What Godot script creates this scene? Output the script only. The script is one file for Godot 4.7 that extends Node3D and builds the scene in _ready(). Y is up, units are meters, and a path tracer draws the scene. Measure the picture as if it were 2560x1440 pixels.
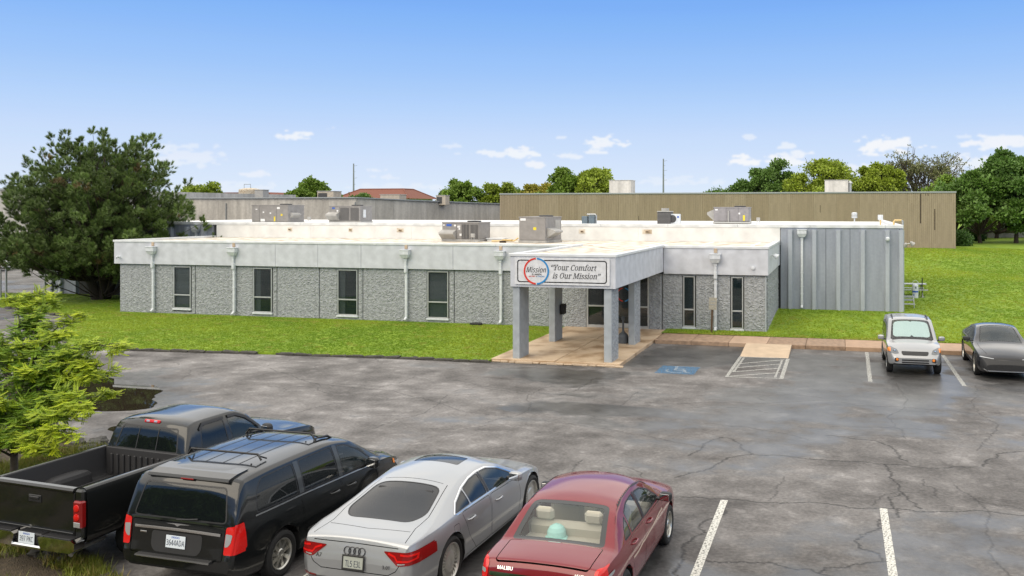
extends Node3D

# ------------------------------------------------------------------ set-up
const SKY_GAIN := 1.6
const EXPOSURE := 1.25
const LENS := 2200.0          # focal length in 2560-pixel units
var used := {}
var M := {}
var T := {}

func _ready():
	set_camera_and_light()
	make_textures()
	make_materials()
	build_ground()
	build_office()
	build_canopy()
	build_warehouse()
	build_rooftop_units()
	build_far_buildings()
	build_vehicles()
	build_site_things()
	build_trees()
	build_grass()

func set_camera_and_light():
	var cam := Camera3D.new()
	cam.name = "camera"
	cam.projection = Camera3D.PROJECTION_FRUSTUM
	cam.near = 0.1
	cam.far = 3000.0
	cam.size = 0.1 * 1440.0 / LENS
	cam.frustum_offset = Vector2(-266.6, -200.0) * 0.1 / LENS
	cam.position = Vector3(0, 5.5, 0)
	cam.rotation_degrees.y = 14.118
	add_child(cam)
	var e := Environment.new()
	e.background_mode = Environment.BG_SKY
	var sm := PanoramaSkyMaterial.new()
	sm.panorama = sky_picture()
	var sky := Sky.new()
	sky.sky_material = sm
	e.sky = sky
	e.background_energy_multiplier = SKY_GAIN
	e.tonemap_mode = Environment.TONE_MAPPER_LINEAR
	e.tonemap_exposure = EXPOSURE
	e.sdfgi_enabled = true
	e.ssao_enabled = true
	e.ssil_enabled = true
	var we := WorldEnvironment.new()
	we.name = "world_environment"
	we.environment = e
	add_child(we)
	var sun := DirectionalLight3D.new()
	sun.name = "sun"
	sun.light_energy = 0.5
	sun.light_angular_distance = 55.0
	sun.light_color = Color(1.0, 0.94, 0.84)
	sun.shadow_enabled = true
	sun.rotation_degrees = Vector3(-43, -24, 0)
	add_child(sun)

# clear blue air low down, small fair-weather clouds, a thin bright veil of high cloud overhead
func sky_picture() -> ImageTexture:
	var veil := FastNoiseLite.new()
	veil.seed = 5
	veil.frequency = 1.4
	veil.fractal_octaves = 4
	var w := 512
	var h := 256
	var im := Image.create(w, h, false, Image.FORMAT_RGB8)
	for j in h:
		var el := PI / 2 - (j + 0.5) / h * PI
		for i in w:
			var c := dim(Color(0.50, 0.52, 0.47))
			if el > -0.02:
				c = air(el)
				var az := ((i + 0.5) / w - 0.5) * TAU
				var d := Vector3(sin(az) * cos(el), sin(el), -cos(az) * cos(el))
				var n := veil.get_noise_3d(d.x * 1.2, d.y * 2.0, d.z * 1.2) * 0.5 + 0.5
				var cover := smoothstep(0.232, 0.34, el) * clampf(0.72 + n * 0.5, 0.0, 1.0)
				c = dim(c, EXPOSURE).lerp(dim(Color(1.17, 1.15, 1.12)), cover)
			im.set_pixel(i, j, c)
	im.resize(4096, 2048, Image.INTERPOLATE_CUBIC)
	var puff := FastNoiseLite.new()
	puff.seed = 11
	puff.frequency = 1.0
	puff.fractal_octaves = 5
	# azimuth, elevation, half width, half height in degrees, thickness
	var clouds := [[-34.3, 4.39, 1.12, 0.33, 0.9], [-40.5, 2.91, 2.25, 0.90, 0.5], [-32.2, 4.94, 0.37, 0.13, 0.6], [-36.3, 2.00, 1.20, 0.24, 0.6], [-22.3, 3.48, 1.12, 0.33, 0.8], [-20.4, 3.49, 1.05, 0.45, 0.9], [-19.4, 2.77, 0.78, 0.30, 0.85], [-15.0, 4.21, 1.38, 0.51, 0.9], [-17.3, 3.35, 0.90, 0.27, 0.7], [-15.5, 3.64, 0.82, 0.22, 0.8], [-6.0, 3.01, 1.20, 0.45, 1], [-3.7, 2.94, 1.35, 0.48, 0.95], [-2.7, 3.37, 1.20, 0.33, 0.8], [2.9, 3.78, 2.10, 0.72, 1], [-5.6, 4.50, 0.45, 0.21, 0.6], [-3.3, 3.91, 0.75, 0.27, 0.7], [9.4, 3.86, 1.95, 0.57, 0.9], [7.8, 2.61, 2.25, 0.54, 0.75], [-29.7, 2.38, 0.82, 0.24, 0.5], [-24.8, 3.96, 0.67, 0.18, 0.5], [0.4, 2.47, 1.20, 0.33, 0.7], [-17.9, 4.59, 0.33, 0.15, 0.6], [-24.3, 3.48, 0.45, 0.15, 0.5], [7.5, 4.30, 0.60, 0.18, 0.5], [1.5, 2.26, 1.35, 0.36, 0.7], [-38.3, 1.19, 3.00, 0.39, 0.35], [-28.1, 1.26, 3.00, 0.33, 0.35], [-10.1, 1.69, 3.00, 0.36, 0.35], [-29.0, 1.94, 0.90, 0.18, 0.45], [-48.5, 0.64, 1.20, 0.30, 0.4]]
	for j in range(870, 1023):
		var el := 90.0 - (j + 0.5) / 2048.0 * 180.0
		for i in range(1470, 2260):
			var az := ((i + 0.5) / 4096.0 - 0.5) * 360.0
			var k := 0.0
			for q in clouds:
				var a: float = (az - q[0]) / q[2]
				var b: float = (el - q[1]) / q[3]
				if absf(a) > 1.7 or absf(b) > 2.2:
					continue
				if b < 0.0:
					b *= 1.5
				var n := puff.get_noise_3d(az * 0.9, el * 2.6, q[0])
				k = maxf(k, smoothstep(0.0, 0.55, 0.95 - a * a - b * b + n * 1.9) * q[4])
			if k > 0.003:
				im.set_pixel(i, j, im.get_pixel(i, j).lerp(dim(Color(0.985, 0.985, 0.99), EXPOSURE), k * 0.85))
	for x in [0, 790, 2260, 3050, 3306]:
		im.blit_rect(im, Rect2i(1470, 870, 790 if x != 790 else 680, 153), Vector2i(x, 870))
	# north lies at the picture's edge
	var out := Image.create(4096, 2048, false, Image.FORMAT_RGB8)
	out.blit_rect(im, Rect2i(2048, 0, 2048, 2048), Vector2i(0, 0))
	out.blit_rect(im, Rect2i(0, 0, 2048, 2048), Vector2i(2048, 0))
	return ImageTexture.create_from_image(out)

# the picture stores the sky at a fraction of its brightness
func dim(c: Color, shown := 1.0) -> Color:
	var l := c.srgb_to_linear()
	var k := 1.0 / (SKY_GAIN * shown)
	return Color(l.r * k, l.g * k, l.b * k).linear_to_srgb()

func air(el: float) -> Color:
	var stops := [[-0.02, Color(0.89, 0.93, 0.99)], [0.02, Color(0.87, 0.92, 0.99)], [0.08, Color(0.785, 0.87, 0.99)], [0.15, Color(0.635, 0.785, 0.985)], [0.23, Color(0.49, 0.695, 0.97)], [0.6, Color(0.40, 0.62, 0.93)], [1.6, Color(0.36, 0.58, 0.9)]]
	for k in range(1, stops.size()):
		if el <= stops[k][0]:
			return stops[k - 1][1].lerp(stops[k][1], (el - stops[k - 1][0]) / (stops[k][0] - stops[k - 1][0]))
	return stops[-1][1]

# ------------------------------------------------------------------ naming
func numbered(called: String) -> String:
	used[called] = used.get(called, -1) + 1
	return called if used[called] == 0 else "%s_%03d" % [called, used[called]]

func tag(o, label, category, group = ""):
	o.set_meta("label", label)
	o.set_meta("category", category)
	if group:
		o.set_meta("group", group)
	return o

func thing(called, label, category, at := Vector3.ZERO, turn := 0.0, group = "") -> Node3D:
	var o := Node3D.new()
	o.name = numbered(called)
	add_child(o)
	o.position = at
	o.rotation.y = turn
	tag(o, label, category, group)
	return o

func part(called: String, mesh: Mesh, m: Material, parent: Node, at := Vector3.ZERO, turn := Vector3.ZERO) -> MeshInstance3D:
	var o := MeshInstance3D.new()
	o.name = called if parent != self else numbered(called)
	o.mesh = mesh
	o.material_override = m
	parent.add_child(o, true)
	o.position = at
	o.rotation = turn
	return o

func structure(called: String, mesh: Mesh, m: Material) -> MeshInstance3D:
	var o := part(called, mesh, m, self)
	o.set_meta("kind", "structure")
	return o

# ------------------------------------------------------------------ shapes
func tool() -> SurfaceTool:
	var st := SurfaceTool.new()
	st.begin(Mesh.PRIMITIVE_TRIANGLES)
	return st

func tri(st: SurfaceTool, a: Vector3, b: Vector3, c: Vector3):
	var n := (c - a).cross(b - a).normalized()
	for p in [a, b, c]:
		st.set_normal(n)
		st.set_uv(Vector2(p.x, -p.z) if absf(n.y) > 0.5 else Vector2(p.x + p.z, p.y))
		st.add_vertex(p)

# corners run clockwise seen from the front
func quad(st: SurfaceTool, a: Vector3, b: Vector3, c: Vector3, d: Vector3):
	tri(st, a, b, c)
	tri(st, a, c, d)

# a box with chamfered edges
func add_box(st: SurfaceTool, at: Vector3, size: Vector3, e := 0.0, basis := Basis.IDENTITY):
	var h := size / 2
	e = minf(e, minf(h.x, minf(h.y, h.z)) * 0.9)
	var f := func(x, y, z): return at + basis * Vector3(x, y, z)
	for ax in 3:
		var u := (ax + 1) % 3
		var v := (ax + 2) % 3
		for s in [-1.0, 1.0]:
			var q := []
			for k in [[-1, -1], [-1, 1], [1, 1], [1, -1]]:
				var p := Vector3.ZERO
				p[ax] = s * h[ax]
				p[u] = k[0] * (h[u] - e)
				p[v] = k[1] * (h[v] - e)
				q.append(at + basis * p)
			if s < 0:
				q.reverse()
			quad(st, q[0], q[1], q[2], q[3])
	if e <= 0.0:
		return
	for ax in 3:
		var u := (ax + 1) % 3
		var v := (ax + 2) % 3
		for su in [-1.0, 1.0]:
			for sv in [-1.0, 1.0]:
				var q := []
				for k in [[-1, 0], [1, 0], [1, 1], [-1, 1]]:
					var p := Vector3.ZERO
					p[ax] = k[0] * (h[ax] - e)
					p[u] = su * (h[u] - (e if k[1] else 0.0))
					p[v] = sv * (h[v] - (0.0 if k[1] else e))
					q.append(at + basis * p)
				if su * sv > 0:
					q.reverse()
				quad(st, q[0], q[1], q[2], q[3])
	for sx in [-1.0, 1.0]:
		for sy in [-1.0, 1.0]:
			for sz in [-1.0, 1.0]:
				var a: Vector3 = f.call(sx * h.x, sy * (h.y - e), sz * (h.z - e))
				var b: Vector3 = f.call(sx * (h.x - e), sy * h.y, sz * (h.z - e))
				var c: Vector3 = f.call(sx * (h.x - e), sy * (h.y - e), sz * h.z)
				if sx * sy * sz > 0:
					tri(st, a, c, b)
				else:
					tri(st, a, b, c)

func box(size: Vector3, e := 0.0) -> ArrayMesh:
	var st := tool()
	add_box(st, Vector3.ZERO, size, e)
	return st.commit()

# a box by its low and high corner
func span(a: Vector3, b: Vector3, e := 0.0) -> ArrayMesh:
	var st := tool()
	add_box(st, (a + b) / 2, (b - a).abs(), e)
	return st.commit()

func add_span(st: SurfaceTool, a: Vector3, b: Vector3, e := 0.0):
	add_box(st, (a + b) / 2, (b - a).abs(), e)

# round bar along a line of points, radius per point or one for all
func add_tube(st: SurfaceTool, pts: Array, radius, sides := 8, closed_ends := true):
	var rings := []
	var up := Vector3.UP
	for k in pts.size():
		var d: Vector3 = (pts[min(k + 1, pts.size() - 1)] - pts[max(k - 1, 0)]).normalized()
		if absf(d.dot(up)) > 0.95:
			up = Vector3(0.3, 0.1, 1).normalized()
		var x := d.cross(up).normalized()
		var y := x.cross(d)
		var r: float = radius[k] if radius is Array else radius
		var ring := []
		for s in sides:
			var a := TAU * s / sides
			ring.append([pts[k] + (x * cos(a) + y * sin(a)) * r, x * cos(a) + y * sin(a)])
		rings.append(ring)
		up = y
	for k in rings.size() - 1:
		for s in sides:
			var t := (s + 1) % sides
			var q := [rings[k][s], rings[k][t], rings[k + 1][t], rings[k + 1][s]]
			for n in [0, 1, 2, 0, 2, 3]:
				st.set_normal(q[n][1])
				st.set_uv(Vector2(float(s) / sides, k))
				st.add_vertex(q[n][0])
	if closed_ends:
		for end in [0, rings.size() - 1]:
			for s in sides:
				var t := (s + 1) % sides
				if end == 0:
					tri(st, pts[0], rings[0][t][0], rings[0][s][0])
				else:
					tri(st, pts[end], rings[end][s][0], rings[end][t][0])

func tube(pts: Array, radius, sides := 8) -> ArrayMesh:
	var st := tool()
	add_tube(st, pts, radius, sides)
	return st.commit()

# turned shape about the y axis; profile of (radius, height), bottom to top
func add_lathe(st: SurfaceTool, profile: Array, sides := 20, at := Vector3.ZERO, basis := Basis.IDENTITY):
	for k in profile.size() - 1:
		var p: Vector2 = profile[k]
		var q: Vector2 = profile[k + 1]
		var n2 := Vector2(q.y - p.y, p.x - q.x).normalized()
		for s in sides:
			var a := TAU * s / sides
			var b := TAU * (s + 1) / sides
			var v := []
			for w in [[p, a], [q, a], [q, b], [p, b]]:
				v.append([at + basis * Vector3(w[0].x * cos(w[1]), w[0].y, w[0].x * sin(w[1])), basis * Vector3(n2.x * cos(w[1]), n2.y, n2.x * sin(w[1]))])
			for n in [0, 2, 1, 0, 3, 2]:
				st.set_normal(v[n][1])
				st.set_uv(Vector2(float(s) / sides, k))
				st.add_vertex(v[n][0])

func lathe(profile: Array, sides := 20) -> ArrayMesh:
	var st := tool()
	add_lathe(st, profile, sides)
	return st.commit()

# a flat outline (x, y) given depth along z, centred; counter-clockwise
func add_prism(st: SurfaceTool, outline: PackedVector2Array, depth: float, at := Vector3.ZERO, basis := Basis.IDENTITY):
	var o := outline
	if not Geometry2D.is_polygon_clockwise(o):
		o = o.duplicate()
		o.reverse()
	var ix := Geometry2D.triangulate_polygon(o)
	var f := func(p: Vector2, z: float): return at + basis * Vector3(p.x, p.y, z)
	var cw := true
	if ix.size() >= 3:
		cw = (o[ix[1]] - o[ix[0]]).cross(o[ix[2]] - o[ix[0]]) < 0
	for k in range(0, ix.size(), 3):
		var a := o[ix[k]]
		var b := o[ix[k + 1]]
		var c := o[ix[k + 2]]
		if not cw:
			var s := b
			b = c
			c = s
		tri(st, f.call(a, depth / 2), f.call(b, depth / 2), f.call(c, depth / 2))
		tri(st, f.call(a, -depth / 2), f.call(c, -depth / 2), f.call(b, -depth / 2))
	for k in o.size():
		var a := o[k]
		var b := o[(k + 1) % o.size()]
		quad(st, f.call(a, depth / 2), f.call(a, -depth / 2), f.call(b, -depth / 2), f.call(b, depth / 2))

func prism(outline: PackedVector2Array, depth: float) -> ArrayMesh:
	var st := tool()
	add_prism(st, outline, depth)
	return st.commit()

func lettering(words: String, height: float, serif := false, thick := 0.006) -> TextMesh:
	var t := TextMesh.new()
	var f := SystemFont.new()
	f.font_names = PackedStringArray(["Droid Serif" if serif else "Droid Sans"])
	t.font = f
	t.font_size = 64
	t.pixel_size = height / 64.0
	t.depth = thick
	t.text = words
	return t

# ------------------------------------------------------------------ materials
func lin(r: float, g: float, b: float) -> Color:
	return Color(r, g, b).linear_to_srgb()

func noise(seed_: int, freq: float, octaves := 4, kind := FastNoiseLite.TYPE_SIMPLEX_SMOOTH) -> FastNoiseLite:
	var n := FastNoiseLite.new()
	n.seed = seed_
	n.frequency = freq
	n.noise_type = kind
	n.fractal_octaves = octaves
	return n

func speckle(seed_: int, freq: float, low: Color, high: Color, octaves := 4, size := 512, kind := FastNoiseLite.TYPE_SIMPLEX_SMOOTH, mid = null) -> NoiseTexture2D:
	var t := NoiseTexture2D.new()
	t.width = size
	t.height = size
	t.seamless = true
	t.noise = noise(seed_, freq, octaves, kind)
	var g := Gradient.new()
	g.set_color(0, low)
	g.set_color(1, high)
	if mid != null:
		g.add_point(0.5, mid)
	t.color_ramp = g
	return t

func streaks(seed_: int, low: float, high: float) -> ImageTexture:
	var n := noise(seed_, 0.012, 5)
	var im := n.get_seamless_image(512, 64)
	im.resize(512, 512, Image.INTERPOLATE_CUBIC)
	var f := noise(seed_ + 1, 0.03, 4).get_seamless_image(512, 512)
	var out := Image.create(512, 512, false, Image.FORMAT_RGB8)
	for y in 512:
		for x in 512:
			var k := lerpf(low, high, im.get_pixel(x, y).r * 0.65 + f.get_pixel(x, y).r * 0.35)
			out.set_pixel(x, y, Color(k, k, k))
	return ImageTexture.create_from_image(out)

func make_textures():
	T.soft = speckle(3, 0.006, Color(0.89, 0.89, 0.89), Color(1, 1, 1), 5)
	T.mottle = speckle(4, 0.012, Color(0.72, 0.72, 0.72), Color(1, 1, 1), 5)
	T.grain = speckle(6, 0.09, Color(0.78, 0.78, 0.78), Color(1, 1, 1), 3)
	T.coarse = speckle(8, 0.05, Color(0, 0, 0), Color(1, 1, 1), 4)
	T.fine = speckle(9, 0.2, Color(0, 0, 0), Color(1, 1, 1), 3)
	T.streak = streaks(21, 0.74, 1.0)
	T.streak_soft = streaks(25, 0.87, 1.0)
	T.rust = speckle(14, 0.02, Color(0.58, 0.46, 0.34), Color(1, 1, 1), 5, 512, FastNoiseLite.TYPE_SIMPLEX_SMOOTH, Color(0.91, 0.885, 0.84))

func mat(called: String, c: Color, rough := 0.8, metal := 0.0, tex = null, size := 1.0, bump = null, depth := 0.0) -> StandardMaterial3D:
	var m := StandardMaterial3D.new()
	m.resource_name = called
	m.albedo_color = c
	m.roughness = rough
	m.metallic = metal
	if tex != null or bump != null:
		m.albedo_texture = tex
		m.uv1_triplanar = true
		m.uv1_world_triplanar = true
		m.uv1_scale = Vector3.ONE / size
		if bump != null:
			m.heightmap_enabled = true
			m.heightmap_texture = bump
			m.heightmap_scale = depth
	M[called] = m
	return m

func glass(called: String, c: Color, alpha: float, rough := 0.03) -> StandardMaterial3D:
	var m := mat(called, Color(c, alpha), rough)
	m.transparency = BaseMaterial3D.TRANSPARENCY_ALPHA
	return m

func paint(called: String, c: Color, flake := 0.0, rough := 0.35) -> StandardMaterial3D:
	var m := mat(called, c, rough, flake)
	m.clearcoat_enabled = true
	m.clearcoat = 1.0
	m.clearcoat_roughness = 0.05
	m.metallic_specular = 0.25
	return m

func make_materials():
	mat("fascia", lin(0.60, 0.62, 0.665), 0.75, 0, T.soft, 2.4, T.fine, 0.15)
	mat("stone", lin(0.42, 0.44, 0.455), 0.85, 0, T.mottle, 1.3, T.coarse, 0.5)
	mat("column", lin(0.38, 0.415, 0.44), 0.8, 0, T.soft, 1.6, T.fine, 0.2)
	mat("panel_grey", lin(0.33, 0.36, 0.42), 0.75, 0, T.streak_soft, 3.0, T.fine, 0.15)
	mat("rib_grey", lin(0.43, 0.465, 0.52), 0.7, 0, T.streak_soft, 3.0)
	mat("cap_white", lin(0.72, 0.74, 0.75), 0.45, 0, T.soft, 3.0)
	mat("white_metal", lin(0.68, 0.71, 0.74), 0.4, 0, T.soft, 0.7)
	mat("membrane", lin(0.80, 0.80, 0.785), 0.7, 0, T.soft, 4.0)
	mat("roof_dirty", lin(0.76, 0.735, 0.68), 0.6, 0, T.rust, 9.0)
	mat("joint_dark", lin(0.05, 0.055, 0.06), 0.9)
	mat("frame_alu", lin(0.52, 0.53, 0.52), 0.35, 0.5)
	glass("window_glass", lin(0.02, 0.035, 0.04), 0.35, 0.02)
	mat("room_dark", lin(0.03, 0.03, 0.03), 0.9)
	mat("room_wall", lin(0.11, 0.11, 0.10), 0.9, 0, T.soft, 1.0)
	mat("blind_grey", lin(0.16, 0.20, 0.21), 0.7)
	mat("sidewalk", lin(0.43, 0.285, 0.185), 0.7, 0, T.soft, 1.4, T.fine, 0.2)
	mat("concrete_ramp", lin(0.52, 0.40, 0.28), 0.75, 0, T.soft, 2.2, T.fine, 0.25)
	mat("kerb_dark", lin(0.075, 0.07, 0.06), 0.85, 0, T.mottle, 0.8, T.coarse, 1.0)
	mat("line_white", lin(0.72, 0.72, 0.68), 0.6, 0, T.grain, 0.5)
	mat("paint_blue", lin(0.06, 0.22, 0.46), 0.6, 0, T.mottle, 0.35)
	mat("unit_grey", lin(0.29, 0.275, 0.265), 0.5, 0, T.soft, 1.5)
	mat("unit_light", lin(0.42, 0.41, 0.39), 0.5, 0, T.soft, 1.5)
	mat("coil_dark", lin(0.05, 0.05, 0.052), 0.6)
	mat("label_yellow", lin(0.75, 0.6, 0.03), 0.5)
	mat("label_white", lin(0.75, 0.75, 0.75), 0.5)
	mat("label_blue", lin(0.03, 0.10, 0.42), 0.5)
	mat("pipe_yellow", lin(0.62, 0.45, 0.2), 0.5)
	mat("tan_wall", lin(0.35, 0.285, 0.20), 0.9, 0, T.streak_soft, 5.0, T.fine, 0.3)
	mat("tan_wall_b", lin(0.34, 0.275, 0.19), 0.9, 0, T.streak_soft, 6.0, T.fine, 0.3)
	mat("grey_wall", lin(0.60, 0.565, 0.51), 0.9, 0, T.streak, 6.0)
	mat("grey_wall_b", lin(0.56, 0.525, 0.47), 0.9, 0, T.streak, 7.0)
	mat("coping", lin(0.30, 0.32, 0.33), 0.5, 0.2)
	mat("stain", lin(0.05, 0.035, 0.025), 0.9)
	mat("roof_tile", lin(0.235, 0.085, 0.055), 0.85, 0, T.grain, 2.0)
	mat("far_white", lin(0.62, 0.60, 0.56), 0.7, 0, T.streak, 8.0)
	mat("pole_grey", lin(0.22, 0.24, 0.25), 0.6, 0.3)
	mat("steel", lin(0.45, 0.46, 0.46), 0.4, 0.7)
	mat("black_plastic", lin(0.018, 0.018, 0.019), 0.6)
	mat("wood_post", lin(0.12, 0.075, 0.04), 0.85, 0, T.grain, 0.4)
	mat("sign_board", lin(0.70, 0.71, 0.73), 0.55, 0, T.soft, 0.9)
	mat("sign_text", lin(0.03, 0.03, 0.033), 0.6)
	mat("sign_border", lin(0.26, 0.29, 0.31), 0.6)
	mat("sign_red", lin(0.60, 0.035, 0.02), 0.5)
	mat("sign_blue", lin(0.02, 0.22, 0.50), 0.5)
	mat("bark", lin(0.075, 0.055, 0.04), 0.95, 0, T.mottle, 0.5, T.coarse, 2.0)
	mat("bark_grey", lin(0.13, 0.11, 0.09), 0.95, 0, T.mottle, 0.6, T.coarse, 1.0)
	mat("soil", lin(0.10, 0.075, 0.045), 0.95, 0, T.mottle, 0.9, T.coarse, 2.0)
	mat("rubble", lin(0.10, 0.095, 0.085), 0.9, 0, T.mottle, 0.4)
	mat("timber", lin(0.33, 0.16, 0.05), 0.85, 0, T.grain, 0.6)
	mat("stone_light", lin(0.36, 0.38, 0.40), 0.85, 0, T.mottle, 0.6)
	mat("door_dark", lin(0.05, 0.05, 0.045), 0.8, 0, T.streak, 2.0)
	# vehicles
	paint("paint_black", lin(0.008, 0.009, 0.009), 0.0, 0.3)
	paint("paint_van", lin(0.006, 0.007, 0.0075), 0.0, 0.3)
	paint("paint_silver", lin(0.35, 0.362, 0.375), 0.6, 0.40)
	paint("paint_red", lin(0.165, 0.010, 0.016), 0.15, 0.4)
	paint("paint_suv", lin(0.33, 0.335, 0.34), 0.5, 0.4)
	paint("paint_charcoal", lin(0.016, 0.017, 0.021), 0.3, 0.35)
	paint("paint_white", lin(0.72, 0.72, 0.72), 0.0, 0.4)
	mat("trim_black", lin(0.012, 0.012, 0.013), 0.5)
	mat("under_black", lin(0.008, 0.008, 0.008), 0.95)
	mat("rubber", lin(0.016, 0.016, 0.016), 0.8, 0, T.grain, 0.1)
	mat("bed_liner", lin(0.022, 0.022, 0.024), 0.65)
	mat("chrome", lin(0.70, 0.71, 0.72), 0.08, 1.0)
	mat("satin", lin(0.50, 0.49, 0.45), 0.3, 0.85)
	mat("alloy", lin(0.55, 0.54, 0.50), 0.3, 0.7)
	glass("tint", lin(0.006, 0.008, 0.009), 0.93, 0.02)
	glass("tint_soft", lin(0.02, 0.03, 0.032), 0.55, 0.02)
	glass("clear_glass", lin(0.10, 0.13, 0.12), 0.16, 0.02)
	mat("lens_red", lin(0.55, 0.012, 0.01), 0.08)
	mat("lens_dark_red", lin(0.20, 0.008, 0.008), 0.08)
	mat("lens_clear", lin(0.42, 0.43, 0.44), 0.06, 0.45)
	mat("head_clear", lin(0.16, 0.17, 0.18), 0.06, 0.3)
	mat("lens_amber", lin(0.75, 0.22, 0.03), 0.1)
	mat("seat_beige", lin(0.42, 0.40, 0.33), 0.8)
	mat("seat_dark", lin(0.03, 0.03, 0.032), 0.8)
	mat("plate_white", lin(0.62, 0.68, 0.74), 0.5)
	mat("plate_dark", lin(0.02, 0.02, 0.02), 0.4)
	mat("plate_grey", lin(0.34, 0.36, 0.32), 0.5)
	mat("plate_text", lin(0.02, 0.03, 0.06), 0.5)
	mat("cap_mint", lin(0.36, 0.66, 0.60), 0.8)
	glass("screen_clear", lin(0.4, 0.45, 0.44), 0.05, 0.02)
	mat("shade_foil", lin(0.36, 0.50, 0.48), 0.45, 0.0, null, 0.5, T.coarse, 2.0)
	mat("frit", lin(0.04, 0.042, 0.042), 0.25)
	mat("label_gold", lin(0.55, 0.42, 0.12), 0.3, 0.6)
	mat("badge_dark", lin(0.06, 0.06, 0.065), 0.3, 0.5)
	mat("primer", lin(0.50, 0.38, 0.30), 0.8)
	mat("pillar_gloss", lin(0.05, 0.055, 0.06), 0.18)
	mat("pillar_soft", lin(0.03, 0.03, 0.032), 0.35)
	mat("bumper_grain", lin(0.03, 0.03, 0.031), 0.5, 0, T.grain, 0.1)
	glass("tint_rain", lin(0.012, 0.013, 0.015), 0.92, 0.10)
	mat("unit_violet", lin(0.29, 0.275, 0.285), 0.45, 0, T.soft, 1.5)
	mat("panel_blue", lin(0.12, 0.16, 0.19), 0.5, 0, T.soft, 1.0)
	mat("tan_wall_c", lin(0.375, 0.308, 0.22), 0.9, 0, T.streak_soft, 4.2, T.fine, 0.3)
	mat("tan_light", lin(0.50, 0.44, 0.36), 0.7, 0, T.soft, 2.0)
	mat("tank_white", lin(0.62, 0.57, 0.48), 0.6, 0, T.rust, 3.0)
	mat("notice", lin(0.48, 0.46, 0.38), 0.7, 0, T.mottle, 0.4)
	mat("ash_grey", lin(0.10, 0.11, 0.12), 0.6)
	mat("alu_plank", lin(0.40, 0.42, 0.44), 0.4, 0.4)
	mat("timber_b", lin(0.24, 0.115, 0.045), 0.85, 0, T.grain, 0.6)

# ------------------------------------------------------------------ ground
const LOT_LOW := Vector2(-40, -37)
const LOT_SPAN := Vector2(56, 37)
var lawn_west := PackedVector2Array([Vector2(-12.1, -38.3), Vector2(-12.1, -29.2), Vector2(-15.56, -29.2), Vector2(-19, -28.95), Vector2(-21.98, -28.75), Vector2(-26.2, -28.35), Vector2(-28.4, -28.45), Vector2(-30.3, -29.1), Vector2(-32, -30.3), Vector2(-33.55, -31.9), Vector2(-35.6, -34.6), Vector2(-37.5, -36.2), Vector2(-40.3, -37.1), Vector2(-42.3, -37.9), Vector2(-45.1, -38.9), Vector2(-54, -40.6), Vector2(-54, -44.2), Vector2(-48.6, -45.4), Vector2(-36.6, -45.4), Vector2(-36.6, -38.3)])
var bed_near := PackedVector2Array([Vector2(-9.5, -3), Vector2(-9.8, -10.5), Vector2(-11.2, -11.2), Vector2(-12.6, -11.7), Vector2(-14.0, -13.0), Vector2(-14.6, -15.2), Vector2(-15.6, -16.4), Vector2(-17.5, -17.0), Vector2(-21, -17.0), Vector2(-34, -15), Vector2(-34, -3)])

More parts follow.
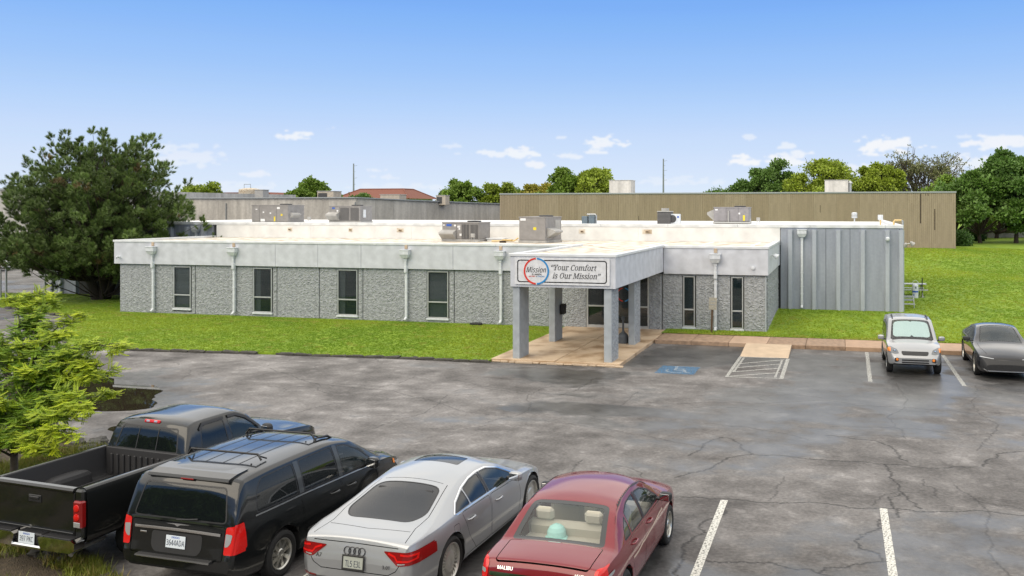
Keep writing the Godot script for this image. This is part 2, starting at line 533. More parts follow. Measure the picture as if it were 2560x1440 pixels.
func lot_maps() -> Array:
	var w := 1792
	var h := 1184
	var big := noise(31, 0.0035, 4).get_image(w, h).get_data()
	var mid := noise(32, 0.014, 5).get_image(w, h).get_data()
	var tiny := noise(33, 0.35, 2).get_image(w, h).get_data()
	var s := noise(34, 0.02, 4).get_image(w / 4, h)
	s.resize(w, h, Image.INTERPOLATE_BILINEAR)
	var drag := s.get_data()
	var rim := noise(35, 0.05, 3).get_image(w, h).get_data()
	var chip := noise(36, 0.045, 4).get_image(w, h).get_data()
	# darker, damper places seen in the lot: x, z, radius x, radius z, weight
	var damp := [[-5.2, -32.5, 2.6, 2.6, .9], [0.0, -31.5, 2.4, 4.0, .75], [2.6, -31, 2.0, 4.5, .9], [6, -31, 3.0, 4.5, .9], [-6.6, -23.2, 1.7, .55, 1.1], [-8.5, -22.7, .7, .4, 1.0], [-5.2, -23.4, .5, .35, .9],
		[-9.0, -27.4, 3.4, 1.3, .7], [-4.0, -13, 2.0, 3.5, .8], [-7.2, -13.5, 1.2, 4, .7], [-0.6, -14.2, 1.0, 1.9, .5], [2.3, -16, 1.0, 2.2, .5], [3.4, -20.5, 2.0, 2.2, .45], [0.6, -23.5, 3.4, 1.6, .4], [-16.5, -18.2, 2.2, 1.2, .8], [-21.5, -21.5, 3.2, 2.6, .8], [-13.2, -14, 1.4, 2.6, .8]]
	var field := Image.create(w / 8, h / 8, false, Image.FORMAT_L8)
	for j in h / 8:
		for i in w / 8:
			var x := LOT_LOW.x + (i + 0.5) * 8 / w * LOT_SPAN.x
			var z := LOT_LOW.y + (j + 0.5) * 8 / h * LOT_SPAN.y
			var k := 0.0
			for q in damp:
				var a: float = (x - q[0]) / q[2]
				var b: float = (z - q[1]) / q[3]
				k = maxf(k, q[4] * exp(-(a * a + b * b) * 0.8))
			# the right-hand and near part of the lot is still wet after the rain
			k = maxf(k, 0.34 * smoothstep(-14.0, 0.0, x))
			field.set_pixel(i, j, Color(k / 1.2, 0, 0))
	field.resize(w, h, Image.INTERPOLATE_CUBIC)
	var wetf := field.get_data()
	var col := PackedByteArray()
	col.resize(w * h * 3)
	var rough := PackedByteArray()
	rough.resize(w * h)
	for k in w * h:
		var b := big[k] / 255.0
		var m := mid[k] / 255.0
		var t := tiny[k] / 255.0
		var d := drag[k] / 255.0
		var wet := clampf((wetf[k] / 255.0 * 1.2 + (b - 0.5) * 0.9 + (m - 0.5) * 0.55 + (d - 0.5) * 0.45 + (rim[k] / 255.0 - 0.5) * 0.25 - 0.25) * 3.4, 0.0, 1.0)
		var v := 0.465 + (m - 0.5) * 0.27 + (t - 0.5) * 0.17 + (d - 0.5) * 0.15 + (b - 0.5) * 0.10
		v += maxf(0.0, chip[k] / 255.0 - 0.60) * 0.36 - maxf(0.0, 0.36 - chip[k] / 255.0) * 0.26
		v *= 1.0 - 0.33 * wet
		var w3 := 0.003 + (1.0 - wet) * 0.010
		col[k * 3] = int(clampf(v + w3, 0, 1) * 255)
		col[k * 3 + 1] = int(clampf(v, 0, 1) * 255)
		col[k * 3 + 2] = int(clampf(v - w3 * 0.6, 0, 1) * 255)
		rough[k] = int(clampf(0.84 - wet * 0.50 + (t - 0.5) * 0.1, 0.05, 1.0) * 255)
	var ci := Image.create_from_data(w, h, false, Image.FORMAT_RGB8, col)
	var hi := Image.create(w, h, false, Image.FORMAT_L8)
	var hd := hi.get_data()
	for k in w * h:
		hd[k] = 110 + tiny[k] / 3
	hi = Image.create_from_data(w, h, false, Image.FORMAT_L8, hd)
	var cracks := [
		[-3.26, -17.70, -2.57, -18.85, -2.17, -19.60, -1.91, -19.75, -0.73, -19.71, 0.91, -19.72, 1.83, -19.64, 2.94, -20.00],
		[-1.91, -19.75, -2.10, -20.04, -2.22, -20.55, -2.77, -21.08, -3.07, -20.06, -3.28, -19.32],
		[2.94, -20.00, 3.04, -20.42, 3.41, -21.17, 4.03, -21.50, 7, -21.9],
		[0.91, -19.72, 1.00, -18.99, 1.12, -18.32, 1.17, -17.81, 1.35, -17.24, 1.45, -16.92],
		[1.17, -17.81, 0.88, -17.49, 0.93, -17.02, 1.01, -16.81, 0.99, -16.36],
		[-2.92, -16.53, -1.96, -16.65, -0.63, -16.81, 0.85, -16.83, 1.75, -16.89, 3.19, -17.03, 6, -17.2],
		[0.72, -16.41, 0.66, -15.76, 0.24, -15.08, 0.30, -14.73, 0.58, -14.62, 0.66, -14.31, 0.10, -13.92, -0.32, -13.58],
		[-2.21, -13.58, -1.52, -13.72, -0.82, -13.69, -0.32, -13.58, 0.9, -13.2, 2.4, -13.5],
		[-2.08, -16.38, -2.16, -15.57, -2.34, -15.32, -2.23, -14.84, -2.4, -13.6, -2.3, -12.6],
		[-0.33, -21.89, 0.86, -21.61, 1.20, -20.96, 1.44, -20.01],
		[-8.01, -24.54, -7.67, -26.17, -7.37, -28.34, -7.09, -28.61], [-5.92, -23.68, -5.85, -25.68], [-5.45, -18.44, -5.45, -17.81, -5.24, -17.28],
		[-24.39, -24.30, -24.52, -26.24, -24.30, -28.3], [-14.36, -20.38, -13.33, -22.64, -10.32, -24.24], [-28.55, -26.72, -26.67, -27.01],
		[-5.2, -24.3, -3.0, -24.9, -1.6, -25.3, -0.4, -25.9, 0.5, -25.4, 1.6, -25.5, 3.8, -25.1], [-2.1, -25.4, -2.2, -26.0, -1.4, -26.5, -0.5, -26.2], [-12, -26, -9.4, -24.9, -7.0, -24.6], [-19, -26.4, -16, -24.4, -13, -24.0, -9.8, -22.0, -6.2, -21.3, -3.1, -20.1],
		[-8.8, -21, -8.2, -22.6, -8.9, -24.4, -8.6, -25.8], [-11.4, -19.4, -10.8, -21.6, -11.2, -23.9], [4.1, -29.2, 3.6, -26.6, 3.9, -24.0, 3.0, -21.3], [1.7, -28.9, 1.9, -26.5, 1.2, -24.2, 1.5, -22.0], [2.2, -18.6, 2.6, -16.9, 2.3, -15.1, 2.7, -13.1], [-1.1, -18.3, -1.3, -16.7], [-0.2, -22.8, 1.2, -23.1, 2.9, -22.7, 4.4, -23.2]]
	var rng := RandomNumberGenerator.new()
	rng.seed = 77
	for n in 44:
		var p := Vector2(rng.randf_range(-24, 6), rng.randf_range(-28, -11.5))
		var a := rng.randf() * TAU
		var c := [p.x, p.y]
		for q in rng.randi_range(2, 5):
			a += rng.randf_range(-0.8, 0.8)
			p += Vector2(cos(a) * 1.2, sin(a)) * rng.randf_range(0.25, 0.7)
			c.append_array([p.x, p.y])
		cracks.append(c)
	for n in cracks.size():
		var c: Array = cracks[n]
		for q in range(0, c.size() - 2, 2):
			var a := Vector2(c[q], c[q + 1])
			var b := Vector2(c[q + 2], c[q + 3])
			var steps := int(a.distance_to(b) / 0.02) + 1
			var off := 0.0
			for s2 in steps:
				off = clampf(off + rng.randf_range(-0.025, 0.025), -0.16, 0.16)
				var at := a.lerp(b, float(s2) / steps) + (b - a).orthogonal().normalized() * off * sin(PI * s2 / steps)
				var px := Vector2i((at - LOT_LOW) / LOT_SPAN * Vector2(w, h))
				for e in ([Vector2i.ZERO, Vector2i(1, 0)] if n < 10 and rng.randf() < 0.3 else [Vector2i.ZERO]):
					var r: Vector2i = px + e
					if r.x > 0 and r.y > 0 and r.x < w and r.y < h:
						ci.set_pixel(r.x, r.y, ci.get_pixel(r.x, r.y) * (0.70 if n < 10 else 0.82))
						hi.set_pixel(r.x, r.y, Color(0.1, 0, 0))
	return [ImageTexture.create_from_image(ci), ImageTexture.create_from_image(Image.create_from_data(w, h, false, Image.FORMAT_L8, rough)), ImageTexture.create_from_image(hi)]

func sheet(a: Vector2, b: Vector2, y: float, uv_low := Vector2.ZERO, uv_span := Vector2.ONE) -> ArrayMesh:
	var st := tool()
	var c := [a, Vector2(b.x, a.y), b, Vector2(a.x, b.y)]
	for n in [0, 1, 2, 0, 2, 3]:
		st.set_normal(Vector3.UP)
		st.set_uv((c[n] - uv_low) / uv_span)
		st.set_uv2(c[n] / 0.9)
		st.add_vertex(Vector3(c[n].x, y, c[n].y))
	return st.commit()

func lawn_height(x: float, z: float) -> float:
	var y := 0.17 + 0.2 * smoothstep(-37.5, -45.0, z) + 0.15 * smoothstep(-46.0, -62.0, z)
	y += 0.72 * smoothstep(-76.0, -92.0, z) * smoothstep(-60.0, 4.0, x)
	y += 0.10 * sin(x * 0.21 + z * 0.13) * smoothstep(-44.0, -60.0, z)
	return y

func build_ground():
	var maps := lot_maps()
	var m := StandardMaterial3D.new()
	m.resource_name = "asphalt"
	m.albedo_texture = maps[0]
	m.roughness_texture = maps[1]
	m.roughness = 1.0
	m.heightmap_enabled = true
	m.heightmap_texture = maps[2]
	m.heightmap_scale = 1.2
	m.detail_enabled = true
	m.detail_blend_mode = BaseMaterial3D.BLEND_MODE_MUL
	m.detail_albedo = T.grain
	m.detail_uv_layer = BaseMaterial3D.DETAIL_UV_2
	m.metallic_specular = 0.5
	M.asphalt = m
	var lot := structure("parking_lot", sheet(Vector2(-150, -36), Vector2(70, 30), 0.0, LOT_LOW, LOT_SPAN), m)
	lot.set_meta("label", "damp cracked grey asphalt parking lot in front of the office")
	structure("back_lot", sheet(Vector2(-150, -130), Vector2(-36.6, -36), 0.0, LOT_LOW, LOT_SPAN), m)
	# grass
	var gm := StandardMaterial3D.new()
	gm.resource_name = "turf"
	gm.albedo_texture = speckle(41, 0.010, lin(0.105, 0.180, 0.006), lin(0.200, 0.290, 0.014), 5, 512, FastNoiseLite.TYPE_SIMPLEX_SMOOTH, lin(0.155, 0.245, 0.009))
	gm.roughness = 0.95
	gm.uv1_triplanar = true
	gm.uv1_world_triplanar = true
	gm.uv1_scale = Vector3.ONE / 9.0
	gm.heightmap_enabled = true
	gm.heightmap_texture = T.coarse
	gm.heightmap_scale = 4.0
	M.turf = gm
	structure("ground", sheet(Vector2(-900, -1500), Vector2(900, 200), -0.08), gm)
	structure("lawn", flat_poly(lawn_west, 0.09, -0.05), gm)
	var st := tool()
	var xs := []
	var x := -7.42
	while x < 150:
		xs.append(x)
		x += 1.2 if x < 30 else 8.0
	var zs := []
	var z := -36.93
	while z > -175:
		zs.append(z)
		z -= 0.9 if z > -60 else 2.5
	for i in xs.size() - 1:
		for j in zs.size() - 1:
			var q := []
			for c in [[i, j + 1], [i + 1, j + 1], [i + 1, j], [i, j]]:
				q.append(Vector3(xs[c[0]], lawn_height(xs[c[0]], zs[c[1]]), zs[c[1]]))
			quad(st, q[0], q[1], q[2], q[3])
	st.generate_normals()
	structure("lawn", st.commit(), gm)
	structure("planting_bed", flat_poly(bed_near, 0.05, -0.05), M.soil)
	build_paving()
	build_markings()
	build_puddles()

func flat_poly(p: PackedVector2Array, y: float, low: float) -> ArrayMesh:
	var st := tool()
	var ix := Geometry2D.triangulate_polygon(p)
	for k in range(0, ix.size(), 3):
		var v := []
		for n in 3:
			v.append(Vector3(p[ix[k + n]].x, y, p[ix[k + n]].y))
		if (v[2] - v[0]).cross(v[1] - v[0]).y < 0:
			v.reverse()
		tri(st, v[0], v[1], v[2])
	for k in p.size():
		var a := p[k]
		var b := p[(k + 1) % p.size()]
		quad(st, Vector3(a.x, low, a.y), Vector3(a.x, y, a.y), Vector3(b.x, y, b.y), Vector3(b.x, low, b.y))
	return st.commit()

func build_paving():
	# sidewalk of cast slabs with open joints and a kerb edge
	var walk := Node3D.new()
	walk.name = "sidewalk"
	walk.set_meta("kind", "structure")
	add_child(walk)
	part("footing", span(Vector3(-7.3, -0.1, -36.9), Vector3(46, 0.10, -35.06)), M.kerb_dark, walk)
	var rng := RandomNumberGenerator.new()
	rng.seed = 9
	var tones := []
	for k in 4:
		var c := mat("sidewalk_%d" % k, M.sidewalk.albedo_color.lightened(0.05 * k - 0.06) if k > 1 else M.sidewalk.albedo_color.darkened(0.06 * (1 - k)), 0.62, 0, T.soft if k % 2 else T.mottle, 1.3 + 0.3 * k, T.fine, 0.2)
		tones.append(c)
	var slab := box(Vector3(1.488, 0.24, 1.93), 0.012)
	var x := -6.55
	while x < 30:
		part("slab", slab, tones[rng.randi() % 4], walk, Vector3(x, 0.035 + rng.randf_range(-0.004, 0.004), -35.97), Vector3(rng.randf_range(-0.002, 0.002), 0, rng.randf_range(-0.002, 0.002)))
		x += 1.5
	# sloped ramp down to the lot
	var st := tool()
	add_prism(st, PackedVector2Array([Vector2(-35.0, -0.02), Vector2(-35.0, 0.155), Vector2(-34.6, 0.15), Vector2(-32.75, 0.012), Vector2(-32.7, -0.02)]), 1.76, Vector3(-2.71, 0, 0), Basis(Vector3(0, 0, 1), Vector3(0, 1, 0), Vector3(-1, 0, 0)))
	structure("ramp", st.commit(), M.concrete_ramp)
	# porch floor in six cast slabs
	var porch := Node3D.new()
	porch.name = "porch_floor"
	porch.set_meta("kind", "structure")
	add_child(porch)
	var pm := StandardMaterial3D.new()
	pm.resource_name = "porch_concrete"
	pm.albedo_texture = speckle(51, 0.010, lin(0.27, 0.165, 0.085), lin(0.56, 0.44, 0.31), 4, 512, FastNoiseLite.TYPE_SIMPLEX_SMOOTH, lin(0.50, 0.375, 0.25))
	pm.roughness_texture = speckle(51, 0.010, Color(0.35, 0.35, 0.35), Color(0.85, 0.85, 0.85), 4)
	pm.roughness_texture_channel = BaseMaterial3D.TEXTURE_CHANNEL_RED
	pm.roughness = 1.0
	pm.uv1_triplanar = true
	pm.uv1_world_triplanar = true
	pm.uv1_scale = Vector3.ONE / 6.5
	M.porch = pm
	var rows := [-29.42, -31.9, -34.98, -38.24]
	var cols := [[-12.1, -9.72], [-9.70, -7.36]]
	for r in 3:
		for c in cols:
			part("slab", span(Vector3(c[0], -0.08, rows[r + 1] + 0.006), Vector3(c[1], 0.12 + rng.randf_range(0, 0.006), rows[r] - 0.006), 0.012), pm, porch)
	# broken lip of the porch floor
	for k in 16:
		var w := rng.randf_range(0.2, 0.42)
		part("edge_chip", box(Vector3(w, rng.randf_range(0.05, 0.1), rng.randf_range(0.06, 0.16)), 0.02), M.concrete_ramp, porch, Vector3(-11.9 + k * 0.3, 0.03, -29.40 + rng.randf_range(-0.03, 0.03)), Vector3(rng.randf_range(-0.2, 0.2), rng.randf_range(-0.3, 0.3), 0))
	# low asphalt kerb along the west lawn, crumbled into lumps
	var kerb := Node3D.new()
	kerb.name = "kerb"
	kerb.set_meta("kind", "structure")
	add_child(kerb)
	var forms := []
	for k in 6:
		forms.append(lump(100 + k, Vector3(0.40, 0.075, 0.10), 0.3))
	for k in range(1, 15):
		var a := lawn_west[k]
		var b := lawn_west[k + 1]
		var n := int(a.distance_to(b) / 0.62)
		for q in n:
			if rng.randf() < 0.06:
				continue
			var at := a.lerp(b, (q + 0.5) / n)
			var d := b - a
			part("kerb_block", forms[rng.randi() % 6], M.kerb_dark, kerb, Vector3(at.x, 0.025 + rng.randf_range(-0.02, 0.012), at.y), Vector3(rng.randf_range(-0.1, 0.1), -d.angle() + rng.randf_range(-0.12, 0.12), rng.randf_range(-0.08, 0.08)))

# an uneven rounded lump, half sizes r
func lump(seed_: int, r: Vector3, rough: float, rings := 7, sides := 11) -> ArrayMesh:
	var n := noise(seed_, 0.9, 3)
	var st := tool()
	st.set_smooth_group(0)
	var f := func(i: int, j: int) -> Vector3:
		var th := PI * i / rings
		var ph := TAU * (j % sides) / sides
		var d := Vector3(sin(th) * cos(ph), cos(th), sin(th) * sin(ph))
		var e := d.sign() * Vector3(pow(absf(d.x), 0.6), pow(absf(d.y), 0.6), pow(absf(d.z), 0.6))
		return e * r * (1.0 + rough * n.get_noise_3dv(d * 1.6))
	for i in rings:
		for j in sides:
			var a: Vector3 = f.call(i, j)
			var b: Vector3 = f.call(i, j + 1)
			var c: Vector3 = f.call(i + 1, j + 1)
			var d: Vector3 = f.call(i + 1, j)
			if i > 0:
				tri(st, a, b, c)
			if i < rings - 1:
				tri(st, a, c, d)
	return st.commit()

func stripe(a: Vector2, b: Vector2, width: float, m: Material, y := 0.004) -> ArrayMesh:
	var st := tool()
	var d := (b - a).normalized()
	var n := Vector2(-d.y, d.x) * width / 2
	var c := [a + n, b + n, b - n, a - n]
	var v := []
	for p in c:
		v.append(Vector3(p.x, y, p.y))
	if (v[2] - v[0]).cross(v[1] - v[0]).y < 0:
		v.reverse()
	quad(st, v[0], v[1], v[2], v[3])
	return st.commit()

func worn(called: String, c: Color, keep: float, seed_: int, size: float) -> StandardMaterial3D:
	var m := mat(called, c, 0.6)
	var t := NoiseTexture2D.new()
	t.width = 512
	t.height = 512
	t.seamless = true
	t.noise = noise(seed_, 0.03, 5)
	var g := Gradient.new()
	g.set_color(0, Color(0.78, 0.78, 0.78, 0))
	g.set_color(1, Color(1, 1, 1, 1))
	g.add_point(1.0 - keep - 0.02, Color(0.7, 0.7, 0.7, 0))
	g.add_point(1.0 - keep + 0.02, Color(0.86, 0.86, 0.86, 1))
	t.color_ramp = g
	m.albedo_texture = t
	m.transparency = BaseMaterial3D.TRANSPARENCY_ALPHA_SCISSOR
	m.alpha_scissor_threshold = 0.5
	m.uv1_scale = Vector3.ONE / size
	return m

func build_markings():
	var near := worn("line_near", lin(0.68, 0.67, 0.61), 0.68, 61, 0.8)
	var far := worn("line_far", lin(0.62, 0.62, 0.58), 0.53, 62, 0.6)
	var g := "parking bay lines"
	tag(part("bay_line", stripe(Vector2(-2.11, -16.55), Vector2(-2.10, -10.4), 0.135, near), near, self), "white painted bay line on the asphalt beside the red sedan", "parking line", g)
	tag(part("bay_line", stripe(Vector2(0.77, -16.8), Vector2(0.77, -10.4), 0.135, near), near, self), "white painted bay line with empty bays on both of its sides", "parking line", g)
	tag(part("bay_line", stripe(Vector2(-4.92, -16.2), Vector2(-4.92, -10.0), 0.12, near), near, self), "white painted bay line between the silver fastback and the red sedan", "parking line", g)
	tag(part("bay_line", stripe(Vector2(-7.72, -16.2), Vector2(-7.72, -9.8), 0.12, near), near, self), "white painted bay line between the black minivan and the silver fastback", "parking line", g)
	tag(part("bay_line", stripe(Vector2(0.99, -34.85), Vector2(0.93, -28.95), 0.13, far), far, self), "worn white bay line on the passenger side of the silver SUV", "parking line", g)
	tag(part("bay_line", stripe(Vector2(3.73, -34.85), Vector2(3.73, -28.95), 0.13, far), far, self), "worn white bay line between the silver SUV and the charcoal sedan", "parking line", g)
	# hatched access aisle
	var o := thing("hatched_aisle", "white hatched access aisle painted at the foot of the ramp", "road marking")
	part("border", stripe(Vector2(-3.56, -32.68), Vector2(-3.58, -28.62), 0.11, far), far, o)
	part("border", stripe(Vector2(-3.42, -32.5), Vector2(-3.46, -29.6), 0.08, far), far, o)
	part("border", stripe(Vector2(-1.84, -32.6), Vector2(-1.83, -28.7), 0.13, far), far, o)
	part("border", stripe(Vector2(-2.02, -32.4), Vector2(-2.04, -28.9), 0.07, far), far, o)
	part("border", stripe(Vector2(-3.6, -28.66), Vector2(-1.82, -28.78), 0.09, far, 0.0065), far, o)
	part("border", stripe(Vector2(-3.5, -32.6), Vector2(-1.9, -32.72), 0.09, far, 0.0065), far, o)
	for k in 4:
		part("hatch_line", stripe(Vector2(-3.5, -31.1 + k * 0.78), Vector2(-1.95, -32.35 + k * 0.86), 0.10, far, 0.008), far, o)
	# blue accessible-bay symbol: worn square with a white wheelchair figure
	var bl := worn("blue_worn", lin(0.06, 0.22, 0.42), 0.50, 63, 0.8)
	var s := thing("accessible_symbol", "worn blue square with white wheelchair symbol painted on the asphalt", "road marking")
	part("blue_square", sheet(Vector2(-6.0, -30.15), Vector2(-4.68, -28.75), 0.004), bl, s)
	var wh := worn("white_worn", lin(0.55, 0.62, 0.68), 0.47, 64, 0.5)
	var st := tool()
	for k in 22:      # wheel of the chair
		var a := -0.9 + k * 0.21
		var b := a + 0.21
		quad(st, Vector3(-5.38 + cos(a) * .36, .008, -29.28 + sin(a) * .36), Vector3(-5.38 + cos(b) * .36, .008, -29.28 + sin(b) * .36), Vector3(-5.38 + cos(b) * .28, .008, -29.28 + sin(b) * .28), Vector3(-5.38 + cos(a) * .28, .008, -29.28 + sin(a) * .28))
	for l in [[-5.45, -29.92, -5.42, -29.35], [-5.42, -29.62, -5.12, -29.62], [-5.42, -29.36, -5.10, -29.36], [-5.10, -29.36, -4.98, -29.0], [-4.98, -29.0, -4.84, -29.03]]:
		var d := (Vector2(l[2], l[3]) - Vector2(l[0], l[1])).normalized()
		var n := Vector2(-d.y, d.x) * 0.045
		var q := [Vector2(l[0], l[1]) + n, Vector2(l[2], l[3]) + n, Vector2(l[2], l[3]) - n, Vector2(l[0], l[1]) - n]
		quad(st, Vector3(q[3].x, .010, q[3].y), Vector3(q[2].x, .010, q[2].y), Vector3(q[1].x, .010, q[1].y), Vector3(q[0].x, .010, q[0].y))
	for k in 10:
		var a := TAU * k / 10
		var b := TAU * (k + 1) / 10
		tri(st, Vector3(-5.46, .012, -30.0), Vector3(-5.46 + cos(a) * .075, .012, -30.0 + sin(a) * .075), Vector3(-5.46 + cos(b) * .075, .012, -30.0 + sin(b) * .075))
	part("wheelchair_figure", st.commit(), wh, s)

func puddle(called: String, label: String, pts: Array, m: Material, seed_: int):
	var c := Curve2D.new()
	var n := noise(seed_, 0.8, 3)
	var out := PackedVector2Array()
	for k in pts.size():
		for q in 10:
			var t := q / 10.0
			var p0: Vector2 = pts[(k - 1 + pts.size()) % pts.size()]
			var p1: Vector2 = pts[k]
			var p2: Vector2 = pts[(k + 1) % pts.size()]
			var p3: Vector2 = pts[(k + 2) % pts.size()]
			var p := p1.cubic_interpolate(p2, p0, p3, t)
			out.append(p + Vector2(n.get_noise_2d(p.x, p.y), n.get_noise_2d(p.y + 50, p.x)) * 0.22)
	tag(part(called, flat_poly(out, 0.006, 0.001), m, self), label, "puddle")

func build_puddles():
	var m := mat("puddle_water", lin(0.022, 0.017, 0.012), 0.015)
	m.metallic_specular = 0.5
	puddle("puddle", "broad brown rain puddle behind the black pickup truck", [Vector2(-25.5, -22.0), Vector2(-25.0, -23.2), Vector2(-23.6, -23.8), Vector2(-21.8, -23.3), Vector2(-20.2, -22.7), Vector2(-19.2, -21.4), Vector2(-18.5, -20.3), Vector2(-19.4, -19.6), Vector2(-21.5, -19.6), Vector2(-24.0, -20.3)], m, 3)
	puddle("puddle", "narrow rain puddle beside the yellow-green grass of the planting bed", [Vector2(-17.6, -18.4), Vector2(-16.2, -18.7), Vector2(-15.0, -18.1), Vector2(-14.2, -17.0), Vector2(-15.4, -17.3), Vector2(-16.8, -17.6)], m, 5)

# ------------------------------------------------------------------ office wing
# rough split-face panel in the x-y plane facing +z, lower corner at the origin
func stone_panel(w: float, h: float, seed_: int, cell := 0.045) -> ArrayMesh:
	var a := noise(seed_, 5.5, 3)
	var b := noise(seed_ + 7, 13.0, 2)
	var nx := int(maxf(2, w / cell))
	var ny := int(h / cell)
	var f := func(i: int, j: int) -> Vector3:
		var x := w * i / nx
		var y := h * j / ny
		var edge := minf(minf(x, w - x), minf(y, h - y))
		var k := 0.030 * a.get_noise_2d(x * 0.8, y * 2.1) + 0.032 * b.get_noise_2d(x * 0.9, y * 1.9)
		var r := 0.012 + absf(k) * 1.5
		if edge < 0.001:
			r = 0.0
		return Vector3(x, y, r)
	var st := tool()
	st.set_smooth_group(-1)
	for i in nx:
		for j in ny:
			var p: Vector3 = f.call(i, j)
			var q: Vector3 = f.call(i + 1, j)
			var r: Vector3 = f.call(i + 1, j + 1)
			var s: Vector3 = f.call(i, j + 1)
			if (i + j) % 2:
				tri(st, p, s, r)
				tri(st, p, r, q)
			else:
				tri(st, s, r, q)
				tri(st, p, s, q)
	var d := Vector3(0, 0, -0.1)
	quad(st, Vector3.ZERO, d, Vector3(0, h, 0) + d, Vector3(0, h, 0))
	quad(st, Vector3(w, 0, 0), Vector3(w, h, 0), Vector3(w, h, 0) + d, Vector3(w, 0, 0) + d)
	quad(st, Vector3(0, h, 0), Vector3(0, h, 0) + d, Vector3(w, h, 0) + d, Vector3(w, h, 0))
	return st.commit()

func window_unit(parent: Node, x0: float, x1: float, y0: float, y1: float, mull: float, z: float, blind := ""):
	var o := Node3D.new()
	o.name = "window"
	parent.add_child(o, true)
	o.position = Vector3((x0 + x1) / 2, 0, z)
	var w := x1 - x0
	var st := tool()
	var t := 0.05
	add_span(st, Vector3(-w / 2, y0, -0.06), Vector3(-w / 2 + t, y1, 0.03), 0.006)
	add_span(st, Vector3(w / 2 - t, y0, -0.06), Vector3(w / 2, y1, 0.03), 0.006)
	add_span(st, Vector3(-w / 2 + t, y1 - t, -0.06), Vector3(w / 2 - t, y1, 0.028), 0.006)
	add_span(st, Vector3(-w / 2 + t, y0, -0.06), Vector3(w / 2 - t, y0 + t, 0.028), 0.006)
	add_span(st, Vector3(-w / 2 + t, mull - 0.03, -0.06), Vector3(w / 2 - t, mull + 0.03, 0.028), 0.006)
	part("frame", st.commit(), M.frame_alu, o)
	part("sill", span(Vector3(-w / 2 - 0.04, y0 - 0.09, -0.04), Vector3(w / 2 + 0.04, y0 - 0.002, 0.07), 0.01), M.white_metal, o)
	for q in [[y0 + t, mull - 0.03], [mull + 0.03, y1 - t]]:
		part("pane", span(Vector3(-w / 2 + t, q[0], -0.022), Vector3(w / 2 - t, q[1], -0.012)), M.window_glass, o)
	if blind == "blind":
		part("blind", span(Vector3(-w / 2 + t, y0 + t, -0.14), Vector3(w / 2 - t, y1 - t, -0.12)), M.blind_grey, o)
	elif blind == "part":
		part("blind", span(Vector3(-w / 2 + t, y0 + t, -0.14), Vector3(-w / 2 + t + w * 0.26, y1 - t, -0.12)), M.blind_grey, o)

func downspout(parent: Node, x: float, z: float, top: float, low: float, step := true):
	var o := Node3D.new()
	o.name = "downspout"
	parent.add_child(o, true)
	o.position = Vector3(x, 0, z)
	var st := tool()
	var hi := top - 0.5
	if step:
		add_span(st, Vector3(-0.055, 2.72, 0.02), Vector3(0.055, hi + 0.02, 0.12), 0.012)
		add_span(st, Vector3(-0.07, 2.42, -0.08), Vector3(0.07, 2.74, 0.13), 0.02)
		add_span(st, Vector3(-0.058, low + 0.18, -0.07), Vector3(0.058, 2.44, 0.05), 0.012)
	else:
		add_span(st, Vector3(-0.06, low + 0.18, 0.0), Vector3(0.06, hi + 0.02, 0.12), 0.012)
	part("pipe", st.commit(), M.white_metal, o)
	st = tool()
	add_box(st, Vector3(0, low + 0.14, 0.06 if step else 0.12), Vector3(0.12, 0.1, 0.26), 0.02, Basis(Vector3.RIGHT, 0.7))
	part("kick_elbow", st.commit(), M.white_metal, o)
	for y in [low + 0.75, 1.5, 2.2]:
		part("strap", span(Vector3(-0.085, y, -0.06 if step else 0.0), Vector3(0.085, y + 0.025, 0.055 if step else 0.125)), M.white_metal, o)
	# collector box with flared foot
	st = tool()
	var w := 0.23
	add_span(st, Vector3(-w, top - 0.24, 0.01), Vector3(w, top - 0.02, 0.27), 0.012)
	add_span(st, Vector3(-w - 0.02, top - 0.04, 0.005), Vector3(w + 0.02, top, 0.29), 0.01)
	var a := [Vector3(-w, top - 0.24, 0.01), Vector3(w, top - 0.24, 0.01), Vector3(w, top - 0.24, 0.27), Vector3(-w, top - 0.24, 0.27)]
	var y2 := top - 0.40
	var b := [Vector3(-w * 0.62, y2, 0.01), Vector3(w * 0.62, y2, 0.01), Vector3(w * 0.62, y2, 0.2), Vector3(-w * 0.62, y2, 0.2)]
	for k in 4:
		var n := (k + 1) % 4
		quad(st, a[k], b[k], b[n], a[n])
	quad(st, b[3], b[2], b[1], b[0])
	add_span(st, Vector3(-0.07, hi - 0.03, 0.02), Vector3(0.07, y2, 0.14), 0.01)
	part("conductor_head", st.commit(), M.white_metal, o)
	return o

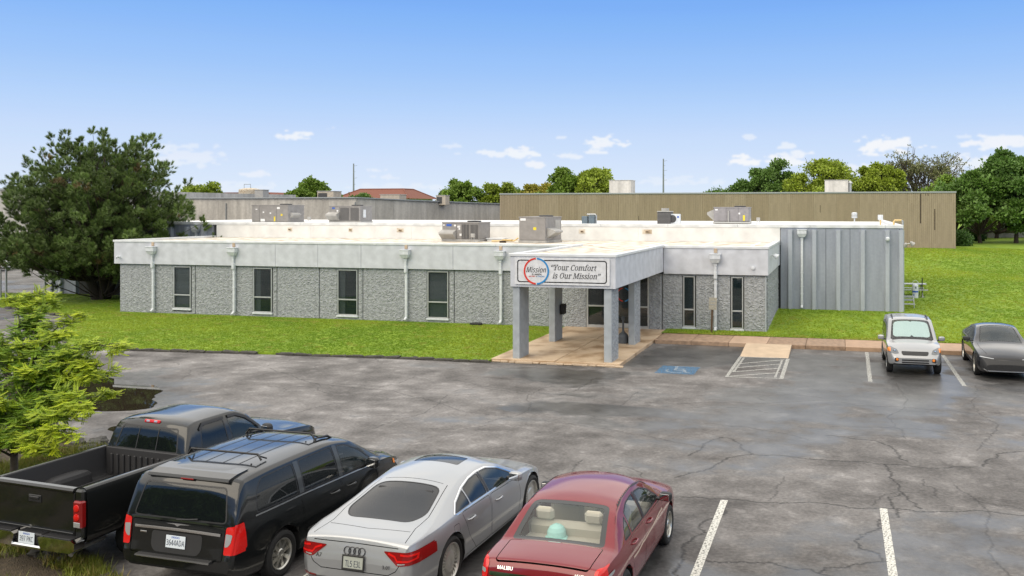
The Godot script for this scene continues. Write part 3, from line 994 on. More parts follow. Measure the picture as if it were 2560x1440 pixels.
func build_office():
	var o := thing("office_building", "low grey office wing with split-face stone panels under a pale fascia", "building")
	var z := -38.25
	var core := tool()
	# core behind the panels, with the window bays left open
	var bays := [[-33.22, -32.10], [-28.51, -27.36], [-23.78, -22.62], [-19.0, -17.85], [-11.12, -8.25], [-6.73, -6.13], [-4.62, -4.02]]
	var x := -36.5
	for b in bays + [[-3.05, -3.05]]:
		add_span(core, Vector3(x, 0, z - 0.35), Vector3(b[0], 2.6, z - 0.06))
		x = b[1]
	add_span(core, Vector3(-36.5, 0, -45.58), Vector3(-36.2, 2.6, z - 0.36))
	add_span(core, Vector3(-3.35, 0, -45.58), Vector3(-3.11, 2.6, z - 0.36))
	part("wall", core.commit(), M.joint_dark, o)
	var rooms := tool()
	add_span(rooms, Vector3(-36.19, -0.05, -43.2), Vector3(-3.36, 2.58, -43.0))
	add_span(rooms, Vector3(-36.19, 0.0, -42.99), Vector3(-3.36, 0.09, z - 0.37))
	for q in [-30.9, -26.2, -20.9, -14.6, -7.4, -5.4]:
		add_span(rooms, Vector3(q, 0.09, -42.99), Vector3(q + 0.12, 2.58, z - 0.37))
	part("partition", rooms.commit(), M.room_wall, o)
	for b in bays:
		if b[1] - b[0] < 2:
			part("plinth", span(Vector3(b[0], 0, z - 0.2), Vector3(b[1], 0.20, z - 0.02)), M.stone, o)
			part("head", span(Vector3(b[0], 2.52, z - 0.2), Vector3(b[1], 2.6, z - 0.02)), M.stone, o)
	var panels := [[-36.5, -33.22], [-32.10, -31.90], [-31.86, -28.51], [-27.36, -27.15], [-27.11, -24.77], [-24.73, -23.78], [-22.62, -22.40], [-22.36, -19.0], [-17.85, -17.62], [-17.58, -12.9], [-12.86, -11.12], [-8.25, -7.66], [-7.62, -6.73], [-6.13, -4.62], [-4.02, -3.09]]
	for k in panels.size():
		part("stone_panel", stone_panel(panels[k][1] - panels[k][0], 2.53, 200 + k), M.stone, o, Vector3(panels[k][0], 0.06, z - 0.02))
	part("stone_panel", stone_panel(7.33, 2.53, 240), M.stone, o, Vector3(-3.085, 0.06, -38.27), Vector3(0, PI / 2, 0))
	# corner post where the split face turns
	part("corner_post", span(Vector3(-3.13, 0.06, -38.285), Vector3(-3.06, 2.59, -38.22), 0.01), M.column, o)
	# windows
	window_unit(o, -33.18, -32.14, 0.36, 2.51, 1.05, z, "blind")
	window_unit(o, -28.47, -27.40, 0.29, 2.51, 1.05, z, "part")
	window_unit(o, -23.74, -22.66, 0.29, 2.51, 1.05, z, "part")
	window_unit(o, -18.96, -17.89, 0.29, 2.51, 1.05, z, "blind")
	window_unit(o, -6.69, -6.17, 0.28, 2.51, 1.04, z)
	window_unit(o, -4.58, -4.06, 0.26, 2.51, 1.03, z)
	# fascia
	var fz := -38.12
	var cuts := [-36.75, -29.5, -27.13, -24.75, -22.4, -17.6, -12.9, -11.42]
	for k in cuts.size() - 1:
		part("fascia_panel", span(Vector3(cuts[k] + 0.006, 2.60, fz - 0.22), Vector3(cuts[k + 1] - 0.006, 3.735, fz), 0.008), M.fascia, o)
	part("fascia_panel", span(Vector3(-7.54, 2.60, fz - 0.22), Vector3(-2.985, 3.735, fz), 0.008), M.fascia, o)
	part("fascia_panel", span(Vector3(-3.2, 2.60, -45.58), Vector3(-2.98, 3.735, fz - 0.226), 0.008), M.fascia, o)
	part("fascia_panel", span(Vector3(-36.75, 2.60, -45.58), Vector3(-36.53, 3.735, fz - 0.226), 0.008), M.fascia, o)
	part("fascia_backing", span(Vector3(-36.5, 2.62, fz - 0.30), Vector3(-3.21, 3.70, fz - 0.225)), M.joint_dark, o)
	# metal edge cap in lengths
	x = -36.80
	while x < -11.6:
		var e := minf(x + 3.05, -11.43)
		part("edge_cap", span(Vector3(x, 3.73, fz - 0.28), Vector3(e - 0.008, 3.84, fz + 0.035), 0.012), M.cap_white, o)
		x = e
	part("edge_cap", span(Vector3(-7.53, 3.73, fz - 0.28), Vector3(-2.955, 3.84, fz + 0.035), 0.012), M.cap_white, o)
	part("edge_cap", span(Vector3(-3.24, 3.73, -45.57), Vector3(-2.955, 3.838, fz - 0.285), 0.012), M.cap_white, o)
	part("edge_cap", span(Vector3(-36.80, 3.73, -45.57), Vector3(-36.50, 3.838, fz - 0.285), 0.012), M.cap_white, o)
	var rf := part("roof", span(Vector3(-36.49, 3.55, -45.57), Vector3(-3.25, 3.74, fz - 0.29)), M.roof_dirty, o)
	# lapped membrane seams
	for k in 14:
		part("membrane_seam", span(Vector3(-35.2 + k * 2.4, 3.741, -45.5), Vector3(-35.08 + k * 2.4, 3.748, fz - 0.3)), M.membrane, rf)
	for zz in [-40.6, -43.2]:
		part("membrane_seam", span(Vector3(-36.4, 3.7405, zz), Vector3(-3.3, 3.746, zz + 0.12)), M.membrane, rf)
	for d in [-34.32, -29.49, -20.0, -15.2, -5.24]:
		var s = downspout(o, d, fz + 0.002, 3.52, 0.12)
		part("scupper", span(Vector3(-0.07, 3.55, -0.05), Vector3(0.07, 3.745, 0.05), 0.01), M.concrete_ramp, s)
	# cameras and lamps fixed to the fascia
	var bullet := func(at: Vector3, turn: float):
		var c := Node3D.new()
		c.name = "security_camera"
		o.add_child(c, true)
		c.position = at
		c.rotation.y = turn
		var st := tool()
		add_lathe(st, [Vector2(0, -0.03), Vector2(0.055, -0.03), Vector2(0.055, 0.02), Vector2(0, 0.03)], 14, Vector3(0, 0, 0.02), Basis(Vector3.RIGHT, PI / 2))
		add_lathe(st, [Vector2(0, -0.1), Vector2(0.045, -0.1), Vector2(0.05, 0.1), Vector2(0.03, 0.11), Vector2(0, 0.1)], 14, Vector3(0.06, -0.03, 0.14), Basis(Vector3.RIGHT, 1.25))
		part("housing", st.commit(), M.white_metal, c)
		part("lens", lathe([Vector2(0, 0), Vector2(0.034, 0), Vector2(0.034, 0.012), Vector2(0, 0.014)], 12), M.black_plastic, c, Vector3(0.06, -0.065, 0.245), Vector3(1.25, 0, 0))
	bullet.call(Vector3(-36.4, 2.98, fz), 0.0)
	var dome := lathe([Vector2(0, -0.09), Vector2(0.05, -0.08), Vector2(0.075, -0.03), Vector2(0.08, 0.03), Vector2(0, 0.04)], 16)
	part("dome_camera", dome, M.white_metal, o, Vector3(-3.62, 2.93, fz + 0.05), Vector3(PI / 2, 0, 0))
	var fl := Node3D.new()
	fl.name = "flood_light"
	o.add_child(fl, true)
	fl.position = Vector3(-2.97, 3.38, -39.5)
	part("bracket", tube([Vector3(0, 0, 0), Vector3(0.12, 0.03, 0), Vector3(0.16, 0.02, 0.22), Vector3(0.16, 0.02, -0.3)], 0.025), M.white_metal, fl)
	for q in [0.3, -0.42]:
		var head := lathe([Vector2(0, 0.10), Vector2(0.05, 0.08), Vector2(0.10, -0.08), Vector2(0.09, -0.1), Vector2(0, -0.09)], 16)
		part("lamp_head", head, M.white_metal, fl, Vector3(0.2, 0.0, q), Vector3(0.5, 0, 1.0))
	build_entrance(o, z)

func build_entrance(o: Node3D, z: float):
	# aluminium storefront: sidelight, door with push bar, sidelight
	var e := Node3D.new()
	e.name = "storefront"
	o.add_child(e, true)
	e.position = Vector3(0, 0, z)
	var st := tool()
	for x in [-11.10, -9.98, -8.86, -8.29]:
		add_span(st, Vector3(x, 0.12, -0.08), Vector3(x + 0.07, 2.58, 0.04), 0.006)
	add_span(st, Vector3(-11.03, 2.50, -0.078), Vector3(-8.29, 2.578, 0.038), 0.006)
	for q in [[-11.03, -9.98], [-8.79, -8.29]]:
		add_span(st, Vector3(q[0], 0.122, -0.078), Vector3(q[1], 0.24, 0.038), 0.006)
		add_span(st, Vector3(q[0], 1.06, -0.078), Vector3(q[1], 1.13, 0.038), 0.006)
	part("frame", st.commit(), M.frame_alu, e)
	for q in [[-11.03, -9.98, 0.24, 1.06], [-11.03, -9.98, 1.13, 2.5], [-8.79, -8.29, 0.24, 1.06], [-8.79, -8.29, 1.13, 2.5]]:
		part("pane", span(Vector3(q[0], q[2], -0.03), Vector3(q[1], q[3], -0.02)), M.window_glass, e)
	var d := Node3D.new()
	d.name = "door"
	o.add_child(d, true)
	d.position = Vector3(-9.385, 0, z)
	st = tool()
	for s in [[-0.52, -0.43, 0.14, 2.48], [0.43, 0.52, 0.14, 2.48]]:
		add_span(st, Vector3(s[0], s[2], -0.05), Vector3(s[1], s[3], 0.01), 0.006)
	add_span(st, Vector3(-0.43, 0.14, -0.048), Vector3(0.43, 0.34, 0.008), 0.006)
	add_span(st, Vector3(-0.43, 2.38, -0.048), Vector3(0.43, 2.48, 0.008), 0.006)
	part("door_frame", st.commit(), M.frame_alu, d)
	part("pane", span(Vector3(-0.43, 0.34, -0.03), Vector3(0.43, 2.38, -0.02)), M.window_glass, d)
	part("push_bar", tube([Vector3(0.40, 1.0, 0.01), Vector3(0.40, 1.0, 0.07), Vector3(0.40, 1.5, 0.07), Vector3(0.40, 1.5, 0.01)], 0.016), M.steel, d)
	part("door_logo", ring_arc(0.27, 0.32, -1.4, 1.4, 0.004), M.sign_blue, d, Vector3(0, 1.62, -0.012))
	part("door_logo", ring_arc(0.27, 0.32, 1.75, 4.55, 0.004), M.sign_red, d, Vector3(0, 1.62, -0.012))

func ring_arc(r0: float, r1: float, a0: float, a1: float, thick: float) -> ArrayMesh:
	var p := PackedVector2Array()
	var n := 28
	for k in n + 1:
		var a := lerpf(a0, a1, float(k) / n)
		p.append(Vector2(cos(a), sin(a)) * r1)
	for k in n + 1:
		var a := lerpf(a1, a0, float(k) / n)
		p.append(Vector2(cos(a), sin(a)) * r0)
	return prism(p, thick)

# ------------------------------------------------------------------ entrance canopy and its sign
func build_canopy():
	var o := get_node("office_building")
	var x0 := -11.42
	var x1 := -7.55
	var zf := -29.55
	var y0 := 2.69
	var y1 := 3.80
	# slab with a recessed soffit
	part("canopy_fascia", span(Vector3(x0, y0, zf - 0.2), Vector3(x1, y1, zf), 0.008), M.fascia, o)
	part("canopy_fascia", span(Vector3(x1 - 0.2, y0, -33.8), Vector3(x1, y1, zf - 0.206), 0.008), M.fascia, o)
	part("canopy_fascia", span(Vector3(x1 - 0.2, y0, -38.11), Vector3(x1, y1, -33.812), 0.008), M.fascia, o)
	part("canopy_fascia", span(Vector3(x0, y0, -33.8), Vector3(x0 + 0.2, y1, zf - 0.206), 0.008), M.fascia, o)
	part("canopy_fascia", span(Vector3(x0, y0, -38.11), Vector3(x0 + 0.2, y1, -33.812), 0.008), M.fascia, o)
	part("corner_trim", span(Vector3(x1 - 0.09, y0 - 0.004, zf - 0.05), Vector3(x1 + 0.012, y1, zf + 0.012), 0.006), M.fascia, o)
	part("canopy_soffit", span(Vector3(x0 + 0.21, y0 + 0.06, -38.1), Vector3(x1 - 0.21, y0 + 0.14, zf - 0.21)), M.fascia, o)
	part("canopy_roof", span(Vector3(x0 + 0.05, y1 - 0.16, -38.3), Vector3(x1 - 0.05, y1 - 0.003, zf - 0.05)), M.roof_dirty, o)
	part("edge_cap", span(Vector3(x0 - 0.06, y1 - 0.02, zf - 0.3), Vector3(x1 + 0.04, y1 + 0.08, zf + 0.04), 0.012), M.cap_white, o)
	part("edge_cap", span(Vector3(x1 - 0.22, y1 - 0.02, -38.08), Vector3(x1 + 0.038, y1 + 0.078, zf - 0.306), 0.012), M.cap_white, o)
	part("edge_cap", span(Vector3(x0 - 0.058, y1 - 0.02, -38.08), Vector3(x0 + 0.2, y1 + 0.078, zf - 0.306), 0.012), M.cap_white, o)
	# blade columns: smooth faces, pebbled outer side
	for c in [[-11.36, -11.10, -29.62], [-7.98, -7.70, -29.62], [-11.58 + 0.2, -11.12, -33.72], [-8.08, -7.82, -33.7]]:
		var w: float = c[1] - c[0]
		var col := Node3D.new()
		col.name = "column"
		o.add_child(col, true)
		col.position = Vector3(c[0], 0.1, c[2])
		part("shaft", span(Vector3(0, 0, -0.98), Vector3(w, 2.66, 0), 0.015), M.column, col)
		if c[0] > -10:
			part("pebbled_face", pebble_face(0.92, 2.60, 300 + int(-c[2] * 10 + c[0])), M.stone_light, col, Vector3(w - 0.01, 0.03, -0.03), Vector3(0, PI / 2, 0))
	var mb := Node3D.new()
	mb.name = "letter_box"
	o.add_child(mb, true)
	mb.position = Vector3(-11.1, 1.36, -34.45)
	part("case", box(Vector3(0.16, 0.42, 0.36), 0.02), M.black_plastic, mb, Vector3(0.09, 0, 0))
	part("flap", box(Vector3(0.02, 0.1, 0.3), 0.008), M.trim_black, mb, Vector3(0.18, 0.12, 0))
	build_sign(zf)

func pebble_face(w: float, h: float, seed_: int) -> ArrayMesh:
	var n := noise(seed_, 9.0, 1, FastNoiseLite.TYPE_CELLULAR)
	var m := noise(seed_ + 3, 20.0, 2)
	var st := tool()
	var cell := 0.035
	var nx := int(w / cell)
	var ny := int(h / cell)
	var f := func(i: int, j: int) -> Vector3:
		var x := w * i / nx
		var y := h * j / ny
		var r := 0.03 - 0.03 * absf(n.get_noise_2d(x, y)) + 0.012 * m.get_noise_2d(x, y)
		if i == 0 or j == 0 or i == nx or j == ny:
			r = 0.0
		return Vector3(x, y, r)
	for i in nx:
		for j in ny:
			quad(st, f.call(i, j), f.call(i, j + 1), f.call(i + 1, j + 1), f.call(i + 1, j))
	return st.commit()

func rounded(w: float, h: float, r: float, n := 6) -> PackedVector2Array:
	var p := PackedVector2Array()
	for c in [[w / 2 - r, h / 2 - r, 0.0], [-w / 2 + r, h / 2 - r, PI / 2], [-w / 2 + r, -h / 2 + r, PI], [w / 2 - r, -h / 2 + r, PI * 1.5]]:
		for k in n + 1:
			var a: float = c[2] + PI / 2 * k / n
			p.append(Vector2(c[0] + cos(a) * r, c[1] + sin(a) * r))
	return p

func slanted(parent: Node, called: String, words: String, height: float, at: Vector3, m: Material, serif: bool, slant: float, squeeze := 1.0):
	var t := part(called, lettering(words, height, serif), m, parent)
	t.transform = Transform3D(Basis(Vector3(squeeze, 0, 0), Vector3(slant, 1, 0), Vector3(0, 0, 1)), at)
	return t

func build_sign(zf: float):
	var s := thing("fascia_sign", "white fascia sign with red and blue ring logo and italic slogan", "sign", Vector3(-9.49, 3.265, zf + 0.03))
	part("board", prism(rounded(3.50, 0.95, 0.03), 0.04), M.sign_board, s)
	# grey border line with rounded corners
	var st := tool()
	var outer := rounded(3.30, 0.80, 0.10)
	var inner := rounded(3.23, 0.73, 0.075)
	for k in outer.size():
		var n := (k + 1) % outer.size()
		var z := 0.0235
		quad(st, Vector3(outer[k].x, outer[k].y, z), Vector3(inner[k].x, inner[k].y, z), Vector3(inner[n].x, inner[n].y, z), Vector3(outer[n].x, outer[n].y, z))
		quad(st, Vector3(outer[n].x, outer[n].y, z), Vector3(inner[n].x, inner[n].y, z), Vector3(inner[k].x, inner[k].y, z), Vector3(outer[k].x, outer[k].y, z))
	part("border", st.commit(), M.sign_border, s)
	var c := Vector3(-0.93, 0.0, 0.0)
	var disc := PackedVector2Array()
	for k in 40:
		disc.append(Vector2(cos(TAU * k / 40), sin(TAU * k / 40)) * 0.48)
	part("logo_disc", prism(disc, 0.012), M.sign_board, s, c + Vector3(0, 0, 0.024))
	part("logo_arc", ring_arc(0.415, 0.475, PI / 2 + 0.05, PI * 1.5 - 0.05, 0.01), M.sign_red, s, c + Vector3(0, 0, 0.034))
	part("logo_arc", ring_arc(0.415, 0.475, -PI / 2 + 0.05, PI / 2 - 0.05, 0.01), M.sign_blue, s, c + Vector3(0, 0, 0.034))
	slanted(s, "lettering", "Mission", 0.265, c + Vector3(0.0, 0.05, 0.034), M.sign_text, false, 0.28, 0.82)
	slanted(s, "lettering", "PLUMBING", 0.078, c + Vector3(0.02, -0.115, 0.034), M.sign_text, false, 0.0, 0.95)
	slanted(s, "lettering", "HEATING", 0.062, c + Vector3(-0.165, -0.185, 0.034), M.sign_red, false, 0.0, 0.95)
	slanted(s, "lettering", "&", 0.062, c + Vector3(0.005, -0.185, 0.034), M.sign_text, false, 0.0)
	slanted(s, "lettering", "COOLING", 0.062, c + Vector3(0.17, -0.185, 0.034), M.sign_blue, false, 0.0, 0.95)
	slanted(s, "lettering", "“Your Comfort", 0.265, Vector3(0.44, 0.14, 0.026), M.sign_text, true, 0.25, 0.92)
	slanted(s, "lettering", "is Our Mission”", 0.265, Vector3(0.55, -0.15, 0.026), M.sign_text, true, 0.25, 0.90)

# ------------------------------------------------------------------ warehouse wing
func build_warehouse():
	var o := thing("warehouse_building", "taller blue-grey ribbed warehouse wing with white coated parapet behind the office", "building")
	var z := -45.62
	part("core", span(Vector3(-48.9, 0, -66), Vector3(2.88, 4.46, z - 0.12)), M.joint_dark, o)
	# painted wall panels with open joints
	var cuts := [-2.95, -0.69, 0.49, 2.86]
	for k in cuts.size() - 1:
		part("wall_panel", span(Vector3(cuts[k] + 0.008, 0.1, z - 0.12), Vector3(cuts[k + 1] - 0.008, 4.50, z), 0.006), M.panel_grey, o)
	part("wall_panel", span(Vector3(2.87, 0.1, -65.9), Vector3(3.0, 4.50, z - 0.002), 0.006), M.panel_grey, o)
	var x := -36.75
	while x > -48:
		part("wall_panel", span(Vector3(x - 2.36, 0.0, z - 0.12), Vector3(x - 0.012, 4.50, z), 0.006), M.panel_grey, o)
		x -= 2.37
	part("wall_panel", span(Vector3(-49.0, 0.0, -65.9), Vector3(-48.9, 4.50, z - 0.12)), M.panel_grey, o)
	# tapered ribs
	var rib := tool()
	add_prism(rib, PackedVector2Array([Vector2(-0.15, 0), Vector2(0.15, 0), Vector2(0.09, 0.2), Vector2(-0.09, 0.2)]), 4.3, Vector3(0, 2.15, 0), Basis(Vector3(1, 0, 0), Vector3(0, 0, 1), Vector3(0, 1, 0)))
	var rm := rib.commit()
	for rx in [-2.45, -1.26, -0.08, 1.10, 2.28, 2.93]:
		part("rib", rm, M.rib_grey, o, Vector3(rx, 0.1, z - 0.001))
	x = -37.35
	while x > -49:
		part("rib", rm, M.rib_grey, o, Vector3(x, 0.05, z - 0.001))
		x -= 1.18
	downspout(o, -1.87, z, 4.42, 0.38, false)
	downspout(o, -37.9, z, 4.42, 0.1, false)
	downspout(o, -40.3, z, 4.42, 0.1, false)
	downspout(o, -48.0, z, 4.42, 0.1, false)
	# white coated upper wall above the office roof, with overflow scuppers
	var mc := [-36.5, -30.1, -23.6, -16.9, -10.4, -2.96]
	for k in 5:
		part("coated_panel", span(Vector3(mc[k], 3.60, z - 0.11), Vector3(mc[k + 1] - 0.006, 4.50, z + 0.02), 0.004), M.membrane, o)
	for q in [[-31.46, 0.16], [-27.46, 0.13], [-24.3, 0.22], [-13.51, 0.18], [-9.91, 0.26]]:
		var sc := Node3D.new()
		sc.name = "overflow_scupper"
		o.add_child(sc, true)
		sc.position = Vector3(q[0], 4.24, z + 0.02)
		part("plate", box(Vector3(q[1] * 2, 0.24, 0.02), 0.004), M.roof_dirty, sc)
		part("spout", box(Vector3(q[1] * 0.9, 0.09, 0.10), 0.012), M.concrete_ramp, sc, Vector3(0.02, 0.0, 0.05))
		part("opening", box(Vector3(q[1] * 0.6, 0.05, 0.01)), M.stain, sc, Vector3(0.02, 0.0, 0.101))
	# parapet cap in lengths
	x = -49.05
	while x < 3.0:
		var e := minf(x + 3.66, 3.05)
		part("edge_cap", span(Vector3(x, 4.49, z - 0.34), Vector3(e - 0.008, 4.655, z + 0.05), 0.015), M.cap_white, o)
		x = e
	part("edge_cap", span(Vector3(2.72, 4.49, -65.9), Vector3(3.05, 4.653, z - 0.345), 0.015), M.cap_white, o)
	part("roof", span(Vector3(-48.8, 4.40, -65.9), Vector3(2.71, 4.52, z - 0.345)), M.membrane, o)
	# dark service door with frame, seen past the pine
	part("service_door", span(Vector3(-46.4, 0.02, z), Vector3(-42.9, 2.35, z + 0.24), 0.02), M.door_dark, o)
	# wall lamp on the last rib
	var globe := lathe([Vector2(0, -0.12), Vector2(0.07, -0.11), Vector2(0.11, -0.03), Vector2(0.1, 0.05), Vector2(0.05, 0.09), Vector2(0, 0.1)], 16)
	part("wall_lamp", globe, M.white_metal, o, Vector3(2.28, 3.98, z + 0.3))
	var fl := Node3D.new()
	fl.name = "flood_light"
	o.add_child(fl, true)
	fl.position = Vector3(3.06, 3.72, z + 0.1)
	part("bracket", tube([Vector3(-0.05, 0, -0.1), Vector3(0.1, 0.0, 0.0), Vector3(0.34, 0.03, 0.0)], 0.025), M.steel, fl)
	var head := lathe([Vector2(0, 0.13), Vector2(0.06, 0.10), Vector2(0.12, -0.08), Vector2(0.11, -0.1), Vector2(0, -0.09)], 16)
	part("lamp_head", head, M.unit_light, fl, Vector3(0.06, -0.04, 0.0), Vector3(0.7, 0, -0.4))
	part("lamp_head", head, M.unit_light, fl, Vector3(0.38, 0.04, 0.0), Vector3(0.3, 0, 0.8))

# ------------------------------------------------------------------ bodywork by cross-sections
# A soup is [points, normals], three entries to a triangle. Vehicles face -z; s runs from the tail (0) to the nose.
func pchip(k: Array, x: float) -> float:
	if x <= k[0][0]:
		return k[0][1]
	var n := k.size()
	if x >= k[n - 1][0]:
		return k[n - 1][1]
	var i := 0
	while x > k[i + 1][0]:
		i += 1
	var slope := func(j: int) -> float:
		if j == 0:
			return (k[1][1] - k[0][1]) / (k[1][0] - k[0][0])
		if j == n - 1:
			return (k[j][1] - k[j - 1][1]) / (k[j][0] - k[j - 1][0])
		var a: float = (k[j][1] - k[j - 1][1]) / (k[j][0] - k[j - 1][0])
		var b: float = (k[j + 1][1] - k[j][1]) / (k[j + 1][0] - k[j][0])
		return 0.0 if a * b <= 0 else 2.0 * a * b / (a + b)
	var h: float = k[i + 1][0] - k[i][0]
	var t: float = (x - k[i][0]) / h
	var m0: float = slope.call(i) * h
	var m1: float = slope.call(i + 1) * h
	var t2 := t * t
	var t3 := t2 * t
	return (2 * t3 - 3 * t2 + 1) * k[i][1] + (t3 - 2 * t2 + t) * m0 + (-2 * t3 + 3 * t2) * k[i + 1][1] + (t3 - t2) * m1

# half section at s: list of (half width, height) from the keel to the crown
func section(c: Dictionary, s: float) -> PackedVector2Array:
	var yb := pchip(c.bottom, s)
	var w := pchip(c.width, s)
	var ysh := pchip(c.belt, s)
	var wsh := w * pchip(c.belt_in, s)
	var ye := pchip(c.edge, s)
	var we := w * pchip(c.edge_in, s)
	var yt := pchip(c.top, s)
	ysh = maxf(ysh, yb + 0.05)
	ye = maxf(ye, ysh + 0.006)
	yt = maxf(yt, ye + 0.004)
	var p := PackedVector2Array()
	p.append(Vector2(0, yb))
	p.append(Vector2(w * 0.45, yb))
	p.append(Vector2(w * 0.80, yb))
	var h := ysh - yb
	var tuck: float = c.get("tuck", 0.06)
	for q in [[0.0, 0.92 - tuck * 0.3], [0.03, 0.945 - tuck * 0.2], [0.09, 0.97 - tuck * 0.12], [0.2, 0.982], [0.34, 0.992], [0.48, 0.998], [0.62, 1.0], [0.74, 1.0], [0.84, 0.996], [0.92, 0.985]]:
		var f: float = q[1]
		var bl := smoothstep(0.6, 1.0, q[0])
		p.append(Vector2(lerpf(w * f, wsh, bl * bl * 0.55), yb + h * q[0]))
	p.append(Vector2(wsh, ysh))
	for k in range(1, 9):
		var t := k / 9.0
		p.append(Vector2(lerpf(wsh, we, t) + 0.022 * sin(PI * t) * clampf((ye - ysh) * 2.5, 0.0, 1.0), lerpf(ysh, ye, t)))
	p.append(Vector2(we, ye))
	var pw: float = c.get("crown", 2.4)
	for t in [0.95, 0.9, 0.83, 0.74, 0.62, 0.5, 0.37, 0.25, 0.12, 0.0]:
		p.append(Vector2(we * t, ye + (yt - ye) * (1.0 - pow(t, pw))))
	return p

func arches(c: Dictionary, s: float, p: PackedVector2Array) -> PackedVector2Array:
	for a in c.arch:
		var d: float = s - a[0]
		if absf(d) < a[1]:
			var low: float = c.axle + sqrt(a[1] * a[1] - d * d)
			for k in p.size():
				if p[k].y < low:
					p[k].y = minf(low, p[-1].y - 0.02)
	return p

func loft(secs: Array, at: Array, length: float, cap_front := true, cap_back := true) -> Array:
	var n: int = secs[0].size()
	var m := secs.size()
	var pos := PackedVector3Array()
	var nor := PackedVector3Array()
	for side in [1.0, -1.0]:
		var g := []
		for i in m:
			var row := PackedVector3Array()
			for p in secs[i]:
				row.append(Vector3(p.x * side, p.y, length / 2 - at[i]))
			g.append(row)
		var nn := []
		for i in m:
			var row := PackedVector3Array()
			for j in n:
				var a: Vector3 = g[min(i + 1, m - 1)][j] - g[max(i - 1, 0)][j]
				var b: Vector3 = g[i][min(j + 1, n - 1)] - g[i][max(j - 1, 0)]
				var v: Vector3 = a.cross(b) * side
				row.append(v.normalized() if v.length() > 1e-9 else Vector3.UP)
			nn.append(row)
		for i in m - 1:
			for j in n - 1:
				var ix := [[i, j], [i, j + 1], [i + 1, j + 1], [i, j], [i + 1, j + 1], [i + 1, j]]
				if side < 0:
					ix = [[i, j], [i + 1, j + 1], [i, j + 1], [i, j], [i + 1, j], [i + 1, j + 1]]
				for q in ix:
					pos.append(g[q[0]][q[1]])
					nor.append(nn[q[0]][q[1]])
		for e in [0, m - 1]:
			if (e == 0 and not cap_back) or (e > 0 and not cap_front):
				continue
			var mid := Vector3(0, (secs[e][0].y + secs[e][-1].y) / 2, length / 2 - at[e])
			var out := Vector3(0, 0, 1 if e == 0 else -1)
			for j in n - 1:
				var a: Vector3 = g[e][j]
				var b: Vector3 = g[e][j + 1]
				if (a - mid).cross(b - mid).dot(out) > 0:
					var t := a
					a = b
					b = t
				pos.append_array([mid, a, b])
				nor.append_array([out, out, out])
	return fix_faces([pos, nor])

# front faces run clockwise; turn any triangle whose winding disagrees with its normal
func fix_faces(s: Array) -> Array:
	var p: PackedVector3Array = s[0]
	var n: PackedVector3Array = s[1]
	for k in range(0, p.size(), 3):
		var f := (p[k + 2] - p[k]).cross(p[k + 1] - p[k])
		if f.dot(n[k] + n[k + 1] + n[k + 2]) < 0:
			var t := p[k + 1]
			p[k + 1] = p[k + 2]
			p[k + 2] = t
			t = n[k + 1]
			n[k + 1] = n[k + 2]
			n[k + 2] = t
	return [p, n]

func flat2(v: Vector3, view: String) -> Vector2:
	if view == "side":
		return Vector2(v.z, v.y)
	if view == "top":
		return Vector2(v.x, v.z)
	return Vector2(v.x, v.y)

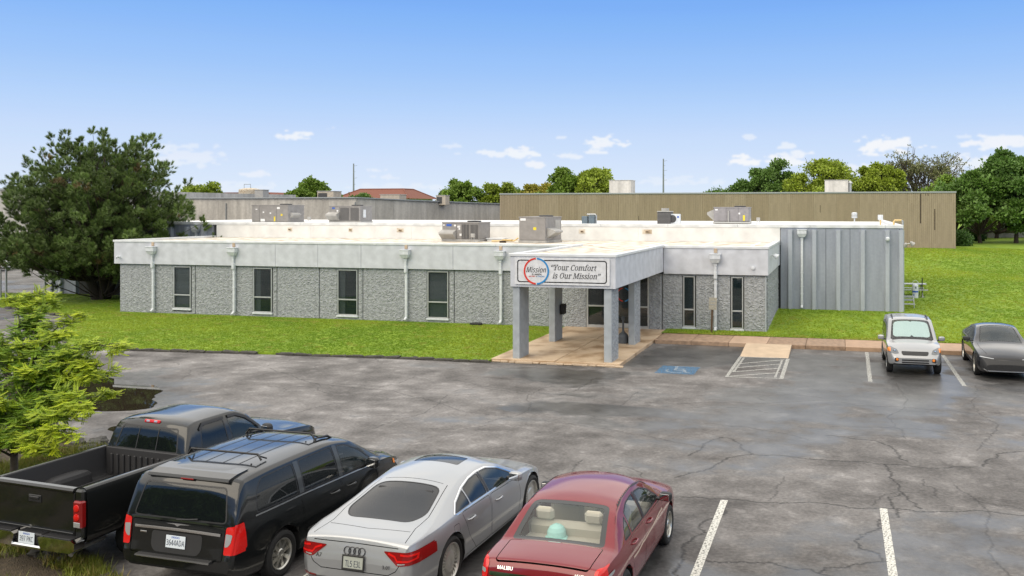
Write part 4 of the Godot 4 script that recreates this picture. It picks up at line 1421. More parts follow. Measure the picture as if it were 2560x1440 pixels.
# cut a soup by an outline seen from one side: view "right", "left", "back", "front" or "top"; returns [inside, outside]
func cut(s: Array, outline: PackedVector2Array, view: String, facing := 0.12) -> Array:
	var dirs := {"right": Vector3.RIGHT, "left": Vector3.LEFT, "back": Vector3.BACK, "front": Vector3.FORWARD, "top": Vector3.UP}
	var d: Vector3 = dirs[view]
	var plane: String = "side" if view in ["right", "left"] else ("top" if view == "top" else "end")
	var lo := outline[0]
	var hi := outline[0]
	for q in outline:
		lo = lo.min(q)
		hi = hi.max(q)
	var p: PackedVector3Array = s[0]
	var n: PackedVector3Array = s[1]
	# from behind or ahead only the near end of the shell counts
	var near := -1e9
	if plane == "end":
		for q in p:
			near = maxf(near, q.z * d.z)
		near -= 0.75
	var ip := PackedVector3Array()
	var inn := PackedVector3Array()
	var op := PackedVector3Array()
	var on := PackedVector3Array()
	for k in range(0, p.size(), 3):
		var a := flat2(p[k], plane)
		var b := flat2(p[k + 1], plane)
		var c := flat2(p[k + 2], plane)
		var g := (n[k] + n[k + 1] + n[k + 2]) / 3.0
		var apart := g.dot(d) < facing or maxf(a.x, maxf(b.x, c.x)) < lo.x or minf(a.x, minf(b.x, c.x)) > hi.x or maxf(a.y, maxf(b.y, c.y)) < lo.y or minf(a.y, minf(b.y, c.y)) > hi.y
		if apart or (plane == "end" and p[k].z * d.z < near) or (plane == "side" and p[k].x * d.x < 0.05) or absf((b - a).cross(c - a)) < 1e-9:
			op.append_array([p[k], p[k + 1], p[k + 2]])
			on.append_array([n[k], n[k + 1], n[k + 2]])
			continue
		var t := PackedVector2Array([a, b, c])
		var inside := Geometry2D.intersect_polygons(t, outline)
		if inside.is_empty():
			op.append_array([p[k], p[k + 1], p[k + 2]])
			on.append_array([n[k], n[k + 1], n[k + 2]])
			continue
		for pass_ in 2:
			var polys: Array = inside if pass_ == 0 else Geometry2D.clip_polygons(t, outline)
			for poly in polys:
				var ix := Geometry2D.triangulate_polygon(poly)
				for q in range(0, ix.size(), 3):
					var vs := []
					for w in 3:
						var r: Vector2 = poly[ix[q + w]]
						var den := (b.y - c.y) * (a.x - c.x) + (c.x - b.x) * (a.y - c.y)
						var l1 := ((b.y - c.y) * (r.x - c.x) + (c.x - b.x) * (r.y - c.y)) / den
						var l2 := ((c.y - a.y) * (r.x - c.x) + (a.x - c.x) * (r.y - c.y)) / den
						var l3 := 1.0 - l1 - l2
						vs.append([p[k] * l1 + p[k + 1] * l2 + p[k + 2] * l3, (n[k] * l1 + n[k + 1] * l2 + n[k + 2] * l3).normalized()])
					for v in vs:
						if pass_ == 0:
							ip.append(v[0])
							inn.append(v[1])
						else:
							op.append(v[0])
							on.append(v[1])
	return [fix_faces([ip, inn]), fix_faces([op, on])]

func push(s: Array, by: float) -> Array:
	var p: PackedVector3Array = s[0].duplicate()
	for k in p.size():
		p[k] += s[1][k] * by
	return [p, s[1]]

func join(a: Array, b: Array) -> Array:
	var p: PackedVector3Array = a[0].duplicate()
	var n: PackedVector3Array = a[1].duplicate()
	p.append_array(b[0])
	n.append_array(b[1])
	return [p, n]

func soup_mesh(s: Array) -> ArrayMesh:
	var m := ArrayMesh.new()
	if s[0].size() < 3:
		return m
	var a := []
	a.resize(Mesh.ARRAY_MAX)
	a[Mesh.ARRAY_VERTEX] = s[0]
	a[Mesh.ARRAY_NORMAL] = s[1]
	m.add_surface_from_arrays(Mesh.PRIMITIVE_TRIANGLES, a)
	return m

func shrunk(o: PackedVector2Array, by: float) -> PackedVector2Array:
	var r := Geometry2D.offset_polygon(o, by, Geometry2D.JOIN_ROUND)
	return r[0] if r.size() else o

# smooth an outline with rounded corners
func soft(pts: Array, r := 0.06) -> PackedVector2Array:
	var o := PackedVector2Array()
	var n := pts.size()
	for k in n:
		var a: Vector2 = pts[(k - 1 + n) % n]
		var b: Vector2 = pts[k]
		var c: Vector2 = pts[(k + 1) % n]
		var q := minf(r, minf(a.distance_to(b), b.distance_to(c)) * 0.45)
		var p0 := b + (a - b).normalized() * q
		var p2 := b + (c - b).normalized() * q
		for t in [0.0, 0.25, 0.5, 0.75, 1.0]:
			o.append(p0.lerp(b, t).lerp(b.lerp(p2, t), t))
	return o

# outline in (s, height) given from the tail; becomes (z, height)
func sz(c: Dictionary, pts: Array) -> Array:
	var o := []
	for p in pts:
		o.append(Vector2(c.length / 2 - p[0], p[1]))
	return o

func xy(pts: Array) -> Array:
	var o := []
	for p in pts:
		o.append(Vector2(p[0], p[1]))
	return o

func body_soup(c: Dictionary) -> Array:
	var at := []
	var s := 0.0
	while s < c.length:
		at.append(s)
		s += 0.05 if s < 0.9 or s > c.length - 0.9 else 0.075
	at.append(c.length)
	for a in c.arch:
		for k in 9:
			var q: float = a[1] * cos(PI * k / 8.0)
			at.append(a[0] + q * 0.9999)
		at.append(a[0] - a[1] - 0.004)
		at.append(a[0] + a[1] + 0.004)
	for q in c.get("extra", []):
		at.append(q)
	at.sort()
	var keep := [at[0]]
	for q in at:
		if q - keep[-1] > 0.0035:
			keep.append(q)
	var secs := []
	for q in keep:
		secs.append(arches(c, q, section(c, q)))
	return loft(secs, keep, c.length)

# windows, lamps, doors: cut out of the body in order
func pane(c: Dictionary, parent: Node, called: String, outline: PackedVector2Array, view: String, glass_m: Material, seal := 0.018, seal_m: Material = null, facing := 0.12):
	var r := cut(c.body, outline, view, facing)
	c.body = r[1]
	var inner := shrunk(outline, -seal)
	var q := cut(r[0], inner, view, -1.0)
	var w := part(called, soup_mesh(push(q[0], -0.004)), glass_m, parent)
	part("seal", soup_mesh(push(q[1], -0.001)), seal_m if seal_m else M.trim_black, w)
	return w

func lens(c: Dictionary, parent: Node, called: String, outline: PackedVector2Array, view: String, m: Material, out := 0.008, facing := 0.05):
	var r := cut(c.body, outline, view, facing)
	c.body = r[1]
	return part(called, soup_mesh(push(r[0], out)), m, parent)

func door(c: Dictionary, parent: Node, called: String, outline: PackedVector2Array, view: String, m: Material, gap := 0.007, facing := 0.02):
	var r := cut(c.body, outline, view, facing)
	c.body = r[1]
	var q := cut(r[0], shrunk(outline, -gap), view, -1.0)
	return part(called, soup_mesh(q[0]), m, parent)

# lay a trim strip on the body without cutting it
func trim(c: Dictionary, parent: Node, called: String, outline: PackedVector2Array, view: String, m: Material, out := 0.006, facing := 0.05, from = null):
	var r := cut(c.whole if from == null else from, outline, view, facing)
	return part(called, soup_mesh(push(r[0], out)), m, parent)

func finish_body(c: Dictionary, parent: Node, m: Material):
	# painted shell and dark underside
	var p: PackedVector3Array = c.body[0]
	var n: PackedVector3Array = c.body[1]
	var up := [PackedVector3Array(), PackedVector3Array()]
	var dn := [PackedVector3Array(), PackedVector3Array()]
	for k in range(0, p.size(), 3):
		var g := (n[k].y + n[k + 1].y + n[k + 2].y) / 3.0
		var f := (p[k + 2] - p[k]).cross(p[k + 1] - p[k]).normalized()
		var t := dn if (g < -0.75 or f.y < -0.8 or (absf(f.z) > 0.8 and absf(p[k].z) < c.length / 2 - 0.55 and maxf(p[k].y, maxf(p[k + 1].y, p[k + 2].y)) < c.axle * 2.25)) and p[k].y < 0.9 else up
		for w in 3:
			t[0].append(p[k + w])
			t[1].append(n[k + w])
	part("body", soup_mesh(up), m, parent)
	part("underbody", soup_mesh(dn), M.under_black, parent)

func strip_line(a: Array, width: float) -> PackedVector2Array:
	# band along a line of points
	var up := PackedVector2Array()
	var dn := PackedVector2Array()
	for k in a.size():
		var d: Vector2 = (a[min(k + 1, a.size() - 1)] - a[max(k - 1, 0)]).normalized()
		var n := Vector2(-d.y, d.x) * width / 2
		up.append(a[k] + n)
		dn.append(a[k] - n)
	dn.reverse()
	up.append_array(dn)
	return up

# ------------------------------------------------------------------ wheels
func tyre_mesh(r: float, w: float, rim: float) -> ArrayMesh:
	var h := w / 2
	return lathe([Vector2(rim, -h * 0.72), Vector2(rim + 0.012, -h * 0.86), Vector2((r + rim) / 2, -h), Vector2(r - 0.028, -h * 0.93), Vector2(r - 0.006, -h * 0.76), Vector2(r, -h * 0.5), Vector2(r, h * 0.5), Vector2(r - 0.006, h * 0.76), Vector2(r - 0.028, h * 0.93), Vector2((r + rim) / 2, h), Vector2(rim + 0.012, h * 0.86), Vector2(rim, h * 0.72)], 40)

# rim with its outer face at +y
func rim_mesh(r: float, w: float, spokes: int, style: String) -> ArrayMesh:
	var st := tool()
	var h := w / 2
	add_lathe(st, [Vector2(r - 0.03, h * 0.1), Vector2(r - 0.022, h * 0.7), Vector2(r - 0.006, h * 0.86), Vector2(r + 0.004, h * 0.84), Vector2(r + 0.004, -h * 0.7)], 40)
	var hub := 0.075 if style != "fan" else r * 0.58
	var face := h * 0.62
	add_lathe(st, [Vector2(hub, face - 0.05), Vector2(hub, face), Vector2(hub * 0.8, face + 0.012), Vector2(hub * 0.4, face + 0.014), Vector2(0.03, face + 0.006), Vector2(0, face + 0.006)], 24)
	for k in spokes:
		var a := TAU * k / spokes
		var b := Basis(Vector3.UP, a)
		var w0 := 0.042
		var w1 := 0.05
		if spokes > 6:
			w0 *= 5.0 / spokes
			w1 *= 5.0 / spokes
		if style == "fan":
			w0 = 0.009
			w1 = 0.016
		elif style == "pair":
			w0 = 0.028
			w1 = 0.032
			b = Basis(Vector3.UP, a + (0.16 if k % 2 else -0.16) + (0.0))
		var x0 := hub * 0.85
		var x1 := r - 0.012
		var y0 := face
		var y1 := face + (-0.004 if style == "fan" else -0.02)
		var t := [Vector3(x0, y0, -w0), Vector3(x0, y0, w0), Vector3(x1, y1, w1), Vector3(x1, y1, -w1)]
		var l := [Vector3(x0, y0 - 0.045, -w0 - 0.008), Vector3(x0, y0 - 0.045, w0 + 0.008), Vector3(x1, y1 - 0.06, w1 + 0.008), Vector3(x1, y1 - 0.06, -w1 - 0.008)]
		for q in [t, l]:
			for n in 4:
				q[n] = b * q[n]
		quad(st, t[0], t[3], t[2], t[1])
		for n in 4:
			var m := (n + 1) % 4
			quad(st, t[n], t[m], l[m], l[n])
	return st.commit()

func add_wheels(c: Dictionary, parent: Node, style := "spoke", spokes := 5, metal: Material = null):
	var r: float = c.axle
	var rim: float = c.get("rim", r * 0.66)
	var w: float = c.get("tyre_w", 0.22)
	var ty := tyre_mesh(r, w, rim)
	var rm := rim_mesh(rim, w, spokes, style)
	var back := lathe([Vector2(0, -0.02), Vector2(rim, -0.02), Vector2(rim, 0.0), Vector2(0, 0.01)], 24)
	for a in c.arch:
		for side in [1.0, -1.0]:
			var o := Node3D.new()
			o.name = "wheel"
			parent.add_child(o, true)
			o.position = Vector3(side * (c.track / 2), r, c.length / 2 - a[0])
			o.rotation = Vector3(0.3 * a[0], 0, -PI / 2 * side)
			part("tyre", ty, M.rubber, o)
			part("rim", rm, metal if metal else M.alloy, o)
			part("brake_disc", back, M.under_black, o)

# ------------------------------------------------------------------ fittings
func plate(parent: Node, at: Vector3, turn: Vector3, words: String, dark := false):
	var o := Node3D.new()
	o.name = "licence_plate"
	parent.add_child(o, true)
	o.position = at
	o.rotation = turn
	part("plate_sheet", box(Vector3(0.30, 0.155, 0.006), 0.002), M.plate_grey if dark else M.plate_white, o)
	if dark:
		var st := tool()
		add_box(st, Vector3(0, 0.079, 0.002), Vector3(0.325, 0.018, 0.016), 0.003)
		add_box(st, Vector3(0, -0.076, 0.002), Vector3(0.325, 0.026, 0.016), 0.003)
		add_box(st, Vector3(-0.155, 0, 0.002), Vector3(0.018, 0.142, 0.015), 0.003)
		add_box(st, Vector3(0.155, 0, 0.002), Vector3(0.018, 0.142, 0.015), 0.003)
		part("plate_frame", st.commit(), M.plate_dark, o)
	var t := part("plate_number", lettering(words, 0.098, false, 0.002), M.plate_text, o, Vector3(0, -0.012, 0.004))
	t.scale = Vector3(0.70 if words.length() > 6 else 0.84, 1.0, 1.0)
	if not dark:
		part("plate_state", lettering("KANSAS", 0.036, false, 0.002), M.label_blue, o, Vector3(0, 0.056, 0.004))

func mirror_mesh(w: float, h: float, d: float) -> ArrayMesh:
	var st := tool()
	add_box(st, Vector3.ZERO, Vector3(w, h, d), minf(h, d) * 0.32)
	return st.commit()

func add_mirrors(c: Dictionary, parent: Node, at: Vector3, size: Vector3, m: Material):
	for side in [1.0, -1.0]:
		var o := Node3D.new()
		o.name = "mirror"
		parent.add_child(o, true)
		o.position = Vector3(side * at.x, at.y, at.z)
		o.rotation.y = -0.18 * side
		part("shell", lump(900 + int(size.x * 100), size / 2, 0.0, 8, 14), m, o, Vector3(side * size.x * 0.55, 0.02, 0))
		part("mirror_glass", box(Vector3(size.x * 0.78, size.y * 0.7, 0.006), 0.003), M.chrome, o, Vector3(side * size.x * 0.55, 0.02, size.z * 0.47))
		var st := tool()
		add_box(st, Vector3(side * 0.02, -size.y * 0.2, 0), Vector3(0.16, 0.045, 0.06), 0.015)
		part("stalk", st.commit(), M.trim_black, o)

func handle(parent: Node, at: Vector3, side: float, m: Material, length := 0.22):
	var st := tool()
	add_tube(st, [Vector3(0, 0, -length / 2), Vector3(side * 0.035, 0.004, -length / 2 + 0.03), Vector3(side * 0.04, 0.006, 0), Vector3(side * 0.035, 0.004, length / 2 - 0.03), Vector3(0, 0, length / 2)], [0.014, 0.016, 0.017, 0.016, 0.014], 8)
	part("handle", st.commit(), m, parent, at)

func seat(parent: Node, at: Vector3, width: float, m: Material, rests: Array):
	var o := Node3D.new()
	o.name = "seat"
	parent.add_child(o, true)
	o.position = at
	var st := tool()
	add_box(st, Vector3(0, 0.10, -0.05), Vector3(width, 0.2, 0.52), 0.06)
	part("cushion", st.commit(), m, o)
	st = tool()
	add_box(st, Vector3(0, 0.46, 0.26), Vector3(width, 0.62, 0.16), 0.06, Basis(Vector3.RIGHT, 0.22))
	part("backrest", st.commit(), m, o)
	for x in rests:
		st = tool()
		add_box(st, Vector3(x, 0.86, 0.36), Vector3(0.27, 0.19, 0.11), 0.045, Basis(Vector3.RIGHT, 0.2))
		part("headrest", st.commit(), m, o)

# ------------------------------------------------------------------ the vehicles
# where a line of sight along the view direction meets the shell: [point, normal]
func hit(c: Dictionary, view: String, q: Vector2) -> Array:
	var dirs := {"right": Vector3.RIGHT, "left": Vector3.LEFT, "back": Vector3.BACK, "front": Vector3.FORWARD, "top": Vector3.UP}
	var d: Vector3 = dirs[view]
	var plane: String = "side" if view in ["right", "left"] else ("top" if view == "top" else "end")
	var p: PackedVector3Array = c.whole[0]
	var n: PackedVector3Array = c.whole[1]
	var best := -1e9
	var found := [Vector3(q.x, q.y, 0), d]
	for k in range(0, p.size(), 3):
		var a := flat2(p[k], plane)
		var b := flat2(p[k + 1], plane)
		var e := flat2(p[k + 2], plane)
		if Geometry2D.point_is_inside_triangle(q, a, b, e):
			var den := (b.y - e.y) * (a.x - e.x) + (e.x - b.x) * (a.y - e.y)
			if absf(den) < 1e-10:
				continue
			var l1 := ((b.y - e.y) * (q.x - e.x) + (e.x - b.x) * (q.y - e.y)) / den
			var l2 := ((e.y - a.y) * (q.x - e.x) + (a.x - e.x) * (q.y - e.y)) / den
			var v := p[k] * l1 + p[k + 1] * l2 + p[k + 2] * (1.0 - l1 - l2)
			if v.dot(d) > best:
				best = v.dot(d)
				found = [v, (n[k] + n[k + 1] + n[k + 2]).normalized()]
	return found

# a badge or lettering laid on the tail
func tail_mark(c: Dictionary, parent: Node, called: String, mesh: Mesh, m: Material, x: float, y: float, out := 0.004):
	var h := hit(c, "back", Vector2(x, y))
	var tilt := atan2(h[1].y, h[1].z)
	return part(called, mesh, m, parent, h[0] + h[1] * out, Vector3(-clampf(tilt, -0.6, 0.9), 0, 0))

func start_car(c: Dictionary, called: String, label: String, category: String, at: Vector3, turn: float, group := "") -> Node3D:
	var o := thing(called, label, category, at, turn, group)
	c.body = body_soup(c)
	c.whole = [c.body[0].duplicate(), c.body[1].duplicate()]
	return o

func side_windows(c: Dictionary, o: Node, panes: Array, r := 0.05, seal := 0.016, seal_m: Material = null):
	for w in panes:
		for v in ["right", "left"]:
			pane(c, o, "side_window", soft(sz(c, w[0]), r), v, w[1], seal, seal_m)

func doors(c: Dictionary, o: Node, outlines: Array, paint_m: Material, handles: Array, handle_m: Material):
	for k in outlines.size():
		for v in ["right", "left"]:
			var d = door(c, o, "door", soft(sz(c, outlines[k]), 0.07), v, paint_m)
			if k < handles.size():
				var side := 1.0 if v == "right" else -1.0
				var h := hit(c, v, Vector2(c.length / 2 - handles[k][0], handles[k][1]))
				handle(d, h[0], side, handle_m)

func tub(c: Dictionary, o: Node, s0: float, s1: float, w: float, y: float, m: Material):
	var st := tool()
	var z0: float = c.length / 2 - s1
	var z1: float = c.length / 2 - s0
	add_span(st, Vector3(-w, 0.30, z0), Vector3(w, 0.36, z1))
	add_span(st, Vector3(-w, 0.36, z0), Vector3(w, y, z0 + 0.35), 0.06)
	add_span(st, Vector3(-w, 0.36, z1 - 0.12), Vector3(w, y - 0.1, z1))
	add_span(st, Vector3(-w - 0.02, 0.36, z0), Vector3(-w + 0.03, y - 0.12, z1))
	add_span(st, Vector3(w - 0.03, 0.36, z0), Vector3(w + 0.02, y - 0.12, z1))
	part("cabin_tub", st.commit(), m, o)

func mirrored(p: Array) -> Array:
	var o := []
	for q in p:
		o.append([-q[0], q[1]])
	return o

func build_vehicles():
	build_sedan()
	build_fastback()
	build_minivan()
	build_pickup()
	build_suv()
	build_charcoal()
	build_far_cars()

func build_sedan():
	var c := {"length": 4.65, "axle": 0.315, "rim": 0.205, "tyre_w": 0.205, "track": 1.56, "arch": [[0.98, 0.375], [3.68, 0.375]], "tuck": 0.10,
		"bottom": [[0, .44], [.08, .36], [.35, .25], [1, .2], [3.8, .2], [4.4, .22], [4.55, .3], [4.65, .38]],
		"width": [[0, .72], [.06, .80], [.22, .855], [1.0, .885], [2.5, .888], [3.6, .88], [4.2, .83], [4.5, .70], [4.65, .52]],
		"belt": [[0, .62], [.04, .78], [.1, .91], [.5, .955], [1.2, .955], [2.5, .93], [3.3, .90], [3.9, .83], [4.3, .74], [4.55, .62], [4.65, .52]],
		"belt_in": [[0, .96], [1, .965], [3.4, .965], [4.65, .94]],
		"edge": [[0, .66], [.04, .82], [.1, .945], [.5, .985], [.66, 1.0], [.9, 1.14], [1.2, 1.30], [1.6, 1.375], [2.1, 1.385], [2.6, 1.32], [3.0, 1.14], [3.35, .94], [3.9, .86], [4.3, .77], [4.55, .64], [4.65, .53]],
		"edge_in": [[0, .93], [.5, .92], [.65, .90], [1.0, .80], [1.4, .725], [2.0, .705], [2.6, .72], [3.1, .82], [3.4, .88], [4.2, .86], [4.65, .8]],
		"top": [[0, .68], [.035, .85], [.09, .975], [.5, 1.03], [.72, 1.045], [.95, 1.18], [1.25, 1.345], [1.6, 1.43], [2.1, 1.455], [2.6, 1.42], [2.9, 1.31], [3.3, 1.08], [3.5, .985], [4.0, .92], [4.35, .83], [4.55, .70], [4.65, .55]]}
	var o := start_car(c, "parked_sedan", "dark red four-door sedan with a mint cap behind its rear window", "car", Vector3(-3.62, 0, -12.86), -0.03, "cars parked in the near row")
	var z := func(s: float) -> float: return c.length / 2 - s
	pane(c, o, "rear_window", soft([Vector2(-.66, z.call(.67)), Vector2(.66, z.call(.67)), Vector2(.55, z.call(1.33)), Vector2(-.55, z.call(1.33))], .09), "top", M.clear_glass, 0.075, M.frit)
	pane(c, o, "windscreen", soft([Vector2(-.52, z.call(2.72)), Vector2(.52, z.call(2.72)), Vector2(.66, z.call(3.44)), Vector2(-.66, z.call(3.44))], .09), "top", M.clear_glass, 0.04)
	side_windows(c, o, [[[[1.06, .985], [1.16, 1.12], [1.36, 1.23], [1.36, .985]], M.clear_glass], [[[1.40, .985], [1.40, 1.25], [1.62, 1.315], [2.0, 1.335], [2.0, .975]], M.clear_glass], [[[2.09, .972], [2.09, 1.332], [2.4, 1.30], [2.7, 1.20], [3.03, 1.0], [3.03, .965]], M.clear_glass]], .04, .02)
	# black band between the door windows
	for v in ["right", "left"]:
		trim(c, o, "pillar_trim", soft(sz(c, [[2.01, .975], [2.01, 1.338], [2.08, 1.336], [2.08, .973]]), .01), v, M.trim_black, 0.003)
		trim(c, o, "roof_moulding", strip_line(sz(c, [[.78, 1.075], [.95, 1.19], [1.2, 1.315], [1.6, 1.386], [2.1, 1.396], [2.6, 1.335], [2.9, 1.21]]), .022), v, M.trim_black, 0.004, .45)
	doors(c, o, [[[1.18, .96], [2.02, .955], [2.05, .30], [1.55, .30], [1.34, .62]], [[2.05, .955], [3.12, .93], [3.2, .6], [3.18, .30], [2.08, .30]]], M.paint_red, [[1.42, .86], [2.28, .86]], M.paint_red)
	# lid, lamps, bright bar
	door(c, o, "boot_lid", soft([Vector2(-.64, z.call(.085)), Vector2(.64, z.call(.085)), Vector2(.66, z.call(.66)), Vector2(-.66, z.call(.66))], .05), "top", M.paint_red, .012, .25)
	for sx in [1.0, -1.0]:
		var out := [[.72 * sx, .64], [.71 * sx, .955], [.95 * sx, .97], [.95 * sx, .64]]
		var l := cut(c.body, soft(xy(out), .04), "back", 0.1)
		c.body = l[1]
		var side := "right" if sx > 0 else "left"
		var l2 := cut(c.body, soft(sz(c, [[-.1, .64], [-.1, .96], [.16, .93], [.22, .66]]), .04), side, 0.5)
		c.body = l2[1]
		var lamp := part("tail_lamp", soup_mesh(push(join(l[0], l2[0]), .008)), M.lens_red, o)
		trim(c, lamp, "reverse_lens", soft(xy([[.74 * sx, .80], [.74 * sx, .85], [.86 * sx, .86], [.86 * sx, .81]]), .02), "back", M.lens_clear, .012)
	trim(c, o, "bright_bar", soft(xy([[-.69, .775], [.69, .775], [.69, .825], [-.69, .825]]), .02), "back", M.chrome, .016)
	tail_mark(c, o, "emblem", prism(PackedVector2Array([Vector2(-.09, -.012), Vector2(-.03, -.012), Vector2(-.03, -.026), Vector2(.03, -.026), Vector2(.03, -.012), Vector2(.09, -.012), Vector2(.07, .014), Vector2(.03, .014), Vector2(.03, .026), Vector2(-.03, .026), Vector2(-.03, .014), Vector2(-.07, .014)]), .008), M.label_gold, 0, .80, .022)
	tail_mark(c, o, "lettering", lettering("MALIBU", .06, false, .004), M.chrome, -.48, .88)
	tail_mark(c, o, "lettering", lettering("LS V6", .05, false, .004), M.chrome, .52, .88)
	plate(o, hit(c, "back", Vector2(0, .68))[0] + Vector3(0, 0, .01), Vector3(-.1, 0, 0), "")
	add_mirrors(c, o, Vector3(.87, 1.0, z.call(2.95)), Vector3(.20, .14, .12), M.trim_black)
	# scrape down the passenger side, worn to primer
	var line := []
	var rng := RandomNumberGenerator.new()
	rng.seed = 12
	for k in 15:
		line.append(Vector2(z.call(1.35 + k * .125), .655 + k * .009 + rng.randf_range(-.012, .012)))
	var scar: Node3D = trim(c, o, "scrape", strip_line(line, .035), "right", M.primer, .0025, .05)
	scar.set_meta("label", "pale scrape along the passenger side")
	c.liner = c.body
	finish_body(c, o, M.paint_red)
	add_wheels(c, o, "spoke", 7, M.satin)
	# cabin seen through the clear glass
	tub(c, o, .85, 3.3, .70, .80, M.seat_beige)
	seat(o, Vector3(0, .36, z.call(1.55)), 1.25, M.seat_beige, [-.36, .36])
	seat(o, Vector3(-.36, .36, z.call(2.45)), .52, M.seat_beige, [0.0])
	seat(o, Vector3(.36, .36, z.call(2.45)), .52, M.seat_beige, [0.0])
	part("parcel_shelf", span(Vector3(-.60, .90, z.call(1.22)), Vector3(.60, .93, z.call(.74)), .01), M.seat_beige, o)
	part("headliner", soup_mesh(push(cut(c.whole, soft([Vector2(-.5, z.call(1.32)), Vector2(.5, z.call(1.32)), Vector2(.5, z.call(2.65)), Vector2(-.5, z.call(2.65))], .05), "top")[0], -.03)), M.seat_beige, o)
	# baseball cap lying on the shelf
	var cap := thing("baseball_cap", "mint baseball cap lying on the parcel shelf of the red sedan", "cap", o.position + Basis(Vector3.UP, -.03) * Vector3(-.16, .932, z.call(1.10)), .3)
	cap.scale = Vector3.ONE * 1.25
	part("crown", lathe([Vector2(.105, 0), Vector2(.108, .03), Vector2(.102, .075), Vector2(.08, .115), Vector2(.045, .138), Vector2(.012, .146), Vector2(0, .148)], 18), M.cap_mint, cap)
	var st := tool()
	for k in 14:
		var a := lerpf(-.25, PI + .25, k / 14.0)
		var b := lerpf(-.25, PI + .25, (k + 1) / 14.0)
		var f := func(t: float, r: float, y: float): return Vector3(cos(t) * r, y, -.0 + sin(t) * (r + (.07 if r > .11 else 0.0)))
		quad(st, f.call(a, .1, .012), f.call(b, .1, .012), f.call(b, .125, -.012 * 0 + .004), f.call(a, .125, .004))
	part("brim", st.commit(), M.cap_mint, cap)
	part("button", lathe([Vector2(.012, .145), Vector2(.008, .155), Vector2(0, .157)], 8), M.cap_mint, cap)

